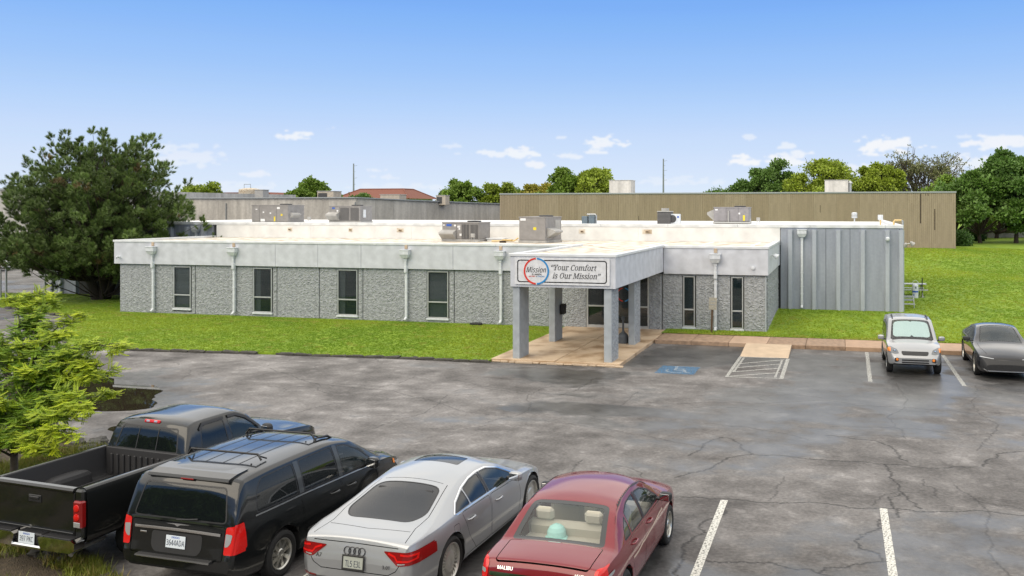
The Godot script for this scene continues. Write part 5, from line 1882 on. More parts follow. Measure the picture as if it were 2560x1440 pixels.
func build_fastback():
	var c := {"length": 5.10, "axle": 0.362, "rim": 0.268, "tyre_w": 0.25, "track": 1.64, "arch": [[1.06, 0.42], [4.12, 0.42]], "tuck": 0.08, "crown": 2.2,
		"bottom": [[0, .42], [.1, .32], [.4, .22], [1, .18], [4.5, .18], [4.9, .22], [5.1, .34]],
		"width": [[0, .74], [.05, .83], [.25, .905], [.9, .955], [2, .945], [3.6, .945], [4.4, .91], [4.8, .80], [5.1, .58]],
		"belt": [[0, .62], [.03, .80], [.07, .90], [.5, .955], [1.2, .965], [2.4, .93], [3.6, .88], [4.2, .82], [4.7, .70], [5.0, .58], [5.1, .50]],
		"belt_in": [[0, .95], [.9, .945], [2, .96], [4, .96], [5.1, .94]],
		"edge": [[0, .64], [.03, .83], [.07, .93], [.4, .985], [.7, 1.03], [1.1, 1.12], [1.6, 1.245], [2.1, 1.315], [2.6, 1.31], [3.0, 1.23], [3.4, 1.06], [3.75, .93], [4.2, .86], [4.7, .74], [5.1, .53]],
		"edge_in": [[0, .94], [.4, .92], [.8, .84], [1.3, .755], [2.0, .69], [2.6, .69], [3.1, .76], [3.6, .86], [4.3, .84], [5.1, .78]],
		"top": [[0, .66], [.025, .86], [.06, .965], [.3, 1.0], [.55, 1.035], [.9, 1.13], [1.4, 1.28], [1.9, 1.38], [2.4, 1.415], [2.9, 1.365], [3.3, 1.2], [3.7, 1.02], [4.0, .95], [4.5, .86], [4.85, .74], [5.0, .65], [5.1, .56]]}
	var o := start_car(c, "parked_fastback", "silver four-door fastback with sloping rear window and many-spoked wheels", "car", Vector3(-6.33, 0, -13.33), -0.045, "cars parked in the near row")
	var z := func(s: float) -> float: return c.length / 2 - s
	pane(c, o, "rear_window", soft([Vector2(-.50, z.call(.60)), Vector2(.50, z.call(.60)), Vector2(.645, z.call(.84)), Vector2(.53, z.call(1.52)), Vector2(-.53, z.call(1.52)), Vector2(-.645, z.call(.84))], .16), "top", M.tint_rain, 0.02)
	pane(c, o, "sunroof", soft([Vector2(-.40, z.call(2.28)), Vector2(.40, z.call(2.28)), Vector2(.38, z.call(2.72)), Vector2(-.38, z.call(2.72))], .05), "top", M.tint_rain, 0.012)
	pane(c, o, "windscreen", soft([Vector2(-.51, z.call(2.92)), Vector2(.51, z.call(2.92)), Vector2(.70, z.call(3.74)), Vector2(-.70, z.call(3.74))], .09), "top", M.tint_soft, 0.03)
	side_windows(c, o, [[[[1.26, .985], [1.42, 1.09], [1.74, 1.19], [1.74, .985]], M.tint], [[[1.765, .985], [1.765, 1.198], [2.05, 1.255], [2.34, 1.268], [2.34, .97]], M.tint], [[[2.42, .965], [2.42, 1.268], [2.66, 1.255], [3.0, 1.165], [3.42, .965], [3.42, .945]], M.tint_soft]], .035, .014)
	for v in ["right", "left"]:
		trim(c, o, "pillar_trim", soft(sz(c, [[2.345, .97], [2.345, 1.268], [2.415, 1.268], [2.415, .966]]), .01), v, M.trim_black, .002)
		trim(c, o, "window_bright_trim", strip_line(sz(c, [[3.44, .945], [2.4, .957], [1.8, .968], [1.3, .967], [1.215, .985], [1.40, 1.105], [1.74, 1.212], [2.05, 1.272], [2.34, 1.287], [2.66, 1.27], [3.0, 1.18], [3.4, .99]]), .018), v, M.chrome, .004)
	doors(c, o, [[[1.42, .955], [2.38, .93], [2.42, .26], [1.90, .26], [1.62, .55]], [[2.41, .93], [3.5, .88], [3.58, .55], [3.52, .26], [2.45, .26]]], M.paint_silver, [[1.68, .80], [2.68, .78]], M.paint_silver)
	door(c, o, "fuel_flap", soft(sz(c, [[1.12, .86], [1.30, .85], [1.30, .71], [1.13, .72]]), .04), "right", M.paint_silver, .006)
	# hatch: deck lid seam and lamps
	for sx in [1.0, -1.0]:
		var side := "right" if sx > 0 else "left"
		var l := cut(c.body, soft(xy([[.44 * sx, .845], [.98 * sx, .86], [.98 * sx, .70], [.66 * sx, .675]]), .03), "back", 0.08)
		c.body = l[1]
		var l2 := cut(c.body, soft(sz(c, [[-.1, .69], [-.1, .865], [.16, .845], [.20, .73]]), .03), side, 0.5)
		c.body = l2[1]
		var lamp := part("tail_lamp", soup_mesh(push(join(l[0], l2[0]), .008)), M.lens_dark_red, o)
		trim(c, lamp, "light_guide", strip_line([Vector2(.52 * sx, .825), Vector2(.62 * sx, .79), Vector2(.66 * sx, .735), Vector2(.80 * sx, .74), Vector2(.88 * sx, .76), Vector2(.88 * sx, .81), Vector2(.70 * sx, .82)], .026), "back", M.lens_red, .012)
		trim(c, lamp, "reverse_lens", soft(xy([[.67 * sx, .69], [.77 * sx, .70], [.77 * sx, .714], [.67 * sx, .706]]), .004), "back", M.lens_clear, .013)
	var gap := strip_line([Vector2(-.62, .89), Vector2(-.44, .87), Vector2(-.62, .62), Vector2(-.50, .52), Vector2(.50, .52), Vector2(.62, .62), Vector2(.72, .88)], .012)
	for q in [[Vector2(-.70, .69), Vector2(-.64, .60), Vector2(-.52, .535), Vector2(.52, .535), Vector2(.64, .60), Vector2(.70, .69)], [Vector2(-.66, .895), Vector2(0, .905), Vector2(.66, .895)]]:
		c.body = cut(c.body, strip_line(q, .011), "back", 0.02)[1]
	c.body = cut(c.body, strip_line([Vector2(-.64, z.call(.40)), Vector2(0, z.call(.34)), Vector2(.64, z.call(.40))], .010), "top", .2)[1]
	c.body = cut(c.body, strip_line([Vector2(-.5, z.call(1.62)), Vector2(.5, z.call(1.62))], .010), "top", .2)[1]
	for sx in [1.0, -1.0]:
		c.body = cut(c.body, strip_line([Vector2(.72 * sx, z.call(.12)), Vector2(.66 * sx, z.call(.5)), Vector2(.69 * sx, z.call(.82)), Vector2(.57 * sx, z.call(1.62))], .010), "top", .2)[1]
	# four interlocked rings, lettering and plate
	for k in 4:
		var st := tool()
		var ring := []
		for q in 19:
			ring.append(Vector3(cos(TAU * q / 18) * .052, sin(TAU * q / 18) * .052, 0))
		add_tube(st, ring, .006, 6, false)
		tail_mark(c, o, "ring_emblem", st.commit(), M.badge_dark, -.113 + k * .075, .80, .01)
	tail_mark(c, o, "lettering", lettering("A7", .075, false, .004), M.badge_dark, -.56, .70)
	tail_mark(c, o, "lettering", lettering("3.0T", .065, false, .004), M.badge_dark, .50, .64)
	var ph := hit(c, "back", Vector2(0, .655))
	plate(o, ph[0] + Vector3(0, 0, .02), Vector3(-.12, 0, 0), "TL5 E3L", true)
	var pl := o.get_node("licence_plate")
	pl.scale = Vector3(1.05, 1.15, 1.0)
	for sx in [1.0, -1.0]:
		lens(c, o, "reflector", soft(xy([[.60 * sx, .40], [.86 * sx, .42], [.86 * sx, .455], [.60 * sx, .43]]), .01), "back", M.lens_dark_red, .004)
	add_mirrors(c, o, Vector3(.90, .99, z.call(3.18)), Vector3(.24, .15, .13), M.paint_silver)
	var fin := PackedVector2Array([Vector2(-.07, 0), Vector2(.06, 0), Vector2(.05, .03), Vector2(.03, .055), Vector2(.01, .05)])
	part("antenna_fin", prism(fin, .03), M.badge_dark, o, hit(c, "top", Vector2(0, z.call(1.78)))[0], Vector3(0, PI / 2, 0))
	finish_body(c, o, M.paint_silver)
	for v in ["right", "left"]:
		trim(c, o, "sill_trim", strip_line(sz(c, [[1.52, .27], [2.5, .25], [3.66, .25]]), .02), v, M.chrome, .006)
	add_wheels(c, o, "fan", 26, M.alloy)
	tub(c, o, .9, 3.6, .72, .78, M.seat_dark)
	seat(o, Vector3(-.38, .30, z.call(2.75)), .52, M.seat_dark, [0.0])
	seat(o, Vector3(.38, .30, z.call(2.75)), .52, M.seat_dark, [0.0])
	seat(o, Vector3(0, .30, z.call(1.75)), 1.25, M.seat_dark, [-.36, .36])

func build_minivan():
	var c := {"length": 4.95, "axle": 0.345, "rim": 0.225, "tyre_w": 0.225, "track": 1.74, "arch": [[1.06, 0.415], [4.05, 0.415]], "tuck": 0.08, "crown": 4.4, "extra": [.02, .03, .07, .09, .12, .14, .17, .19, .22, .24, .27, .29, .31, .33, .36],
		"bottom": [[0, .45], [.12, .36], [.4, .27], [1, .22], [4.2, .22], [4.7, .25], [4.85, .32], [4.95, .42]],
		"width": [[0, .90], [.05, .95], [.3, .98], [1.2, 1.0], [3.6, 1.0], [4.3, .95], [4.7, .82], [4.95, .6]],
		"belt": [[0, .60], [.04, .70], [.09, .96], [.2, 1.10], [1.2, 1.09], [2.6, 1.04], [3.5, 1.0], [4.0, .97], [4.5, .86], [4.8, .72], [4.95, .58]],
		"belt_in": [[0, .985], [.4, .97], [3.6, .97], [4.95, .95]],
		"edge": [[0, .62], [.035, .76], [.075, 1.02], [.15, 1.27], [.24, 1.52], [.36, 1.63], [1.0, 1.665], [2.2, 1.65], [2.9, 1.55], [3.4, 1.30], [3.85, 1.06], [4.2, .97], [4.6, .84], [4.95, .6]],
		"edge_in": [[0, .985], [.1, .96], [.25, .89], [.5, .86], [1.5, .845], [2.8, .84], [3.4, .86], [3.9, .88], [4.4, .85], [4.95, .8]],
		"top": [[0, .64], [.03, .82], [.065, 1.06], [.13, 1.30], [.21, 1.54], [.32, 1.665], [.6, 1.71], [1.6, 1.735], [2.4, 1.715], [2.9, 1.62], [3.4, 1.41], [3.95, 1.13], [4.2, 1.05], [4.6, .93], [4.85, .75], [4.95, .62]]}
	var o := start_car(c, "parked_minivan", "black minivan with roof rack bars and tall red tail lamps", "van", Vector3(-8.98, 0, -12.95), -0.035, "cars parked in the near row")
	var z := func(s: float) -> float: return c.length / 2 - s
	pane(c, o, "rear_window", soft(xy([[-.80, 1.095], [.80, 1.095], [.70, 1.56], [-.70, 1.56]]), .08), "back", M.tint, .02)
	pane(c, o, "windscreen", soft([Vector2(-.62, z.call(2.85)), Vector2(.62, z.call(2.85)), Vector2(.78, z.call(3.98)), Vector2(-.78, z.call(3.98))], .1), "top", M.tint_soft, .03)
	side_windows(c, o, [[[[.50, 1.13], [.54, 1.44], [.68, 1.585], [1.40, 1.60], [1.46, 1.11]], M.tint], [[[1.60, 1.105], [1.54, 1.60], [2.42, 1.59], [2.50, 1.065]], M.tint], [[[2.63, 1.06], [2.56, 1.575], [2.85, 1.51], [3.2, 1.34], [3.56, 1.08], [3.56, 1.02]], M.tint_soft]], .07, .018)
	for v in ["right", "left"]:
		trim(c, o, "pillar_trim", soft(sz(c, [[1.475, 1.11], [1.415, 1.60], [1.525, 1.60], [1.585, 1.11]]), .01), v, M.pillar_gloss, .004)
		trim(c, o, "pillar_trim", soft(sz(c, [[2.515, 1.065], [2.435, 1.59], [2.545, 1.58], [2.615, 1.06]]), .01), v, M.pillar_gloss, .004)
		trim(c, o, "sill_bright_trim", strip_line(sz(c, [[.48, 1.105], [1.5, 1.085], [2.5, 1.045], [3.62, 1.0]]), .022), v, M.chrome, .006)
		trim(c, o, "door_bright_trim", strip_line(sz(c, [[1.62, .53], [2.6, .52], [3.5, .51]]), .03), v, M.chrome, .012)
	doors(c, o, [[[1.50, 1.07], [2.54, 1.03], [2.60, .32], [1.66, .32], [1.56, .55]], [[2.57, 1.03], [3.6, .98], [3.66, .6], [3.56, .32], [2.63, .32]]], M.paint_van, [[2.35, .87], [2.82, .86]], M.paint_van)
	for sx in [1.0, -1.0]:
		var side := "right" if sx > 0 else "left"
		var l := cut(c.body, soft(xy([[.80 * sx, .70], [.81 * sx, 1.06], [1.05 * sx, 1.10], [1.05 * sx, .70]]), .03), "back", 0.08)
		c.body = l[1]
		var l2 := cut(c.body, soft(sz(c, [[-.1, .70], [-.1, 1.09], [.24, 1.10], [.27, .74]]), .03), side, 0.5)
		c.body = l2[1]
		var lamp := part("tail_lamp", soup_mesh(push(join(l[0], l2[0]), .01)), M.lens_red, o)
		trim(c, lamp, "reverse_lens", soft(xy([[.81 * sx, .80], [.815 * sx, .98], [.92 * sx, .97], [.90 * sx, .86], [.86 * sx, .81]]), .02), "back", M.lens_clear, .015)
	# tailgate seam, handle bar, wing badge, plate recess, bumper step
	var gate: Node3D = door(c, o, "tailgate", soft(xy([[-.785, .60], [.785, .60], [.795, 1.06], [-.795, 1.06]]), .04), "back", M.paint_van, .009, .2)
	trim(c, gate, "chrome_bar", strip_line([Vector2(-.73, .955), Vector2(-.4, .962), Vector2(0, .966), Vector2(.4, .962), Vector2(.73, .955)], .038), "back", M.chrome, .018)
	tail_mark(c, gate, "wing_badge", prism(PackedVector2Array([Vector2(-.20, .016), Vector2(-.05, .008), Vector2(0, -.016), Vector2(.05, .008), Vector2(.20, .016), Vector2(.05, .024), Vector2(-.05, .024)]), .008), M.chrome, 0, 1.02, .012)
	tail_mark(c, gate, "nameplate", box(Vector3(.11, .02, .006), .002), M.chrome, -.58, .885, .006)
	trim(c, gate, "plate_recess", soft(xy([[-.36, .64], [.36, .64], [.43, .72], [.43, .92], [-.43, .92], [-.43, .72]]), .05), "back", M.pillar_soft, .004)
	var ph := hit(c, "back", Vector2(0, .80))
	plate(o, ph[0] + Vector3(0, 0, .018), Vector3(-.10, 0, 0), "3644ADA")
	o.get_node("licence_plate").scale = Vector3(1.1, 1.1, 1)
	var st := tool()
	add_prism(st, PackedVector2Array([Vector2(0, 0), Vector2(.13, -.012), Vector2(.14, -.03), Vector2(.0, -.06)]), 1.26, Vector3.ZERO, Basis(Vector3(0, 0, 1), Vector3(0, 1, 0), Vector3(-1, 0, 0)))
	part("bumper_step", st.commit(), M.bumper_grain, o, Vector3(0, .615, z.call(.06)))
	part("bumper_bright_strip", box(Vector3(1.24, .022, .014), .005), M.chrome, o, Vector3(0, .582, z.call(-.062)))
	# rear spoiler with high stop lamp
	st = tool()
	add_prism(st, PackedVector2Array([Vector2(-.30, .012), Vector2(-.06, .0), Vector2(.10, -.03), Vector2(.13, -.06), Vector2(.10, -.08), Vector2(-.02, -.075), Vector2(-.2, -.04)]), 1.40, Vector3.ZERO, Basis(Vector3(0, 0, 1), Vector3(0, 1, 0), Vector3(-1, 0, 0)))
	var sp := part("spoiler", st.commit(), M.paint_van, o, Vector3(0, 1.695, z.call(.36)))
	part("stop_lamp", box(Vector3(.22, .022, .02), .004), M.lens_dark_red, sp, Vector3(0, -.07, .125))
	# wiper
	st = tool()
	var wp := hit(c, "back", Vector2(-.02, 1.10))
	add_tube(st, [wp[0] + Vector3(0, 0, .02), wp[0] + Vector3(.22, .02, .025), wp[0] + Vector3(.36, .035, .02)], .012, 6)
	part("wiper", st.commit(), M.trim_black, o)
	add_mirrors(c, o, Vector3(.97, 1.07, z.call(3.35)), Vector3(.24, .19, .14), M.paint_van)
	# roof rails, cross bars, ribs
	for sx in [1.0, -1.0]:
		var pts := []
		for s in [.62, .75, 1.2, 1.8, 2.3, 2.62, 2.74]:
			var h := hit(c, "top", Vector2(.66 * sx, z.call(s)))
			pts.append(h[0] + Vector3(0, .0 if s < .65 or s > 2.7 else .035, 0))
		part("roof_rail", tube(pts, [.012, .024, .024, .024, .024, .024, .012], 8), M.trim_black, o)
	for s in [.98, 2.28]:
		var a: Vector3 = hit(c, "top", Vector2(.66, z.call(s)))[0]
		var y := a.y + .115
		st = tool()
		add_tube(st, [Vector3(-.66, a.y + .03, a.z), Vector3(-.60, y, a.z), Vector3(.60, y, a.z), Vector3(.66, a.y + .03, a.z)], .016, 8)
		add_tube(st, [Vector3(-.66, a.y + .03, a.z - .12), Vector3(-.60, y - .02, a.z), Vector3(-.60, y, a.z)], .013, 6)
		add_tube(st, [Vector3(.66, a.y + .03, a.z - .12), Vector3(.60, y - .02, a.z), Vector3(.60, y, a.z)], .013, 6)
		part("cross_bar", st.commit(), M.trim_black, o)
		# the low base bar under it
		st = tool()
		add_tube(st, [hit(c, "top", Vector2(-.6, z.call(s - .14)))[0] + Vector3(0, .012, 0), hit(c, "top", Vector2(0, z.call(s - .14)))[0] + Vector3(0, .012, 0), hit(c, "top", Vector2(.6, z.call(s - .14)))[0] + Vector3(0, .012, 0)], .011, 6)
		part("base_bar", st.commit(), M.trim_black, o)
	for x in [-.42, -.15, .15, .42]:
		trim(c, o, "roof_rib", strip_line([Vector2(x, z.call(.75)), Vector2(x, z.call(2.6))], .016), "top", M.trim_black, .003, .3)
	part("antenna_fin", lump(77, Vector3(.035, .02, .07), .05), M.paint_van, o, hit(c, "top", Vector2(.0, z.call(.60)))[0])
	for sx in [1.0, -1.0]:
		lens(c, o, "head_lamp", soft(sz(c, [[4.45, .70], [4.30, .84], [4.62, .80], [4.85, .72], [4.85, .64]]), .02), "right" if sx > 0 else "left", M.lens_clear, .006, .02)
		lens(c, o, "side_marker", soft(sz(c, [[4.24, .82], [4.24, .90], [4.31, .88], [4.31, .80]]), .01), "right" if sx > 0 else "left", M.lens_amber, .008, .02)
	finish_body(c, o, M.paint_van)
	add_wheels(c, o, "spoke", 9, M.satin)
	tub(c, o, .6, 3.9, .80, .92, M.seat_dark)
	for q in [[-.42, 2.95], [.42, 2.95], [-.42, 2.05], [.42, 2.05]]:
		seat(o, Vector3(q[0], .42, z.call(q[1])), .52, M.seat_dark, [0.0])

func build_pickup():
	var c := {"length": 5.5, "axle": 0.39, "rim": 0.235, "tyre_w": 0.25, "track": 1.70, "arch": [[1.16, 0.47], [4.62, 0.47]], "tuck": 0.05, "crown": 3.0,
		"bottom": [[2.02, .50], [4.9, .48], [5.3, .50], [5.5, .58]],
		"width": [[2.02, .925], [2.3, .945], [3.5, .95], [4.2, .96], [4.7, .985], [5.2, .95], [5.4, .88], [5.5, .78]],
		"belt": [[2.02, 1.27], [3.5, 1.24], [4.0, 1.22], [4.4, 1.20], [5.1, 1.13], [5.4, 1.0], [5.5, .85]],
		"belt_in": [[2.02, .965], [4, .965], [5.5, .95]],
		"edge": [[2.02, 1.29], [2.07, 1.44], [2.15, 1.66], [2.24, 1.765], [2.45, 1.80], [3.2, 1.80], [3.5, 1.72], [3.8, 1.48], [4.1, 1.25], [4.4, 1.215], [5.1, 1.15], [5.4, 1.02], [5.5, .87]],
		"edge_in": [[2.02, .94], [2.1, .88], [2.25, .80], [2.6, .775], [3.3, .775], [3.7, .82], [4.1, .9], [4.5, .84], [5.2, .80], [5.5, .8]],
		"top": [[2.02, 1.31], [2.06, 1.46], [2.13, 1.70], [2.21, 1.815], [2.4, 1.865], [3.1, 1.885], [3.4, 1.83], [3.75, 1.60], [4.1, 1.32], [4.3, 1.27], [5.0, 1.22], [5.35, 1.10], [5.5, .92]]}
	var o := thing("pickup_truck", "black crew-cab pickup truck with open bed and chrome rear bumper", "truck", Vector3(-11.50, 0, -13.38), -0.085, "cars parked in the near row")
	var z := func(s: float) -> float: return c.length / 2 - s
	var at := []
	var s := 2.02
	while s < 5.5:
		at.append(s)
		s += .02 if s < 2.3 else .07
	at.append(5.5)
	for k in 9:
		at.append(4.62 + .47 * cos(PI * k / 8.0) * .9999)
	at.append(4.62 - .474)
	at.append(4.62 + .474)
	at.sort()
	var secs := []
	for q in at:
		secs.append(arches(c, q, section(c, q)))
	c.body = loft(secs, at, c.length)
	c.whole = [c.body[0].duplicate(), c.body[1].duplicate()]
	var rw = pane(c, o, "rear_window", soft(xy([[-.70, 1.335], [.70, 1.335], [.615, 1.73], [-.615, 1.73]]), .06), "back", M.tint, .025)
	for x in [-.22, .22]:
		trim(c, rw, "slider_bar", strip_line([Vector2(x, 1.345), Vector2(x * .96, 1.72)], .018), "back", M.trim_black, .001)
	pane(c, o, "windscreen", soft([Vector2(-.66, z.call(3.42)), Vector2(.66, z.call(3.42)), Vector2(.78, z.call(4.02)), Vector2(-.78, z.call(4.02))], .08), "top", M.tint_soft, .03)
	side_windows(c, o, [[[[2.36, 1.29], [2.42, 1.64], [2.52, 1.735], [2.98, 1.735], [3.0, 1.275]], M.tint], [[[3.09, 1.27], [3.06, 1.735], [3.28, 1.73], [3.50, 1.63], [3.92, 1.29], [3.92, 1.255]], M.tint_soft]], .06, .018)
	for v in ["right", "left"]:
		trim(c, o, "rain_visor", strip_line(sz(c, [[2.40, 1.66], [2.5, 1.745], [2.98, 1.748]]), .05), v, M.trim_black, .02)
		trim(c, o, "rain_visor", strip_line(sz(c, [[3.08, 1.75], [3.28, 1.745], [3.50, 1.65], [3.8, 1.41]]), .05), v, M.trim_black, .02)
	doors(c, o, [[[2.24, 1.24], [3.02, 1.24], [3.06, .56], [2.36, .56]], [[3.06, 1.24], [4.0, 1.20], [4.06, .9], [4.02, .56], [3.10, .56]]], M.paint_black, [[2.44, 1.10], [3.28, 1.10]], M.trim_black)
	var sl := part("stop_lamp", box(Vector3(.34, .055, .04), .012), M.lens_red, o, hit(c, "back", Vector2(0, 1.795))[0] + Vector3(0, .01, .0), Vector3(-.35, 0, 0))
	for x in [-.085, .085]:
		part("cargo_lens", box(Vector3(.07, .035, .01), .004), M.lens_clear, sl, Vector3(x, 0, .02))
	for sx in [1.0, -1.0]:
		lens(c, o, "head_lamp", soft(xy([[.55 * sx, .92], [.85 * sx, .95], [.85 * sx, 1.08], [.58 * sx, 1.08]]), .03), "front", M.lens_clear, .004, .02)
	lens(c, o, "grille", soft(xy([[-.45, .78], [.45, .78], [.47, 1.08], [-.47, 1.08]]), .03), "front", M.chrome, .004, .02)
	add_mirrors(c, o, Vector3(.94, 1.34, z.call(3.80)), Vector3(.22, .26, .15), M.trim_black)
	finish_body(c, o, M.paint_black)
	# open bed: outer skin, rails, liner
	at = []
	s = .12
	while s < 2.0:
		at.append(s)
		s += .06
	at.append(2.0)
	for k in 9:
		at.append(1.16 + .47 * cos(PI * k / 8.0) * .9999)
	at.append(1.16 - .474)
	at.append(1.16 + .474)
	at.sort()
	secs = []
	for q in at:
		var w := .965 + .01 * sin(q)
		var p := PackedVector2Array([Vector2(0, .55), Vector2(.5, .55), Vector2(.84, .55), Vector2(w - .04, .56), Vector2(w - .012, .62), Vector2(w, .74), Vector2(w + .006, .9), Vector2(w + .002, 1.05), Vector2(w - .008, 1.18), Vector2(w - .022, 1.28), Vector2(w - .035, 1.335), Vector2(w - .05, 1.358), Vector2(w - .075, 1.368), Vector2(w - .12, 1.368), Vector2(w - .145, 1.36), Vector2(w - .15, 1.34), Vector2(w - .155, 1.2), Vector2(w - .17, 1.0), Vector2(w - .185, .90), Vector2(w - .21, .875), Vector2(.5, .87), Vector2(.25, .87), Vector2(0, .87)])
		secs.append(arches(c, q, p))
	var bed := loft(secs, at, c.length, true, true)
	c.body = [PackedVector3Array(), PackedVector3Array()]
	var liner := [PackedVector3Array(), PackedVector3Array()]
	for k in range(0, bed[0].size(), 3):
		var m: Vector3 = (bed[0][k] + bed[0][k + 1] + bed[0][k + 2]) / 3.0
		var g: Vector3 = bed[1][k] + bed[1][k + 1] + bed[1][k + 2]
		var t: Array = liner if absf(m.x) < .835 and m.y > .8 and absf(g.z) < 2.0 else c.body
		for w in 3:
			t[0].append(bed[0][k + w])
			t[1].append(bed[1][k + w])
	part("bed_liner", soup_mesh(liner), M.bed_liner, o)
	part("bed_side", soup_mesh(c.body), M.paint_black, o)
	var st := tool()
	add_span(st, Vector3(-.80, .87, z.call(2.01)), Vector3(.80, 1.36, z.call(1.95)), .01)
	part("bed_bulkhead", st.commit(), M.bed_liner, o)
	for k in 11:
		part("liner_rib", box(Vector3(.045, .34, .03), .01), M.bed_liner, o, Vector3(-.65 + k * .13, 1.09, z.call(1.935)))
	for k in 13:
		part("floor_rib", box(Vector3(.05, .022, 1.72), .008), M.bed_liner, o, Vector3(-.60 + k * .10, .882, z.call(1.05)))
	for sx in [1.0, -1.0]:
		part("wheel_box", lump(401, Vector3(.14, .22, .44), .0, 8, 18), M.bed_liner, o, Vector3(.74 * sx, .90, z.call(1.16)))
		# corner post with tall tail lamp
		var post := tool()
		add_span(post, Vector3(.79 * sx, .62, z.call(.13)), Vector3(.955 * sx, 1.352, z.call(.045)), .03)
		part("corner_post", post.commit(), M.paint_black, o)
		var lamp := part("tail_lamp", box(Vector3(.17, .40, .10), .022), M.lens_dark_red, o, Vector3(.888 * sx, .995, z.call(.055)))
		for y in [.10, -.035]:
			part("stop_lens", lathe([Vector2(0, 0), Vector2(.055, 0), Vector2(.05, .012), Vector2(.02, .02), Vector2(0, .021)], 16), M.lens_red, lamp, Vector3(-.005 * sx, y, .048), Vector3(PI / 2, 0, 0))
		part("reverse_lens", box(Vector3(.125, .075, .012), .004), M.lens_clear, lamp, Vector3(0, -.145, .05))
	st = tool()
	add_span(st, Vector3(-.785, .64, z.call(.11)), Vector3(.785, 1.30, z.call(.05)), .012)
	add_prism(st, PackedVector2Array([Vector2(-.045, 1.302), Vector2(.055, 1.302), Vector2(.06, 1.33), Vector2(.04, 1.362), Vector2(-.02, 1.368), Vector2(-.05, 1.345)]), 1.57, Vector3(0, 0, z.call(.085)), Basis(Vector3(0, 0, 1), Vector3(0, 1, 0), Vector3(-1, 0, 0)))
	var tg := part("tailgate", st.commit(), M.paint_black, o)
	part("handle_recess", box(Vector3(.26, .11, .02), .02), M.trim_black, tg, Vector3(0, 1.14, z.call(.045)))
	part("handle", box(Vector3(.2, .045, .025), .01), M.trim_black, tg, Vector3(0, 1.155, z.call(.03)))
	part("lower_crease", box(Vector3(1.56, .02, .02), .006), M.paint_black, tg, Vector3(0, .70, z.call(.04)))
	# stepped chrome bumper
	var bump := Node3D.new()
	bump.name = "rear_bumper"
	o.add_child(bump, true)
	bump.position = Vector3(0, 0, z.call(.04))
	st = tool()
	for sx in [1.0, -1.0]:
		add_prism(st, PackedVector2Array([Vector2(.30 * sx, .45), Vector2(.24 * sx, .63), Vector2(.30 * sx, .655), Vector2(.90 * sx, .655), Vector2(.97 * sx, .62), Vector2(.965 * sx, .52), Vector2(.88 * sx, .47)]), .17, Vector3(0, 0, .06))
	add_span(st, Vector3(-.31, .44, 0), Vector3(.31, .50, .15), .02)
	part("bumper_skin", st.commit(), M.chrome, bump)
	part("bumper_pad", span(Vector3(-.26, .50, -.03), Vector3(.26, .66, .10), .02), M.trim_black, bump)
	for sx in [1.0, -1.0]:
		part("step_pad", box(Vector3(.56, .012, .14), .004), M.trim_black, bump, Vector3(.60 * sx, .662, .06))
	plate(o, Vector3(-.02, .585, z.call(-.075)), Vector3(-.05, 0, 0), "397 PKC")
	o.get_node("licence_plate").scale = Vector3(1.08, 1.08, 1)
	add_wheels(c, o, "spoke", 5, M.alloy)
	part("exhaust", tube([Vector3(.62, .40, z.call(.7)), Vector3(.66, .40, z.call(.14)), Vector3(.70, .37, z.call(.06))], .035, 10), M.steel, o)
	part("chassis", span(Vector3(-.5, .40, z.call(5.2)), Vector3(.5, .56, z.call(.2)), .02), M.under_black, o)
	part("rear_axle", tube([Vector3(-.7, .39, z.call(1.16)), Vector3(.7, .39, z.call(1.16))], .07, 10), M.under_black, o)
	part("spare_wheel", lathe([Vector2(.2, -.1), Vector2(.36, -.1), Vector2(.38, 0), Vector2(.36, .1), Vector2(.2, .1)], 24), M.rubber, o, Vector3(0, .46, z.call(.62)))
	tub(c, o, 2.2, 4.0, .78, 1.08, M.seat_dark)
	for q in [[-.42, 3.3], [.42, 3.3]]:
		seat(o, Vector3(q[0], .58, z.call(q[1])), .54, M.seat_dark, [0.0])
	seat(o, Vector3(0, .58, z.call(2.55)), 1.3, M.seat_dark, [-.38, .38])

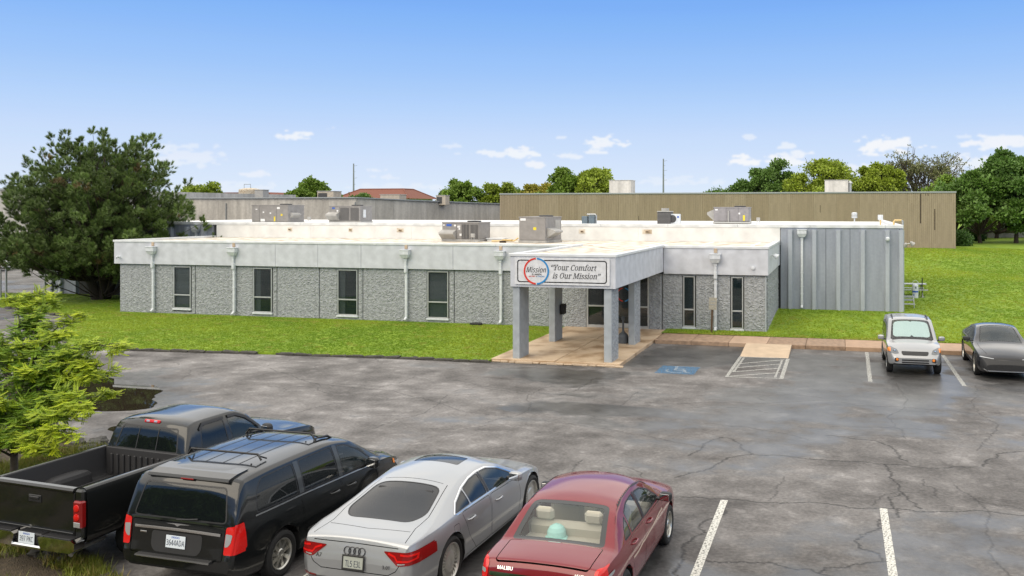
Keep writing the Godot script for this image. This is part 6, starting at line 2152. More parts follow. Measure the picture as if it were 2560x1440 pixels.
func build_suv():
	var c := {"length": 4.15, "axle": 0.34, "rim": 0.215, "tyre_w": 0.215, "track": 1.52, "arch": [[.86, 0.40], [3.32, 0.40]], "tuck": 0.05, "crown": 3.0,
		"bottom": [[0, .46], [.3, .34], [3.7, .32], [3.98, .36], [4.15, .42]],
		"width": [[0, .72], [.15, .82], [.6, .862], [3.2, .868], [3.7, .84], [3.95, .78], [4.1, .70], [4.15, .66]],
		"belt": [[0, .8], [.1, .98], [.5, 1.02], [2.5, .98], [3.0, .97], [3.5, .92], [3.85, .82], [4.05, .68], [4.15, .58]],
		"belt_in": [[0, .97], [3, .97], [4.15, .97]],
		"edge": [[0, .82], [.06, 1.1], [.2, 1.42], [.5, 1.58], [1.2, 1.625], [1.9, 1.60], [2.3, 1.45], [2.75, 1.12], [2.95, 1.0], [3.4, .955], [3.85, .85], [4.05, .70], [4.15, .60]],
		"edge_in": [[0, .95], [.3, .88], [1, .84], [2, .825], [2.5, .86], [2.95, .89], [3.6, .86], [4.15, .86]],
		"top": [[0, .84], [.05, 1.15], [.15, 1.48], [.4, 1.64], [1.0, 1.69], [1.8, 1.68], [2.1, 1.61], [2.5, 1.38], [2.9, 1.12], [3.02, 1.06], [3.5, 1.0], [3.85, .90], [4.05, .74], [4.15, .61]]}
	var o := start_car(c, "parked_suv", "silver compact SUV nosing toward the lot with a foil sunshade in its windscreen", "car", Vector3(2.36, 0, -32.2), PI + 0.01, "cars parked along the sidewalk")
	var z := func(s: float) -> float: return c.length / 2 - s
	pane(c, o, "windscreen", soft([Vector2(-.60, z.call(2.08)), Vector2(.60, z.call(2.08)), Vector2(.70, z.call(2.93)), Vector2(-.70, z.call(2.93))], .07), "top", M.screen_clear, .03)
	part("sunshade", soup_mesh(push(cut(c.whole, soft([Vector2(-.56, z.call(2.15)), Vector2(-.05, z.call(2.13)), Vector2(0, z.call(2.2)), Vector2(.05, z.call(2.13)), Vector2(.56, z.call(2.15)), Vector2(.62, z.call(2.82)), Vector2(.05, z.call(2.85)), Vector2(0, z.call(2.76)), Vector2(-.05, z.call(2.85)), Vector2(-.62, z.call(2.82))], .16), "top")[0], -.03)), M.shade_foil, o)
	pane(c, o, "rear_window", soft(xy([[-.58, 1.08], [.58, 1.08], [.5, 1.46], [-.5, 1.46]]), .06), "back", M.tint, .02)
	side_windows(c, o, [[[[.42, 1.08], [.5, 1.4], [.95, 1.48], [.98, 1.04]], M.tint], [[[1.03, 1.04], [1.02, 1.49], [1.60, 1.495], [1.62, 1.01]], M.tint], [[[1.68, 1.01], [1.68, 1.49], [1.9, 1.47], [2.2, 1.34], [2.62, 1.05], [2.62, 1.0]], M.tint_soft]], .05, .016)
	doors(c, o, [[[.98, 1.0], [1.64, .98], [1.66, .42], [1.2, .42]], [[1.66, .98], [2.7, .96], [2.74, .6], [2.7, .42], [1.69, .42]]], M.paint_suv, [[1.12, .88], [1.86, .88]], M.paint_suv)
	for sx in [1.0, -1.0]:
		var l := cut(c.body, soft(xy([[.50 * sx, .735], [.56 * sx, .85], [.74 * sx, .905], [.88 * sx, .89], [.88 * sx, .76], [.62 * sx, .715]]), .03), "front", 0.03)
		c.body = l[1]
		var lamp := part("head_lamp", soup_mesh(push(l[0], .006)), M.head_clear, o)
		part("reflector", lathe([Vector2(0, 0), Vector2(.05, .0), Vector2(.055, .012), Vector2(.03, .018), Vector2(0, .02)], 14), M.chrome, lamp, hit(c, "front", Vector2(.63 * sx, .79))[0] + Vector3(0, 0, -.01), Vector3(-PI / 2, 0, 0))
		trim(c, lamp, "indicator_lens", soft(xy([[.755 * sx, .77], [.75 * sx, .88], [.83 * sx, .875], [.84 * sx, .77]]), .02), "front", M.lens_amber, .011, .02)
		var fog := part("fog_lamp", box(Vector3(.15, .13, .03), .02), M.trim_black, o, hit(c, "front", Vector2(.57 * sx, .545))[0] + Vector3(0, 0, -.004), Vector3(0, .35 * sx, 0))
		part("fog_lens", lathe([Vector2(0, 0), Vector2(.045, 0), Vector2(.04, .014), Vector2(0, .018)], 12), M.lens_amber, fog, Vector3(0, .01, -.014), Vector3(-PI / 2, 0, 0))
	trim(c, o, "grille", soft(xy([[-.38, .685], [.38, .685], [.42, .74], [.42, .80], [-.42, .80], [-.42, .74]]), .03), "front", M.trim_black, .008, .02)
	for y in [.715, .75]:
		trim(c, o, "grille_bar", strip_line([Vector2(-.39, y), Vector2(.39, y)], .011), "front", M.coil_dark, .014, .02)
	# oval badge: three looped ellipses
	var st := tool()
	for e in [[.062, .042, 0.0], [.022, .038, 0.0], [.048, .018, .014]]:
		var ring := []
		for k in 19:
			ring.append(Vector3(cos(TAU * k / 18) * e[0], sin(TAU * k / 18) * e[1] + e[2], 0))
		add_tube(st, ring, .007, 6, false)
	part("badge", st.commit(), M.chrome, o, hit(c, "front", Vector2(0, .745))[0] + Vector3(0, 0, -.02))
	for y in [.535, .46]:
		trim(c, o, "bumper_slot", soft(xy([[-.42, y - .022], [.42, y - .022], [.42, y + .026], [-.42, y + .026]]), .012), "front", M.trim_black, .004, .02)
	part("front_plate", box(Vector3(.27, .075, .008), .003), M.label_white, o, hit(c, "front", Vector2(0, .53))[0] + Vector3(0, 0, -.02))
	add_mirrors(c, o, Vector3(.87, 1.02, z.call(2.55)), Vector3(.22, .16, .13), M.paint_suv)
	for sx in [1.0, -1.0]:
		var pts := []
		for s in [.35, .45, .9, 1.4, 1.85, 1.98]:
			pts.append(hit(c, "top", Vector2(.58 * sx, z.call(s)))[0] + Vector3(0, .0 if s < .4 or s > 1.9 else .06, 0))
		part("roof_rail", tube(pts, .02, 8), M.trim_black, o)
	for s in [.6, 1.5]:
		var y: float = hit(c, "top", Vector2(.58, z.call(s)))[0].y + .06
		part("cross_bar", tube([Vector3(-.58, y, z.call(s)), Vector3(.58, y, z.call(s))], .016, 8), M.steel, o)
	trim(c, o, "wiper_cowl", soft([Vector2(-.66, z.call(2.92)), Vector2(.66, z.call(2.92)), Vector2(.64, z.call(3.0)), Vector2(-.64, z.call(3.0))], .02), "top", M.trim_black, .003, .2)
	for v in ["right", "left"]:
		trim(c, o, "cladding", soft(sz(c, [[1.32, .36], [1.32, .52], [2.86, .52], [2.86, .36]]), .02), v, M.unit_light, .008)
	finish_body(c, o, M.paint_suv)
	add_wheels(c, o, "spoke", 5, M.alloy)
	tub(c, o, .5, 3.0, .68, .85, M.seat_dark)
	for q in [[-.36, 2.0], [.36, 2.0]]:
		seat(o, Vector3(q[0], .48, z.call(q[1])), .5, M.seat_dark, [0.0])

func build_charcoal():
	var c := {"length": 4.9, "axle": 0.355, "rim": 0.26, "tyre_w": 0.225, "track": 1.62, "arch": [[1.08, 0.41], [3.98, 0.41]], "tuck": 0.08, "crown": 2.4,
		"bottom": [[0, .42], [.3, .27], [4.5, .22], [4.8, .24], [4.9, .28]],
		"width": [[0, .74], [.2, .86], [.8, .92], [3.8, .92], [4.4, .88], [4.7, .80], [4.85, .70], [4.9, .64]],
		"belt": [[0, .85], [.1, .98], [1, 1.0], [3, .95], [3.9, .88], [4.4, .79], [4.7, .68], [4.85, .56], [4.9, .46]],
		"belt_in": [[0, .95], [3, .955], [4.9, .97]],
		"edge": [[0, .87], [.1, 1.0], [.5, 1.06], [.9, 1.18], [1.4, 1.34], [2.0, 1.41], [2.4, 1.38], [2.8, 1.24], [3.3, 1.0], [3.6, .93], [4.3, .82], [4.7, .70], [4.85, .58], [4.9, .48]],
		"edge_in": [[0, .93], [.6, .86], [1.2, .74], [2.0, .69], [2.6, .71], [3.2, .83], [3.6, .86], [4.9, .86]],
		"top": [[0, .88], [.1, 1.03], [.5, 1.1], [.9, 1.25], [1.4, 1.43], [2.0, 1.485], [2.4, 1.46], [2.8, 1.34], [3.3, 1.10], [3.55, 1.0], [4.2, .91], [4.6, .80], [4.8, .69], [4.9, .50]]}
	var o := start_car(c, "parked_charcoal_sedan", "charcoal sedan with wide black mesh grille parked beside the silver SUV", "car", Vector3(5.22, 0, -32.6), PI - 0.01, "cars parked along the sidewalk")
	var z := func(s: float) -> float: return c.length / 2 - s
	pane(c, o, "windscreen", soft([Vector2(-.53, z.call(2.42)), Vector2(.53, z.call(2.42)), Vector2(.68, z.call(3.42)), Vector2(-.68, z.call(3.42))], .09), "top", M.tint_soft, .03)
	pane(c, o, "rear_window", soft([Vector2(-.6, z.call(.72)), Vector2(.6, z.call(.72)), Vector2(.52, z.call(1.42)), Vector2(-.52, z.call(1.42))], .09), "top", M.tint, .03)
	side_windows(c, o, [[[[1.0, 1.03], [1.3, 1.20], [1.75, 1.32], [1.98, 1.345], [1.98, 1.02]], M.tint], [[[2.05, 1.015], [2.05, 1.345], [2.4, 1.32], [2.8, 1.18], [3.22, .99], [3.2, .975]], M.tint]], .05, .014)
	for v in ["right", "left"]:
		trim(c, o, "window_bright_trim", strip_line(sz(c, [[.98, 1.01], [2.0, 1.005], [3.26, .965]]), .016), v, M.satin, .004)
		trim(c, o, "sill_cladding", soft(sz(c, [[1.55, .24], [1.55, .40], [3.52, .40], [3.52, .24]]), .02), v, M.trim_black, .006)
	doors(c, o, [[[1.2, .97], [2.02, .96], [2.05, .32], [1.62, .32], [1.42, .6]], [[2.05, .96], [3.25, .92], [3.34, .6], [3.3, .32], [2.08, .32]]], M.paint_charcoal, [[1.36, .86], [2.22, .85]], M.paint_charcoal)
	# full-width black nose with light bar above and satin lip below
	trim(c, o, "grille", soft(xy([[-.74, .28], [.74, .28], [.82, .44], [.80, .635], [-.80, .635], [-.82, .44]]), .04), "front", M.black_plastic, .004, .02)
	for k in 5:
		trim(c, o, "grille_slat", strip_line([Vector2(-.60, .34 + k * .042), Vector2(.60, .34 + k * .042)], .009), "front", M.trim_black, .010, .02)
	trim(c, o, "nose_band", soft(xy([[-.80, .62], [0, .655], [.80, .62], [.80, .66], [0, .70], [-.80, .66]]), .02), "front", M.black_plastic, .005, .02)
	for sx in [1.0, -1.0]:
		trim(c, o, "head_lamp", soft(xy([[.42 * sx, .675], [.82 * sx, .72], [.82 * sx, .695], [.42 * sx, .66]]), .01), "front", M.lens_clear, .008, .02)
		trim(c, o, "lower_lip", strip_line([Vector2(.74 * sx, .36), Vector2(.62 * sx, .295), Vector2(.0 * sx, .29)], .034), "front", M.chrome, .014, .02)
	part("badge", prism(rounded(.13, .085, .04), .012), M.lens_clear, o, hit(c, "front", Vector2(0, .735))[0] + Vector3(0, .0, -.012), Vector3(.5, 0, 0))
	add_mirrors(c, o, Vector3(.90, 1.03, z.call(3.05)), Vector3(.23, .15, .13), M.black_plastic)
	for sx in [1.0, -1.0]:
		c.body = cut(c.body, strip_line([Vector2(.60 * sx, z.call(4.55)), Vector2(.72 * sx, z.call(4.0)), Vector2(.74 * sx, z.call(3.5))], .010), "top", .2)[1]
	finish_body(c, o, M.paint_charcoal)
	add_wheels(c, o, "spoke", 10, M.satin)
	tub(c, o, .9, 3.4, .70, .84, M.seat_dark)
	for q in [[-.38, 2.45], [.38, 2.45]]:
		seat(o, Vector3(q[0], .36, z.call(q[1])), .5, M.seat_dark, [0.0])

# two pale cars far off in the back lot
func build_far_cars():
	for k in 2:
		var c := {"length": 4.5, "axle": 0.32, "rim": 0.21, "tyre_w": 0.2, "track": 1.5, "arch": [[.92, 0.38], [3.6, 0.38]], "tuck": 0.08,
			"bottom": [[0, .42], [.3, .25], [4.2, .22], [4.5, .34]],
			"width": [[0, .68], [.2, .82], [.8, .87], [3.6, .87], [4.2, .78], [4.5, .56]],
			"belt": [[0, .7], [.1, .92], [1, .95], [3, .9], [3.9, .82], [4.3, .68], [4.5, .5]],
			"belt_in": [[0, .96], [4.5, .95]],
			"edge": [[0, .72], [.1, .95], [.5, 1.0], [.9, 1.15], [1.3, 1.32], [2.0, 1.38], [2.5, 1.33], [3.0, 1.1], [3.3, .93], [3.9, .85], [4.3, .7], [4.5, .52]],
			"edge_in": [[0, .93], [.6, .9], [1.2, .76], [2.0, .71], [2.6, .74], [3.2, .86], [4.5, .82]],
			"top": [[0, .74], [.1, 1.0], [.5, 1.05], [.9, 1.2], [1.3, 1.38], [2.0, 1.45], [2.5, 1.41], [3.0, 1.2], [3.4, 1.0], [4.0, .9], [4.3, .75], [4.5, .54]]}
		var lb: String = ["white sedan parked in the back lot beyond the fence posts", "white hatchback standing beyond the white sedan near the timber stacks"][k]
		var o := start_car(c, "distant_car", lb, "car", [Vector3(-72.6, 0, -61.6), Vector3(-83.5, 0.1, -70.5)][k], [-PI / 2 - .15, -PI / 2 + .1][k], "cars in the back lot")
		side_windows(c, o, [[[[1.05, 1.0], [1.4, 1.24], [2.0, 1.32], [2.0, .97]], M.tint], [[[2.07, .97], [2.07, 1.32], [2.5, 1.27], [3.0, 1.0], [3.0, .94]], M.tint]], .05, .014)
		pane(c, o, "rear_window", soft(xy([[-.55, 1.08], [.55, 1.08], [.48, 1.34], [-.48, 1.34]]), .06), "back", M.tint, .02)
		finish_body(c, o, M.paint_white)
		add_wheels(c, o, "spoke", 5, M.satin)

# ------------------------------------------------------------------ rooftop plant
func louvre_face(parent: Node, at: Vector3, w: float, h: float, upright := true):
	# recessed coil with a guard of bars in front; faces +z
	var o := part("coil_face", box(Vector3(w, h, 0.02), 0.004), M.coil_dark, parent, at)
	var n := int((w if upright else h) / 0.07)
	for k in n:
		var t := (k + 0.5) / n - 0.5
		if upright:
			part("guard_bar", box(Vector3(0.022, h, 0.014), 0.003), M.unit_grey, o, Vector3(t * w, 0, 0.016))
		else:
			part("guard_bar", box(Vector3(w, 0.022, 0.014), 0.003), M.unit_grey, o, Vector3(0, t * h, 0.016))

func sticker(parent: Node, at: Vector3, w: float, h: float, m: Material):
	part("sticker", box(Vector3(w, h, 0.006), 0.001), m, parent, at)

func cabinet(parent: Node, w: float, h: float, d: float, seams: Array, m: Material):
	part("cabinet", span(Vector3(-w / 2, 0.12, -d), Vector3(w / 2, h, -0.02), 0.015), m, parent)
	var e := [-w / 2] + seams + [w / 2]
	for k in e.size() - 1:
		part("access_panel", span(Vector3(e[k] + 0.012, 0.15, -0.02), Vector3(e[k + 1] - 0.012, h - 0.05, 0.0), 0.006), m, parent)
	part("base_rail", span(Vector3(-w / 2 - 0.03, 0.0, -d - 0.03), Vector3(w / 2 + 0.03, 0.12, 0.01), 0.01), M.unit_light, parent)
	part("top_rim", span(Vector3(-w / 2 - 0.02, h - 0.04, -d - 0.02), Vector3(w / 2 + 0.02, h + 0.02, 0.012), 0.01), m, parent)
	part("fan_guard", lathe([Vector2(0.36, h + 0.02), Vector2(0.38, h + 0.07), Vector2(0.34, h + 0.09), Vector2(0, h + 0.10)], 20), M.coil_dark, parent, Vector3(w * 0.22, 0, -d / 2))

func rain_hood(parent: Node, at: Vector3, w: float, h: float, d: float, turn := 0.0):
	var st := tool()
	add_prism(st, PackedVector2Array([Vector2(0, 0), Vector2(d, h * 0.55), Vector2(d, h * 0.72), Vector2(0, h)]), w, Vector3.ZERO, Basis(Vector3(0, 0, 1), Vector3(0, 1, 0), Vector3(-1, 0, 0)))
	part("rain_hood", st.commit(), M.unit_light, parent, at, Vector3(0, turn, 0))

func build_rooftop_units():
	var o := thing("rooftop_unit", "wide plain grey rooftop unit with small yellow stickers on the warehouse roof", "air conditioner", Vector3(-34.55, 4.52, -48.0), 0.0, "rooftop air handlers")
	cabinet(o, 2.6, 1.16, 1.7, [-0.75, 0.5], M.unit_grey)
	for q in [[-.95, .9, .14, .05, "label_white"], [-.45, .72, .1, .08, "label_white"], [.05, .66, .1, .08, "label_white"], [.35, .3, .10, .30, "label_yellow"], [.85, .55, .12, .12, "label_yellow"], [.62, .98, .2, .12, "label_white"], [-.5, .22, .3, .16, "label_white"]]:
		sticker(o, Vector3(q[0], q[1], .004), q[2], q[3], M[q[4]])
	rain_hood(o, Vector3(1.3, .35, -.6), .8, .35, .25, PI / 2)
	o = thing("rooftop_unit", "grey rooftop unit with rain hood and tall coil guards on the warehouse roof", "air conditioner", Vector3(-30.55, 4.54, -50.0), 0.0, "rooftop air handlers")
	cabinet(o, 2.2, 1.08, 1.5, [-.35, .35], M.unit_grey)
	louvre_face(o, Vector3(.0, .58, .01), .6, .78)
	louvre_face(o, Vector3(.72, .58, .01), .58, .78)
	rain_hood(o, Vector3(-.74, .16, .0), .78, .55, .4)
	sticker(o, Vector3(-.78, .95, .004), .2, .1, M.label_blue)
	sticker(o, Vector3(-.5, .78, .004), .12, .1, M.label_white)
	part("control_box", box(Vector3(.12, .5, .22), .015), M.white_metal, o, Vector3(1.17, .6, -.4))
	o = thing("rooftop_unit", "grey rooftop unit with blue label and rain hood on the office roof", "air conditioner", Vector3(-19.3, 3.74, -42.7), -0.05, "rooftop air handlers")
	cabinet(o, 2.12, 1.0, 1.4, [-.22, .28], M.unit_grey)
	louvre_face(o, Vector3(.30, .53, .01), .42, .74)
	louvre_face(o, Vector3(.80, .53, .01), .44, .74)
	rain_hood(o, Vector3(-.66, .12, .0), .84, .5, .35)
	sticker(o, Vector3(-.65, .86, .004), .3, .12, M.label_blue)
	for q in [[-.95, .86, .1, .06], [-.3, .84, .12, .09], [-.08, .78, .16, .1], [-.05, .70, .08, .16], [.02, .36, .12, .12]]:
		sticker(o, Vector3(q[0], q[1], .004), q[2], q[3], M.label_white)
	o = thing("rooftop_unit", "tall plain grey rooftop unit with one yellow square sticker on the office roof", "air conditioner", Vector3(-15.05, 3.74, -41.95), -0.08, "rooftop air handlers")
	cabinet(o, 1.45, 1.30, 2.1, [], M.unit_grey)
	sticker(o, Vector3(.15, .72, .004), .16, .14, M.label_yellow)
	sticker(o, Vector3(-.5, 1.18, .004), .3, .12, M.label_white)
	rain_hood(o, Vector3(.73, .25, -.7), 1.0, .5, .45, PI / 2)
	part("side_panel", box(Vector3(.02, .8, .7), .006), M.unit_light, o, Vector3(.735, .75, -1.6))
	o = thing("rooftop_unit", "light grey rooftop unit with slanted intake hood at one end on the warehouse roof", "air conditioner", Vector3(-6.46, 4.54, -53.9), 0.0, "rooftop air handlers")
	cabinet(o, 2.14, 1.0, 1.5, [-.3, .45], M.unit_violet)
	rain_hood(o, Vector3(-1.07, .14, -.7), .9, .75, .45, -PI / 2)
	for q in [[-.9, .85, .16, .08, "label_white"], [.5, .62, .1, .1, "label_white"], [.78, .35, .12, .34, "label_yellow"]]:
		sticker(o, Vector3(q[0], q[1], .004), q[2], q[3], M[q[4]])
	part("meter_pipe", tube([Vector3(-.15, .1, .06), Vector3(-.15, .55, .06), Vector3(-.15, .8, .06)], .04, 8), M.unit_light, o)
	part("gas_pipe", tube([Vector3(-1.0, .08, .2), Vector3(.9, .06, .2), Vector3(1.2, .08, .2), Vector3(1.2, .3, .2)], .03, 8), M.steel, o)
	# condensers
	o = thing("condenser_unit", "dark square condenser with fan collar standing beside a white outdoor unit", "air conditioner", Vector3(-9.72, 4.54, -49.2))
	part("cabinet", box(Vector3(.78, .72, .78), .03), M.coil_dark, o, Vector3(0, .38, -.39))
	for k in 9:
		part("guard_bar", box(Vector3(.79, .014, .80), .003), M.unit_grey, o, Vector3(0, .09 + k * .07, -.39))
	part("lid", box(Vector3(.82, .05, .82), .015), M.unit_light, o, Vector3(0, .76, -.39))
	part("fan_collar", lathe([Vector2(.2, .78), Vector2(.2, .95), Vector2(.22, .95), Vector2(.22, .78)], 18), M.unit_light, o, Vector3(0, 0, -.39))
	o = thing("outdoor_unit", "small white outdoor unit with round fan beside the dark condenser", "air conditioner", Vector3(-9.12, 4.54, -49.3))
	part("case", box(Vector3(.62, .56, .3), .02), M.white_metal, o, Vector3(0, .34, -.15))
	part("fan_grille", lathe([Vector2(0, 0), Vector2(.2, 0), Vector2(.22, .015), Vector2(.2, .02), Vector2(0, .03)], 20), M.coil_dark, o, Vector3(-.12, .34, .0), Vector3(PI / 2, 0, 0))
	sticker(o, Vector3(.2, .45, .004), .1, .1, M.label_blue)
	o = thing("compressor_pair", "two small blue-grey compressor boxes with pipe elbow on the warehouse roof", "air conditioner", Vector3(-14.3, 4.54, -50.0))
	part("box_case", box(Vector3(.36, .46, .4), .02), M.panel_blue, o, Vector3(-.3, .25, 0))
	part("box_case", box(Vector3(.34, .5, .4), .02), M.panel_blue, o, Vector3(.12, .27, .02))
	part("exhaust_pipe", tube([Vector3(.36, 0, 0), Vector3(.36, .5, 0), Vector3(.30, .58, 0), Vector3(-.2, .58, 0)], .05, 8), M.steel, o)
	# small roof fittings
	o = thing("roof_vent", "white louvred vent head on a thin stalk above the warehouse roof", "vent", Vector3(0.83, 4.52, -53.8))
	part("stalk", tube([Vector3(0, 0, 0), Vector3(0, .45, 0)], .04, 8), M.white_metal, o)
	for k in 4:
		part("louvre", lathe([Vector2(.09, 0), Vector2(.17, -.03), Vector2(.17, .0), Vector2(.09, .05)], 14), M.white_metal, o, Vector3(0, .42 + k * .085, 0))
	o = thing("junction_box", "square white box on a yellow stub pipe at the warehouse roof edge", "electrical box", Vector3(2.18, 4.52, -51.0))
	part("stub_pipe", tube([Vector3(0, 0, 0), Vector3(0, .34, 0)], .045, 8), M.pipe_yellow, o)
	part("box_case", box(Vector3(.28, .28, .12), .015), M.white_metal, o, Vector3(0, .46, 0))
	o = thing("gas_pipe", "yellow gas pipe bending over the warehouse roof corner", "pipe", Vector3(2.7, 4.52, -47.6))
	part("pipe_run", tube([Vector3(0, 0, 0), Vector3(0, .28, 0), Vector3(.04, .34, 0), Vector3(.38, .34, 0)], .05, 10), M.pipe_yellow, o)
	part("drop_pipe", tube([Vector3(.38, .34, 0), Vector3(.44, .30, 0), Vector3(.44, -.6, 0)], .05, 10), M.steel, o)
	for q in [[Vector3(-31.5, 4.52, -47.6), "small grey junction box on legs between two warehouse roof units"], [Vector3(-4.5, 4.52, -50.4), "small grey junction box on one leg beside the slant-hooded unit"], [Vector3(-18.35, 3.74, -42.15), "small pale junction box on splayed legs before the blue-labelled unit"]]:
		o = thing("junction_box", q[1], "electrical box", q[0])
		part("box_case", box(Vector3(.2, .2, .12), .015), M.unit_light, o, Vector3(0, .34, 0))
		for x in [-.1, .1]:
			part("leg", tube([Vector3(x, 0, 0), Vector3(x * .5, .28, 0)], .015, 6), M.steel, o)
	o = thing("gas_line", "yellow and black gas line on blocks between the two office roof units", "pipe", Vector3(-16.5, 3.74, -41.9))
	part("pipe_run", tube([Vector3(-.7, .08, 0), Vector3(.5, .1, 0), Vector3(.7, .25, -.1)], .04, 8), M.pipe_yellow, o)
	part("block", box(Vector3(.3, .1, .2), .01), M.stain, o, Vector3(-.1, .05, 0))
	part("block", box(Vector3(.5, .06, .25), .01), M.pipe_yellow, o, Vector3(.15, .14, 0))
	o = thing("roof_hatch", "low white curb lid lying behind the blue-labelled office roof unit", "roof hatch", Vector3(-17.6, 3.74, -43.6))
	part("kerb", box(Vector3(.9, .12, .6), .01), M.membrane, o, Vector3(0, .06, 0))
	part("lid", box(Vector3(1.0, .05, .7), .01), M.cap_white, o, Vector3(0, .15, 0))

# ------------------------------------------------------------------ buildings behind
func build_far_buildings():
	var rng := RandomNumberGenerator.new()
	rng.seed = 21
	# tan ribbed warehouse
	var o := thing("tan_building", "long tan concrete warehouse with vertical ribbed panels behind the parapet", "building")
	var x0 := -38.7
	var x1 := 11.62
	var z := -96.7
	part("core", span(Vector3(x0 + .1, 0, -140), Vector3(x1 - .1, 7.0, z - .2)), M.joint_dark, o)
	var n := 21
	var w := (x1 - x0) / n
	var tones := [M.tan_wall, M.tan_wall_b, M.tan_wall_c]
	for k in n:
		var st := tool()
		var a := x0 + w * k
		add_span(st, Vector3(a + .003, .6, z - .2), Vector3(a + w - .003, 7.05, z - .035))
		for q in 12:
			var b := a + .012 + (w - .024) * q / 12
			add_span(st, Vector3(b + .03, .62, z - .036), Vector3(b + (w - .024) / 12 - .03, 7.03, z))
		part("ribbed_panel", st.commit(), tones[(k * 7 + k / 3) % 3 if k < 17 else 2], o)
	part("side_wall", span(Vector3(x1 - .09, .6, -140), Vector3(x1, 7.05, z - .21)), M.tan_wall, o)
	part("coping", span(Vector3(x0 - .05, 7.05, z - .5), Vector3(x1 + .05, 7.22, z + .06), .02), M.coping, o)
	part("roof", span(Vector3(x0 + .1, 6.9, -140), Vector3(x1 - .1, 7.04, z - .51)), M.membrane, o)
	for q in [[8.15, 3.9, 7.0, .11], [9.55, 3.2, 5.4, .09], [8.9, 6.75, 7.0, .05], [8.65, 6.8, 7.0, .04], [-2.05, 5.0, 5.8, .05], [-22.0, 3.9, 4.6, .05]]:
		part("rust_streak", span(Vector3(q[0] - q[3] / 2, q[1], z), Vector3(q[0] + q[3] / 2, q[2], z + .004)), M.stain, o)
	# grey building with an angled face
	o = thing("grey_building", "long weathered grey concrete building with an angled end beside the tan warehouse", "building")
	var pts := [[-112.0, -94.0, 6.66], [-94.0, -94.0, 6.66], [-79.0, -94.0, 6.66], [-67.0, -94.0, 6.66], [-55.9, -94.0, 6.66], [-53.5, -103.2, 6.42], [-51.1, -112.5, 6.22], [-48.5, -122.4, 6.03]]
	for k in pts.size() - 1:
		var p: Array = pts[k]
		var q: Array = pts[k + 1]
		var m := 3
		for s in m:
			var a := [lerpf(p[0], q[0], float(s) / m), lerpf(p[1], q[1], float(s) / m), lerpf(p[2], q[2], float(s) / m)]
			var b := [lerpf(p[0], q[0], (s + 1.0) / m), lerpf(p[1], q[1], (s + 1.0) / m), lerpf(p[2], q[2], (s + 1.0) / m)]
			var d := Vector2(b[0] - a[0], b[1] - a[1]).normalized()
			var nn := Vector2(d.y, -d.x) * .3
			var g := .012
			var A := Vector3(a[0] + d.x * g, 0, a[1] + d.y * g)
			var B := Vector3(b[0] - d.x * g, 0, b[1] - d.y * g)
			var I := Vector3(nn.x, 0, nn.y)
			var st := tool()
			var ya := Vector3(0, a[2], 0)
			var yb := Vector3(0, b[2], 0)
			quad(st, A, A + ya, B + yb, B)
			quad(st, A + ya, A + ya + I, B + yb + I, B + yb)
			quad(st, B, B + yb, B + yb + I, B + I)
			quad(st, A + I, A + ya + I, A + ya, A)
			quad(st, B + I, B + yb + I, A + ya + I, A + I)
			part("wall_panel", st.commit(), [M.grey_wall, M.grey_wall_b, M.grey_wall][(k * 3 + s) % 3], o)
		var st2 := tool()
		var A2 := Vector3(p[0], p[2], p[1])
		var B2 := Vector3(q[0], q[2], q[1])
		var dd := (B2 - A2).normalized()
		add_box(st2, (A2 + B2) / 2 + Vector3(0, .07, 0), Vector3(A2.distance_to(B2), .14, .4), .01, Basis(dd, Vector3.UP, dd.cross(Vector3.UP)).orthonormalized())
		part("coping", st2.commit(), M.coping, o)
	part("core", flat_poly(PackedVector2Array([Vector2(-111.6, -94.4), Vector2(-56.3, -94.4), Vector2(-49.2, -122.4), Vector2(-49.2, -135), Vector2(-111.6, -135)]), 5.9, 0.0), M.joint_dark, o)
	# wall fittings seen over the roofs
	part("drain_pipe", tube([Vector3(-73.8, 3.0, -93.9), Vector3(-73.8, 6.1, -93.9)], .06, 8), M.pole_grey, o)
	part("drain_pipe", tube([Vector3(-53.2 - 2.75, 3.0, -93.9), Vector3(-55.95, 6.2, -93.9)], .06, 8), M.pole_grey, o)
	part("wall_bracket", tube([Vector3(-65.4, 4.9, -93.92), Vector3(-65.4, 5.5, -93.8), Vector3(-64.7, 5.5, -93.8)], .06, 8), M.stain, o)
	# pale building far west
	o = thing("white_building", "pale warehouse standing behind the pine and the back lot", "building")
	part("core", span(Vector3(-139, 0, -118), Vector3(-80.6, 7.2, -80.2)), M.joint_dark, o)
	for k in 16:
		part("wall_panel", span(Vector3(-139 + k * 3.65 + .015, 0, -80.3), Vector3(-139 + k * 3.65 + 3.635, 7.5, -80), .01), M.far_white, o)
	part("wall_panel", span(Vector3(-80.59, 0, -118), Vector3(-80.4, 7.5, -80.31)), M.far_white, o)
	part("coping", span(Vector3(-139.1, 7.5, -80.5), Vector3(-80.3, 7.75, -79.92), .02), M.coping, o)
	# red tiled hip roof
	o = thing("red_roof_building", "building with red tiled hip roof far behind the grey wall", "building", Vector3(-96.5, 0, -175))
	part("walls", span(Vector3(-8, 0, -6), Vector3(8, 7.6, 6)), M.far_white, o)
	var st := tool()
	var e := [Vector3(-8.8, 7.5, 6.8), Vector3(8.8, 7.5, 6.8), Vector3(8.8, 7.5, -6.8), Vector3(-8.8, 7.5, -6.8)]
	var r := [Vector3(-5.2, 9.6, 2.2), Vector3(5.2, 9.6, 2.2), Vector3(5.2, 9.6, -2.2), Vector3(-5.2, 9.6, -2.2)]
	for k in 4:
		var m := (k + 1) % 4
		quad(st, e[k], r[k], r[m], e[m])
	quad(st, r[3], r[2], r[1], r[0])
	part("roof", st.commit(), M.roof_tile, o)
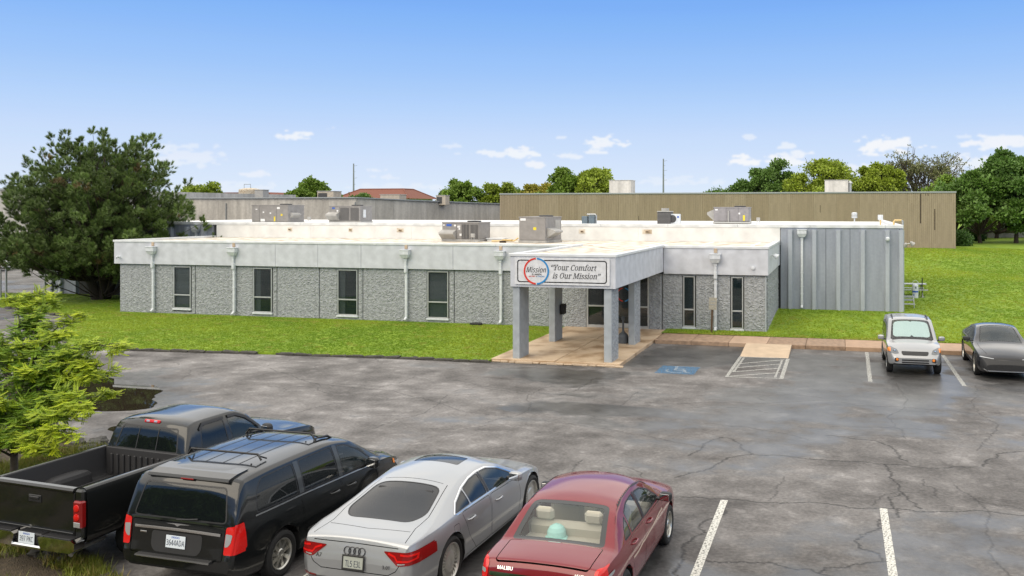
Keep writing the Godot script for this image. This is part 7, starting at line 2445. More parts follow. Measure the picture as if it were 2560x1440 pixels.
	for k in 4:
		part("ridge_cap", tube([e[k], r[k]], .16, 6), M.roof_tile, o)
		part("ridge_cap", tube([r[k], r[(k + 1) % 4]], .16, 6), M.roof_tile, o)
	o = thing("red_roof_building", "small red roof end showing between far treetops and the white tank", "building", Vector3(-122, 0, -166))
	part("walls", span(Vector3(-9, 0, -5), Vector3(9, 6.9, 5)), M.far_white, o)
	st = tool()
	add_prism(st, PackedVector2Array([Vector2(-10, 6.9), Vector2(10, 6.9), Vector2(6, 8.8), Vector2(-6, 8.8)]), 11.0)
	part("roof", st.commit(), M.roof_tile, o)
	# rooftop things on the far buildings
	var far := func(called, label, cat, at: Vector3, size: Vector3, m: Material, louvre: bool):
		var t := thing(called, label, cat, at, 0.0, "units on far roofs")
		part("case", box(size, .04), m, t, Vector3(0, size.y / 2, 0))
		part("lid", box(Vector3(size.x + .1, .08, size.z + .1), .02), M.unit_light, t, Vector3(0, size.y + .03, 0))
		if louvre:
			part("louvre_face", box(Vector3(size.x * .55, size.y * .7, .05), .01), M.coil_dark, t, Vector3(-size.x * .16, size.y * .52, size.z / 2 + .02))
	far.call("far_rooftop_unit", "large plain white cabinet above the middle of the tan roof line", "air conditioner", Vector3(-26.4, 6.9, -106.8), Vector3(2.8, 2.0, 2.2), M.far_white, false)
	far.call("far_rooftop_unit", "wide white cabinet beside a flue above the end of the tan roof", "air conditioner", Vector3(-.4, 7.0, -108), Vector3(2.7, 1.75, 2.2), M.far_white, false)
	far.call("far_rooftop_unit", "beige unit with dark louvre on the grey building's roof line", "air conditioner", Vector3(-60.4, 6.0, -95.5), Vector3(2.2, 1.5, 1.8), M.tan_light, true)
	far.call("far_rooftop_unit", "small grey two-part unit on the grey building's roof beside the white tank", "air conditioner", Vector3(-70.6, 6.0, -96.5), Vector3(1.2, 1.75, 1.2), M.unit_light, false)
	far.call("far_rooftop_unit", "small dark-faced unit on the sloping part of the grey roof", "air conditioner", Vector3(-51.8, 5.9, -109.0), Vector3(1.4, 1.25, 1.2), M.tan_light, true)
	far.call("far_rooftop_unit", "low wide beige housing in front of the red tiled roof", "air conditioner", Vector3(-59.4, 5.9, -109.5), Vector3(2.9, 1.4, 2.0), M.tan_light, false)
	var tk := thing("white_tank", "rust-streaked white cylindrical tank showing above the grey building", "tank", Vector3(-84.7, 0, -113))
	part("shell", lathe([Vector2(1.55, 0), Vector2(1.55, 8.1), Vector2(1.5, 8.25), Vector2(.9, 8.4), Vector2(0, 8.5)], 28), M.tank_white, tk)
	part("rail", tube([Vector3(-.6, 8.4, .5), Vector3(-.6, 9.0, .5), Vector3(.5, 9.0, .5), Vector3(.5, 8.4, .5)], .04, 6), M.pole_grey, tk)
	var fl := thing("flue", "thin metal flue with cap beside the wide white roof cabinet", "flue", Vector3(1.15, 6.9, -108.5))
	part("flue_pipe", tube([Vector3(0, 0, 0), Vector3(0, 1.6, 0)], .2, 12), M.steel, fl)
	part("flue_cap", lathe([Vector2(.34, 1.55), Vector2(.1, 1.85), Vector2(0, 1.88)], 12), M.steel, fl)
	# tall power poles
	for q in [[Vector3(-117.8, 0, -197), 16.6, "tall steel power pole with stand-off arms beside the red tiled roof", true], [Vector3(-42.8, 0, -216), 17.8, "tall thin steel power pole beyond the tan warehouse", false]]:
		var p := thing("power_pole", q[2], "utility pole", q[0])
		part("shaft", tube([Vector3.ZERO, Vector3(0, q[1], 0)], [.30, .15], 10), M.pole_grey, p)
		for k in 5:
			var y: float = q[1] - .6 - k * (1.55 if q[3] else 1.2)
			part("insulator_arm", tube([Vector3(0, y, 0), Vector3(.95 if k % 2 == 0 else .5, y + .12, 0)], .035, 6), M.pole_grey, p)

# ------------------------------------------------------------------ small things about the site
func build_site_things():
	var rng := RandomNumberGenerator.new()
	rng.seed = 31
	# weathered parking notice on a leaning post
	var o := thing("parking_notice", "small faded white notice plate on a leaning wooden post by the downspout", "sign", Vector3(-5.32, .16, -37.42), .1)
	o.rotation.z = -.03
	part("post", box(Vector3(.08, 1.1, .05), .008), M.wood_post, o, Vector3(0, .55, 0))
	part("notice_plate", box(Vector3(.34, .52, .012), .006), M.notice, o, Vector3(.02, 1.26, .032))
	part("print_line", box(Vector3(.2, .03, .002)), M.sign_border, o, Vector3(.02, 1.36, .039))
	part("print_line", box(Vector3(.24, .025, .002)), M.sign_border, o, Vector3(.02, 1.22, .039))
	# smokers' post
	o = thing("ash_receptacle", "dark grey smokers' post with bulbous base on the porch floor", "ash bin", Vector3(-8.38, .12, -34.05))
	part("base", lathe([Vector2(0, 0), Vector2(.2, 0), Vector2(.215, .04), Vector2(.21, .26), Vector2(.17, .36), Vector2(.07, .44), Vector2(.045, .5)], 22), M.ash_grey, o)
	part("neck", lathe([Vector2(.045, .48), Vector2(.04, .9), Vector2(.06, .93), Vector2(.075, 1.0), Vector2(.06, 1.06), Vector2(0, 1.08)], 16), M.ash_grey, o)
	# picnic table behind the warehouse corner
	o = thing("picnic_table", "grey aluminium picnic table standing on the lawn past the warehouse corner", "table", Vector3(3.9, .42, -53.0), .08)
	for k in 3:
		part("top_plank", box(Vector3(1.75, .035, .22), .01), M.alu_plank, o, Vector3(0, .74, -.24 + k * .24))
	for q in [-.62, .62]:
		part("seat_plank", box(Vector3(1.75, .035, .24), .01), M.alu_plank, o, Vector3(0, .44, q))
	for x in [-.6, .6]:
		part("leg", tube([Vector3(x, 0, -.6), Vector3(x, .72, -.12), Vector3(x, .72, .12), Vector3(x, 0, .6)], .025, 8), M.steel, o)
		part("seat_rail", tube([Vector3(x, .42, -.68), Vector3(x, .42, .68)], .025, 8), M.steel, o)
	o = thing("propane_drum", "white drum with blue print and a wire hoop beside the picnic table", "drum", Vector3(4.12, .42, -52.2), -.2)
	part("drum_body", lathe([Vector2(0, 0), Vector2(.15, 0), Vector2(.16, .02), Vector2(.165, .3), Vector2(.16, .7), Vector2(.13, .78), Vector2(0, .8)], 24), M.white_metal, o)
	part("print_band", lathe([Vector2(.1665, .33), Vector2(.1665, .42)], 24), M.label_blue, o)
	part("print_mark", box(Vector3(.09, .12, .02), .01), M.panel_blue, o, Vector3(.03, .60, .15))
	part("print_mark", box(Vector3(.06, .16, .02), .01), M.label_blue, o, Vector3(-.05, .16, .155))
	var hoop := []
	for k in 13:
		var a := PI * k / 12
		hoop.append(Vector3(cos(a) * .17, .76 + sin(a) * .24, 0))
	part("hoop_handle", tube(hoop, .012, 6), M.white_metal, o)
	o = thing("black_post", "thin black metal post standing upright beside the white drum", "post", Vector3(4.52, .42, -52.6))
	part("shaft", tube([Vector3.ZERO, Vector3(0, 1.12, 0)], .028, 8), M.black_plastic, o)
	part("foot_plate", lathe([Vector2(0, 0), Vector2(.2, 0), Vector2(.18, .03), Vector2(0, .035)], 16), M.black_plastic, o)
	var soil := PackedVector2Array()
	for k in 26:
		var a := TAU * k / 26
		soil.append(Vector2(4.1 + cos(a) * (.95 + .12 * sin(a * 5)), -52.4 + sin(a) * (.75 + .1 * sin(a * 3))))
	tag(part("bare_patch", flat_poly(soil, .425, .3), M.soil, self), "bare brown soil patch worn into the lawn under the white drum", "soil patch")
	o = thing("garden_bench", "low grey metal bench half hidden by the warehouse corner", "bench", Vector3(3.35, .40, -47.2), .1)
	for k in 2:
		part("seat_slat", box(Vector3(.7, .03, .12), .008), M.alu_plank, o, Vector3(0, .2, k * .15))
		part("back_slat", box(Vector3(.7, .1, .03), .008), M.alu_plank, o, Vector3(0, .4 + k * .16, -.1))
	for x in [-.3, .3]:
		part("leg", tube([Vector3(x, 0, .12), Vector3(x, .2, .1), Vector3(x, .6, -.12)], .02, 6), M.steel, o)
	# black rubber scraps at the foot of the office wall
	tag(part("splash_block", lump(8, Vector3(.3, .07, .12), .2), M.black_plastic, self, Vector3(-16.3, .14, -37.85)), "black rubber splash block lying against the office wall", "splash block")
	# chain-link fence at the back lot
	o = thing("chain_link_fence", "galvanised chain-link fence with round posts along the back lot", "fence", Vector3(-47.6, .05, -41.4))
	var line := [Vector3(-.25, 0, .1), Vector3(.05, 0, 0), Vector3(-.25, 0, -2.9)]
	var line2 := [Vector3(-.4, 0, .2), Vector3(-4.6, 0, 1.6), Vector3(-8.8, 0, 3.0), Vector3(-13, 0, 4.4)]
	for p in line + line2:
		part("post", tube([p, p + Vector3(0, 1.95, 0)], .055, 10), M.steel, o)
		part("post_cap", lathe([Vector2(.06, 0), Vector2(.05, .04), Vector2(0, .06)], 10), M.steel, o, p + Vector3(0, 1.95, 0))
	for s in [[line[1], line[2]], [line2[0], line2[1]], [line2[1], line2[2]], [line2[2], line2[3]]]:
		part("rail", tube([s[0] + Vector3(0, 1.82, 0), s[1] + Vector3(0, 1.82, 0)], .03, 8), M.steel, o)
		part("rail", tube([s[0] + Vector3(0, .12, 0), s[1] + Vector3(0, .12, 0)], .012, 6), M.steel, o)
		var st := tool()
		var len_: float = s[0].distance_to(s[1])
		var d: Vector3 = (s[1] - s[0]) / len_
		var t := -1.7
		while t < len_:
			for slope in [1.0, -1.0]:
				var a := clampf(t, 0, len_)
				var b := clampf(t + 1.7, 0, len_)
				if b - a > .02:
					var ya: float = .12 + (a - t if slope > 0 else 1.7 - (a - t))
					var yb: float = .12 + (b - t if slope > 0 else 1.7 - (b - t))
					var A: Vector3 = s[0] + d * a + Vector3(0, ya, 0)
					var B: Vector3 = s[0] + d * b + Vector3(0, yb, 0)
					add_tube(st, [A, B], .0035, 3, false)
			t += .11
		var mesh := part("wire_mesh", st.commit(), M.steel, o)
		mesh.set_meta("kind", "stuff")
	# stacked timber beyond the fence
	for k in 3:
		o = thing("timber_stack", ["stack of orange-brown timber boards behind the distant white sedan", "low stack of brown boards beside the tall timber stack", "tall weathered board stack at the edge of the back lot"][k], "timber", [Vector3(-80.2, 0, -71.6), Vector3(-77.0, 0, -72.4), Vector3(-84.0, 0, -75.0)][k], .1 * k, "timber stacks in the back lot")
		var rows: int = [9, 4, 12][k]
		for r in rows:
			part("board", box(Vector3(2.6 + rng.randf_range(-.2, .2), .17, 1.3), .015), [M.timber, M.timber_b][rng.randi() % 2], o, Vector3(rng.randf_range(-.06, .06), .1 + r * .19, rng.randf_range(-.04, .04)))
	# broken asphalt lumps along the planting bed
	for k in 46:
		var t := rng.randf()
		var i := 1 + int(t * 6)
		var p := bed_near[i].lerp(bed_near[i + 1], rng.randf()) + Vector2(rng.randf_range(-.35, .15), rng.randf_range(-.2, .5))
		var s := rng.randf_range(.05, .15)
		tag(part("asphalt_lump", lump(500 + k % 9, Vector3(s * 1.5, s * .7, s), .5, 6, 9), M.rubble, self, Vector3(p.x, .06, p.y), Vector3(rng.randf_range(-.3, .3), rng.randf() * TAU, rng.randf_range(-.3, .3))), "broken dark asphalt lump along the edge of the planting bed", "rubble", "asphalt lumps edging the planting bed")

# ------------------------------------------------------------------ trees
func leafy(called: String, c: Color, through: Color) -> StandardMaterial3D:
	var m := mat(called, c, 0.6)
	m.vertex_color_use_as_albedo = true
	m.backlight_enabled = true
	m.backlight = through
	m.cull_mode = BaseMaterial3D.CULL_DISABLED
	return m

# a sprig of several bent leaves
func sprig(leaves: int, size: float, seed_: int) -> ArrayMesh:
	var rng := RandomNumberGenerator.new()
	rng.seed = seed_
	var st := tool()
	for k in leaves:
		var d := Vector3(rng.randf_range(-1, 1), rng.randf_range(-.5, .9), rng.randf_range(-1, 1)).normalized()
		var side := d.cross(Vector3(rng.randf_range(-1, 1), rng.randf_range(-1, 1), rng.randf_range(-1, 1))).normalized()
		var nrm := d.cross(side)
		var at := d * size * rng.randf_range(.1, .5)
		var l := size * rng.randf_range(.45, .75)
		var w := l * .36
		var m := at + d * l * .5 + nrm * l * .1
		tri(st, at, m + side * w, at + d * l)
		tri(st, at, at + d * l, m - side * w)
	return st.commit()

func scatter(parent: Node, called: String, mesh: Mesh, m: Material, places: Array, tints: Array) -> MultiMeshInstance3D:
	var mm := MultiMesh.new()
	mm.transform_format = MultiMesh.TRANSFORM_3D
	mm.use_colors = true
	mm.mesh = mesh
	mm.instance_count = places.size()
	for k in places.size():
		mm.set_instance_transform(k, places[k])
		mm.set_instance_color(k, tints[k])
	var o := MultiMeshInstance3D.new()
	o.name = called
	o.multimesh = mm
	o.material_override = m
	o.set_meta("kind", "stuff")
	parent.add_child(o, true)
	return o

func bend(a: Vector3, b: Vector3, sag: float, n := 5) -> Array:
	var p := []
	for k in n + 1:
		var t := float(k) / n
		p.append(a.lerp(b, t) + Vector3(0, sag * sin(PI * t), 0))
	return p

# broadleaf tree: height, crown half width, lobes of foliage hung on limbs
func broadleaf(label: String, at: Vector3, h: float, r: float, lean: Color, seed_: int, count := 2600, bare := 0.0, low := 0.3, group := "trees beyond the buildings"):
	var rng := RandomNumberGenerator.new()
	rng.seed = seed_
	var o := thing("broadleaf_tree", label, "tree", at, 0.0, group)
	var st := tool()
	var fork := Vector3(rng.randf_range(-.3, .3), h * low, rng.randf_range(-.3, .3))
	add_tube(st, bend(Vector3.ZERO, fork, 0.0, 3), [r * .07, r * .058, r * .052, r * .048], 9)
	var lobes := []
	var n := 36
	for k in n:
		if k > 4 and rng.randf() < .2:
			continue
		var a := TAU * k * .382 + rng.randf_range(-.4, .4)
		var up := sqrt((k + .5) / n)
		var rr := r * sqrt(maxf(0.0, 1.0 - pow(up * 1.02 - .28, 2) * 1.6)) * rng.randf_range(.3, 1.15)
		var c := Vector3(cos(a) * rr, lerpf(h * (low + .05), h * .90, up) * rng.randf_range(.86, 1.06), sin(a) * rr)
		lobes.append([c, r * rng.randf_range(.11, .30)])
		var start := fork * rng.randf_range(.75, 1.0)
		add_tube(st, bend(start, c, -.02 * h, 4), [r * .035, r * .026, r * .018, r * .011, r * .006], 6)
		for q in (7 if bare > .5 else 3):
			var d: Vector3 = c + Vector3(rng.randf_range(-1, 1), rng.randf_range(-.3, 1), rng.randf_range(-1, 1)) * lobes[-1][1] * 1.2
			add_tube(st, bend(start.lerp(c, rng.randf_range(.5, .9)), d, .0, 2), [r * .012, r * .008, r * .004], 5)
	part("trunk", st.commit(), M.bark_grey if bare > .5 else M.bark, o)
	var places := []
	var tints := []
	for k in count:
		var l: Array = lobes[rng.randi() % lobes.size()]
		var d := Vector3(rng.randfn(), rng.randfn(), rng.randfn()).normalized()
		var q: Vector3 = l[0] + d * Vector3(1.15, .72, 1.15) * l[1] * (pow(rng.randf(), .4) + (rng.randf() * .6 if rng.randf() < .22 else 0.0))
		if q.y < h * (low - .1):
			continue
		var s := rng.randf_range(.8, 1.25) * (.62 if bare > .5 else 1.0)
		places.append(Transform3D(Basis(Vector3(rng.randfn(), rng.randfn(), rng.randfn()).normalized(), rng.randf() * TAU).scaled(Vector3.ONE * s), q))
		var t := rng.randf_range(.72, 1.2)
		tints.append(Color(lean.r * t, lean.g * t, lean.b * t))
	scatter(o, "crown", T.leaf_sprig if r < 7 else T.leaf_sprig_big, M.leaf, places, tints)
	return o

func build_trees():
	leafy("leaf", Color.WHITE, lin(.09, .14, .012))
	leafy("needle", Color.WHITE, lin(.01, .02, .004))
	leafy("frond", Color.WHITE, lin(.10, .16, .01))
	T.leaf_sprig = sprig(9, .62, 5)
	T.leaf_sprig_big = sprig(9, .70, 6)
	build_pine()
	build_locust()
	var dark := Color(.105, .195, .030)
	var mid := Color(.150, .240, .022)
	var lime := Color(.235, .305, .022)
	var gold := Color(.32, .29, .03)
	# west of the tan warehouse
	broadleaf("yellow-green treetop just past the pine above the grey roof", Vector3(-99, 0, -119.8), 9.7, 3.6, lime, 1, 1700)
	broadleaf("round green treetop beside the white tank", Vector3(-88.3, 0, -131), 9.6, 2.9, mid, 2, 1500)
	broadleaf("taller green treetop between the white tank and the beige roof unit", Vector3(-91.2 + 3.6, 0, -133), 11.0, 2.9, mid, 3, 1700)
	broadleaf("small green treetop beside the beige louvred roof unit", Vector3(-95, 0, -151), 9.4, 2.2, mid, 4, 900)
	broadleaf("dark low tree in front of the red tiled roof", Vector3(-96.0, 0, -163), 8.6, 3.4, dark, 5, 1300)
	broadleaf("broad green tree rising where the grey and tan walls meet", Vector3(-62.6, 0, -139), 10.3, 3.8, mid, 6, 2200)
	broadleaf("light green tree edging the tan warehouse end", Vector3(-56.2, 0, -140), 10.2, 3.2, lime, 7, 1700)
	broadleaf("tree with yellowing leaves behind the tan roof corner", Vector3(-52.6, 0, -150), 10.6, 3.2, gold, 8, 1500)
	broadleaf("green treetop between the yellowing tree and the large round crown", Vector3(-58.5, 0, -152), 10.0, 2.8, mid, 19, 1100)
	broadleaf("large round bright green crown above the middle of the tan roof", Vector3(-41.4, 0, -131), 11.6, 4.6, mid, 9, 3200)
	broadleaf("lime green tree overlapping the large round crown", Vector3(-36.6, 0, -130), 11.9, 3.5, lime, 10, 2400)
	broadleaf("low dark treetop peeping over the tan roof", Vector3(-19.5, 0, -150), 9.4, 4.2, dark, 11, 1300)
	broadleaf("dark green tree standing highest behind the tan roof's middle", Vector3(-11.7, 0, -150), 13.6, 4.0, dark, 12, 2600)
	broadleaf("small dark tree beside the highest dark green tree", Vector3(-15.6, 0, -149), 10.6, 3.4, dark, 13, 1400)
	broadleaf("broad lime tree behind the wide white roof cabinet", Vector3(-2.4, 0, -143), 13.3, 5.4, lime, 14, 3600)
	broadleaf("lime green tree between the cabinet and the sparse tree", Vector3(6.4, 0, -145), 12.8, 4.6, lime, 15, 3000)
	broadleaf("sparse spreading tree with bare branches showing through thin leaves", Vector3(13.2, 0, -150), 15.2, 7.4, Color(.15, .16, .06), 16, 1000, 1.0, .42)
	# east lawn
	var g := "trees on the east lawn"
	broadleaf("tall dark green tree beyond the corner of the tan warehouse", Vector3(16.2, 1.1, -112), 9.0, 4.2, dark, 17, 4200, 0.0, .16, g)
	broadleaf("tallest dark green tree on the east lawn with forked trunk", Vector3(20.3, 1.1, -113), 11.4, 4.4, Color(.10, .19, .032), 18, 5200, 0.0, .18, g)
	broadleaf("dark green tree behind the tallest one on the east lawn", Vector3(25.5, 1.1, -120), 10.2, 4.6, dark, 20, 3600, 0.0, .16, g)
	broadleaf("mid green tree closing the lawn behind the tan warehouse", Vector3(15.0, 1.1, -128), 8.6, 4.4, mid, 21, 2600, 0.0, .12, g)
	broadleaf("dark tree further back between the east lawn trunks", Vector3(21.5, 1.1, -134), 8.8, 5.0, dark, 24, 2600, 0.0, .1, g)
	for q in [[Vector3(12.9, 1.05, -103.5), 1.25, "round clipped green shrub at the tan warehouse corner"], [Vector3(16.6, 1.05, -120), 1.5, "dark shrub under the east lawn trees"]]:
		var o := thing("shrub", q[2], "shrub", q[0])
		var rng := RandomNumberGenerator.new()
		rng.seed = 44
		var pl := []
		var ti := []
		for k in 700:
			var d := Vector3(rng.randfn(), rng.randfn(), rng.randfn()).normalized() * pow(rng.randf(), .3)
			pl.append(Transform3D(Basis(d.normalized() if d.length() > .01 else Vector3.UP, rng.randf() * TAU).scaled(Vector3.ONE * .55), Vector3(d.x * q[1], q[1] * .75 + d.y * q[1] * .75, d.z * q[1])))
			var t := rng.randf_range(.7, 1.2)
			ti.append(Color(.06 * t, .13 * t, .02 * t))
		part("stem", tube([Vector3.ZERO, Vector3(0, q[1], 0)], .08, 6), M.bark, o)
		scatter(o, "foliage", T.leaf_sprig, M.leaf, pl, ti)
	# the row of trees across the street behind the viewer, mirrored in the cars' glass and paint
	for k in 9:
		broadleaf("street tree across from the lot, %s in its row, behind the parked cars" % ["first", "second", "third", "fourth", "fifth", "sixth", "seventh", "eighth", "ninth"][k], Vector3(-44 + k * 8.2, 0, 15.5 + 2.5 * sin(k * 2.1)), 8.6 + 1.6 * sin(k * 1.7), 5.2, dark, 60 + k, 2600, 0.0, .14, "street trees across from the lot")
	# house glimpsed behind the east trees
	var hs := thing("grey_house", "low grey house glimpsed between the east lawn trunks", "building", Vector3(28, 1.0, -142))
	part("wall", span(Vector3(-9, 0, -4), Vector3(9, 2.6, 4)), M.grey_wall, hs)
	var st := tool()
	add_prism(st, PackedVector2Array([Vector2(-5, 2.6), Vector2(5, 2.6), Vector2(0, 4.4)]), 19.0, Vector3.ZERO, Basis(Vector3(0, 0, 1), Vector3(0, 1, 0), Vector3(-1, 0, 0)))
	part("roof", st.commit(), M.coping, hs)
	part("window", box(Vector3(1.4, 1.1, .06), .01), M.tint, hs, Vector3(-4, 1.4, 4.03))
	part("window", box(Vector3(1.4, 1.1, .06), .01), M.tint, hs, Vector3(1, 1.4, 4.03))
	# distant belt of woods closing the horizon
	var rng2 := RandomNumberGenerator.new()
	rng2.seed = 91
	var pl2 := []
	var ti2 := []
	for k in 9000:
		var az := deg_to_rad(rng2.randf_range(-62, 22))
		var d := rng2.randf_range(330, 420)
		var y := pow(rng2.randf(), .8) * (7.0 + 2.2 * sin(az * 31.0) + 1.2 * sin(az * 83.0))
		pl2.append(Transform3D(Basis(Vector3(rng2.randfn(), rng2.randfn(), rng2.randfn()).normalized(), rng2.randf() * TAU).scaled(Vector3.ONE * rng2.randf_range(3.5, 6.0)), Vector3(sin(az) * d, y, -cos(az) * d)))
		var t := rng2.randf_range(.8, 1.15)
		ti2.append(Color(.075 * t, .125 * t, .035 * t))
	var woods := scatter(self, "distant_woods", T.leaf_sprig, M.leaf, pl2, ti2)
	woods.set_meta("kind", "stuff")
	tag(woods, "far-off belt of green woods along the horizon", "woods")

# broad old pine with tufted branch ends
func build_pine():
	var rng := RandomNumberGenerator.new()
	rng.seed = 7
	var o := thing("pine_tree", "broad dark pine with tufted branches beside the office wing", "tree", Vector3(-42.6, .08, -43.2))
	var st := tool()
	var trunks := []
	for k in 5:
		var a := TAU * k / 5 + .4
		var top := Vector3(cos(a) * 2.3, 6.0 + rng.randf_range(-.5, 1.2), sin(a) * 2.0)
		if k == 0:
			top = Vector3(.3, 8.6, 0)
		var base := Vector3(cos(a) * .22, 0, sin(a) * .22)
		var line := []
		for q in 7:
			var t := q / 6.0
			line.append(base.lerp(top, t) + Vector3(cos(a), 0, sin(a)) * .5 * sin(PI * t) * (0.4 if k else 0.0))
		add_tube(st, line, [.30, .24, .20, .16, .12, .08, .04], 9)
		trunks.append(line)
	var lobe := noise(17, 1.1, 2)
	var places := []
	var tints := []
	var R := Vector3(6.5, 8.0, 6.0)
	var heart := Vector3(-.2, 2.2, 0)
	for k in 330:
		var up := rng.randf_range(-.10, 1.0)
		var a := rng.randf() * TAU
		var ring := sqrt(maxf(0.0, 1.0 - up * up))
		var d := Vector3(cos(a) * ring, up, sin(a) * ring)
		var reach := .87 + .24 * lobe.get_noise_3dv(d * 2.0) + rng.randf_range(-.05, .12)
		if k % 3 == 0:
			reach *= rng.randf_range(.55, .82)
		var tip := heart + d * R * reach
		tip.y = maxf(tip.y, 1.5 + Vector2(tip.x, tip.z).length() * .30 + rng.randf() * .5)
		var line: Array = trunks[rng.randi() % 5]
		var f := clampf((tip.y * .55) / 8.0 + rng.randf_range(-.08, .08), .15, .98)
		var i := int(f * 6)
		var root: Vector3 = line[min(i, 6)]
		var sag := -.10 * root.distance_to(tip) * (1.0 - maxf(up, 0.0))
		add_tube(st, bend(root, tip, sag, 4), [.05, .036, .024, .015, .008], 5)
		# three or four tufted heads near the end of each branch
		var along := (tip - root).normalized()
		for hd in rng.randi_range(4, 6):
			var t := 1.0 - hd * rng.randf_range(.07, .12)
			var c := root.lerp(tip, t) + Vector3(0, sag * sin(PI * t), 0)
			if hd:
				c += Vector3(rng.randfn(), rng.randfn() * .5 + .2, rng.randfn()) * (.16 + .14 * hd)
			var size := rng.randf_range(.24, .40)
			var w0 := rng.randf_range(.75, 1.3)
			var brown := rng.randf() < .025
			for q in rng.randi_range(7, 10):
				var e := Vector3(rng.randfn(), rng.randfn() + .5, rng.randfn()).normalized()
				var p := c + e * size * rng.randf_range(.25, .8) * Vector3(1.15, .8, 1.15)
				var face := (e * .8 + along * .4 + Vector3(0, .55, 0)).normalized()
				var x := face.cross(Vector3(rng.randf() + .1, .1, rng.randf() - .5)).normalized()
				places.append(Transform3D(Basis(x, face, x.cross(face)).scaled(Vector3.ONE * rng.randf_range(.7, 1.1)), p))
				var w := w0 * rng.randf_range(.8, 1.2)
				tints.append(Color(.20 * w, .15 * w, .06 * w) if brown else Color(.108 * w, .165 * w, .036 * w))
	part("trunk", st.commit(), M.bark, o)
	# one tuft: needles round a short shoot
	var tuft := tool()
	for k in 34:
		var a := TAU * k * .382
		var d := Vector3(cos(a), k * .11, sin(a)).normalized()
		var b := Vector3(0, k * .0047, 0)
		var side := d.cross(Vector3.UP if absf(d.y) < .9 else Vector3.RIGHT).normalized() * .019
		tri(tuft, b - side, b + side, b + d * .24)
	scatter(o, "needles", tuft.commit(), M.needle, places, tints)

# young honey locust with feathery fronds, near the camera
func build_locust():
	var rng := RandomNumberGenerator.new()
	rng.seed = 15
	var base := Vector3(-16.0, .04, -14.1)
	var o := thing("young_locust_tree", "young feathery lime-green tree beside the black pickup truck", "tree", base)
	var tips := [[-13.06, 2.88, -13.73], [-13.5, 2.55, -13.6], [-15.16, 3.33, -14.75], [-14.9, 3.05, -14.2], [-16.5, 3.60, -15.44], [-16.9, 3.62, -15.5], [-13.55, 2.35, -13.61], [-14.2, 2.2, -14.6], [-12.9, 1.92, -12.9], [-13.6, 1.7, -13.2], [-12.95, 1.60, -12.4], [-13.6, 1.25, -12.6], [-14.4, 1.15, -13.0], [-17.19, 3.55, -15.2], [-16.66, 3.0, -14.0], [-17.6, 2.9, -14.6], [-18.0, 2.5, -15.2], [-18.2, 2.0, -14.2], [-18.0, 1.5, -13.6], [-17.0, 2.2, -13.0], [-16.2, 2.0, -12.6], [-15.2, 1.9, -12.8], [-15.0, 2.4, -13.6], [-15.6, 2.8, -14.2], [-16.4, 1.4, -12.9], [-17.2, 1.2, -13.4], [-15.6, 1.0, -13.2], [-14.9, 1.55, -15.4], [-16.3, 2.5, -15.6], [-17.8, 1.2, -15.2], [-14.6, .95, -13.6], [-16.6, .9, -13.4]]
	var st := tool()
	var spine := [Vector3(0, 0, 0), Vector3(.03, .6, .02), Vector3(-.02, 1.2, 0), Vector3(-.10, 1.9, -.2), Vector3(-.35, 2.7, -.7), Vector3(-.6, 3.3, -1.2)]
	add_tube(st, spine, [.075, .065, .055, .045, .03, .015], 9)
	var places := []
	var tints := []
	for k in tips.size():
		var tip := Vector3(tips[k][0], tips[k][1], tips[k][2]) - base
		var f := clampf(tip.y * .62 / 3.3, .12, .9) * 5.0
		var i := int(f)
		var root: Vector3 = spine[i].lerp(spine[min(i + 1, 5)], f - i)
		var arch := .12 * root.distance_to(tip)
		var pts := bend(root, tip, arch, 7)
		add_tube(st, pts, [.028, .024, .020, .016, .013, .010, .007, .004], 6)
		# side twigs, each hung with fronds
		var twigs := int(root.distance_to(tip) * 7.5) + 2
		for q in twigs:
			var t := lerpf(.22, 1.0, (q + rng.randf()) / twigs)
			var p: Vector3 = root.lerp(tip, t) + Vector3(0, arch * sin(PI * t), 0)
			var reach := lerpf(.50, .16, t) * rng.randf_range(.6, 1.2)
			var out := (Vector3(rng.randfn(), rng.randfn() * .35 + .1, rng.randfn()) + (tip - root).normalized() * .9).normalized() * reach
			add_tube(st, [p, p + out * .5 + Vector3(0, .02, 0), p + out], [.007, .005, .003], 4)
			for e in int(reach * 62) + 4:
				var f2 := sqrt(rng.randf())
				var at := p + out * f2 + Vector3(rng.randfn(), rng.randfn() * .6 - .4, rng.randfn()) * .045
				var d := (Vector3(rng.randfn(), rng.randfn() * .35 - .7, rng.randfn()) + out.normalized() * .7).normalized()
				var x := d.cross(Vector3.UP).normalized()
				var s := rng.randf_range(.6, 1.1)
				places.append(Transform3D(Basis(x, x.cross(d) * -1.0, -d).scaled(Vector3.ONE * s), at))
				# fresh growth at the shoot ends is yellower
				var young := clampf(t * 1.2 + f2 * .4 - .75 + rng.randf_range(-.25, .3), 0.0, 1.0)
				var c := Color(.150, .270, .010).lerp(Color(.45, .52, .011), young)
				var w := rng.randf_range(.8, 1.15)
				tints.append(Color(c.r * w, c.g * w, c.b * w))
	part("trunk", st.commit(), M.bark_grey, o)
	# one frond: leaflets in pairs along a drooping rib, tip toward -z
	var fr := tool()
	for k in 9:
		var t := k / 8.0
		var rib := Vector3(0, -.05 * t * t, -.20 * t)
		for sd in [-1.0, 1.0]:
			var l := .050 * (1.0 - .35 * absf(t - .4))
			var e := rib + Vector3(sd * l, -.012, -.014)
			var w := Vector3(sd * l * .5, .004, .0)
			tri(fr, rib, rib + w + Vector3(0, 0, -.016), e)
			tri(fr, rib, e, rib + w + Vector3(0, 0, .012))
	scatter(o, "crown", fr.commit(), M.frond, places, tints)

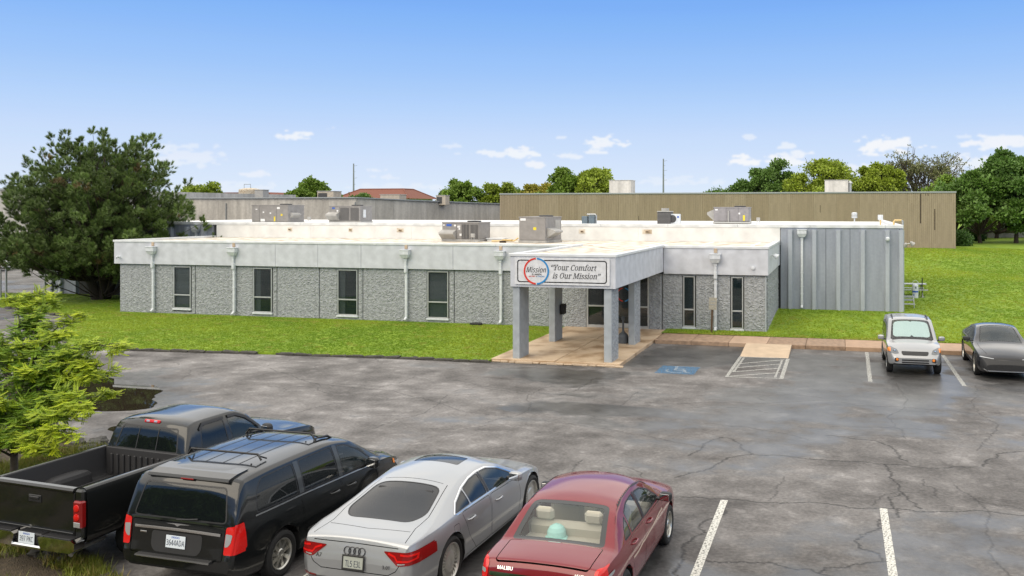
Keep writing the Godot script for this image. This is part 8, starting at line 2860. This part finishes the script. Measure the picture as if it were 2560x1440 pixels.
# ------------------------------------------------------------------ grass
func tuft_mesh(seed_: int, blades: int, h: float, spread: float) -> ArrayMesh:
	var rng := RandomNumberGenerator.new()
	rng.seed = seed_
	var st := tool()
	for k in blades:
		var a := rng.randf() * TAU
		var b := Vector3(cos(a), 0, sin(a)) * rng.randf() * spread
		var lean := Vector3(rng.randfn(), 0, rng.randfn()) * h * .35
		var t := b + lean + Vector3(0, h * rng.randf_range(.6, 1.15), 0)
		var w := Vector3(-sin(a), 0, cos(a)) * .007
		tri(st, b - w, b + w, t)
	return st.commit()

func build_grass():
	leafy("blade", Color.WHITE, lin(.05, .09, .006))
	var rng := RandomNumberGenerator.new()
	rng.seed = 51
	var patch := noise(52, .10, 4)
	var fine := noise(53, .7, 3)
	var mesh := tuft_mesh(1, 14, .045, .10)
	var tint := func(x: float, z: float) -> Color:
		var p := patch.get_noise_2d(x, z * .8)
		var q := fine.get_noise_2d(x, z)
		var c := Color(.160, .265, .007).lerp(Color(.265, .340, .014), clampf(.5 + p * 1.5 + q * .4, 0, 1))
		var w := rng.randf_range(.90, 1.08)
		# strawy dry grass along the sidewalk and in scattered patches
		if fine.get_noise_2d(x * 1.3 + 40, z * 1.3) + (.30 if z > -37.35 and z < -36.5 else 0.0) > .42:
			c = c.lerp(Color(.34, .30, .06), .55)
		return Color(c.r * w, c.g * w, c.b * w)
	var stand := func(p: Array, t: Array, x: float, y: float, z: float, s: float):
		var b := Basis(Vector3.UP, rng.randf() * TAU) * Basis(Vector3.RIGHT, rng.randf_range(-.2, .2))
		p.append(Transform3D(b.scaled(Vector3(s * 1.1, s, s * 1.1)), Vector3(x, y, z)))
		t.append(tint.call(x, z))
	var p1 := []
	var t1 := []
	while p1.size() < 42000:
		var x := rng.randf_range(-54, -12.2)
		var z := rng.randf_range(-45.3, -28.3)
		if (x > -36.7 and z < -38.0) or not Geometry2D.is_point_in_polygon(Vector2(x, z), lawn_west):
			continue
		# bare needle litter under the pine
		if Vector2(x + 42.6, z + 43.2).length() < 3.2 + fine.get_noise_2d(x * 2, z) * 2.0 and rng.randf() < .85:
			continue
		stand.call(p1, t1, x, .085, z, rng.randf_range(.6, 1.1))
	var o := scatter(self, "grass", mesh, M.blade, p1, t1)
	o.set_meta("kind", "stuff")
	tag(o, "mown bright green grass of the lawn before the office wing", "grass")
	var p2 := []
	var t2 := []
	while p2.size() < 60000:
		var k := pow(rng.randf(), 1.5)
		var z := -36.98 - k * 62.0
		var x := rng.randf_range(-7.2, 26.0)
		if (x < -2.95 and z < -38.2) or (x < 3.1 and z < -45.4) or (x < 11.7 and z < -96):
			continue
		if Vector2(x - 4.1, z + 52.4).length() < .9:
			continue
		stand.call(p2, t2, x, lawn_height(x, z), z, rng.randf_range(.6, 1.15) * (1.0 + k * .9))
	o = scatter(self, "grass", mesh, M.blade, p2, t2)
	o.set_meta("kind", "stuff")
	tag(o, "mown bright green grass of the east lawn rising to the tan warehouse", "grass")
	# rank grass and weeds in the planting bed
	var p3 := []
	var t3 := []
	var tall := tuft_mesh(2, 16, .16, .12)
	while p3.size() < 9000:
		var x := rng.randf_range(-24, -9.6)
		var z := rng.randf_range(-17.0, -7.5)
		if not Geometry2D.is_point_in_polygon(Vector2(x, z), bed_near) or fine.get_noise_2d(x * .7, z * .7) < -.05:
			continue
		var b := Basis(Vector3.UP, rng.randf() * TAU)
		var s := rng.randf_range(.5, 1.2)
		p3.append(Transform3D(b.scaled(Vector3.ONE * s), Vector3(x, .05, z)))
		var w := rng.randf_range(.6, 1.2)
		t3.append(Color(.17 * w, .20 * w, .018 * w) if rng.randf() < .7 else Color(.25 * w, .20 * w, .05 * w))
	o = scatter(self, "weeds", tall, M.blade, p3, t3)
	o.set_meta("kind", "stuff")
	tag(o, "rough yellow-green grass and weeds in the planting bed beside the pickup", "weeds")
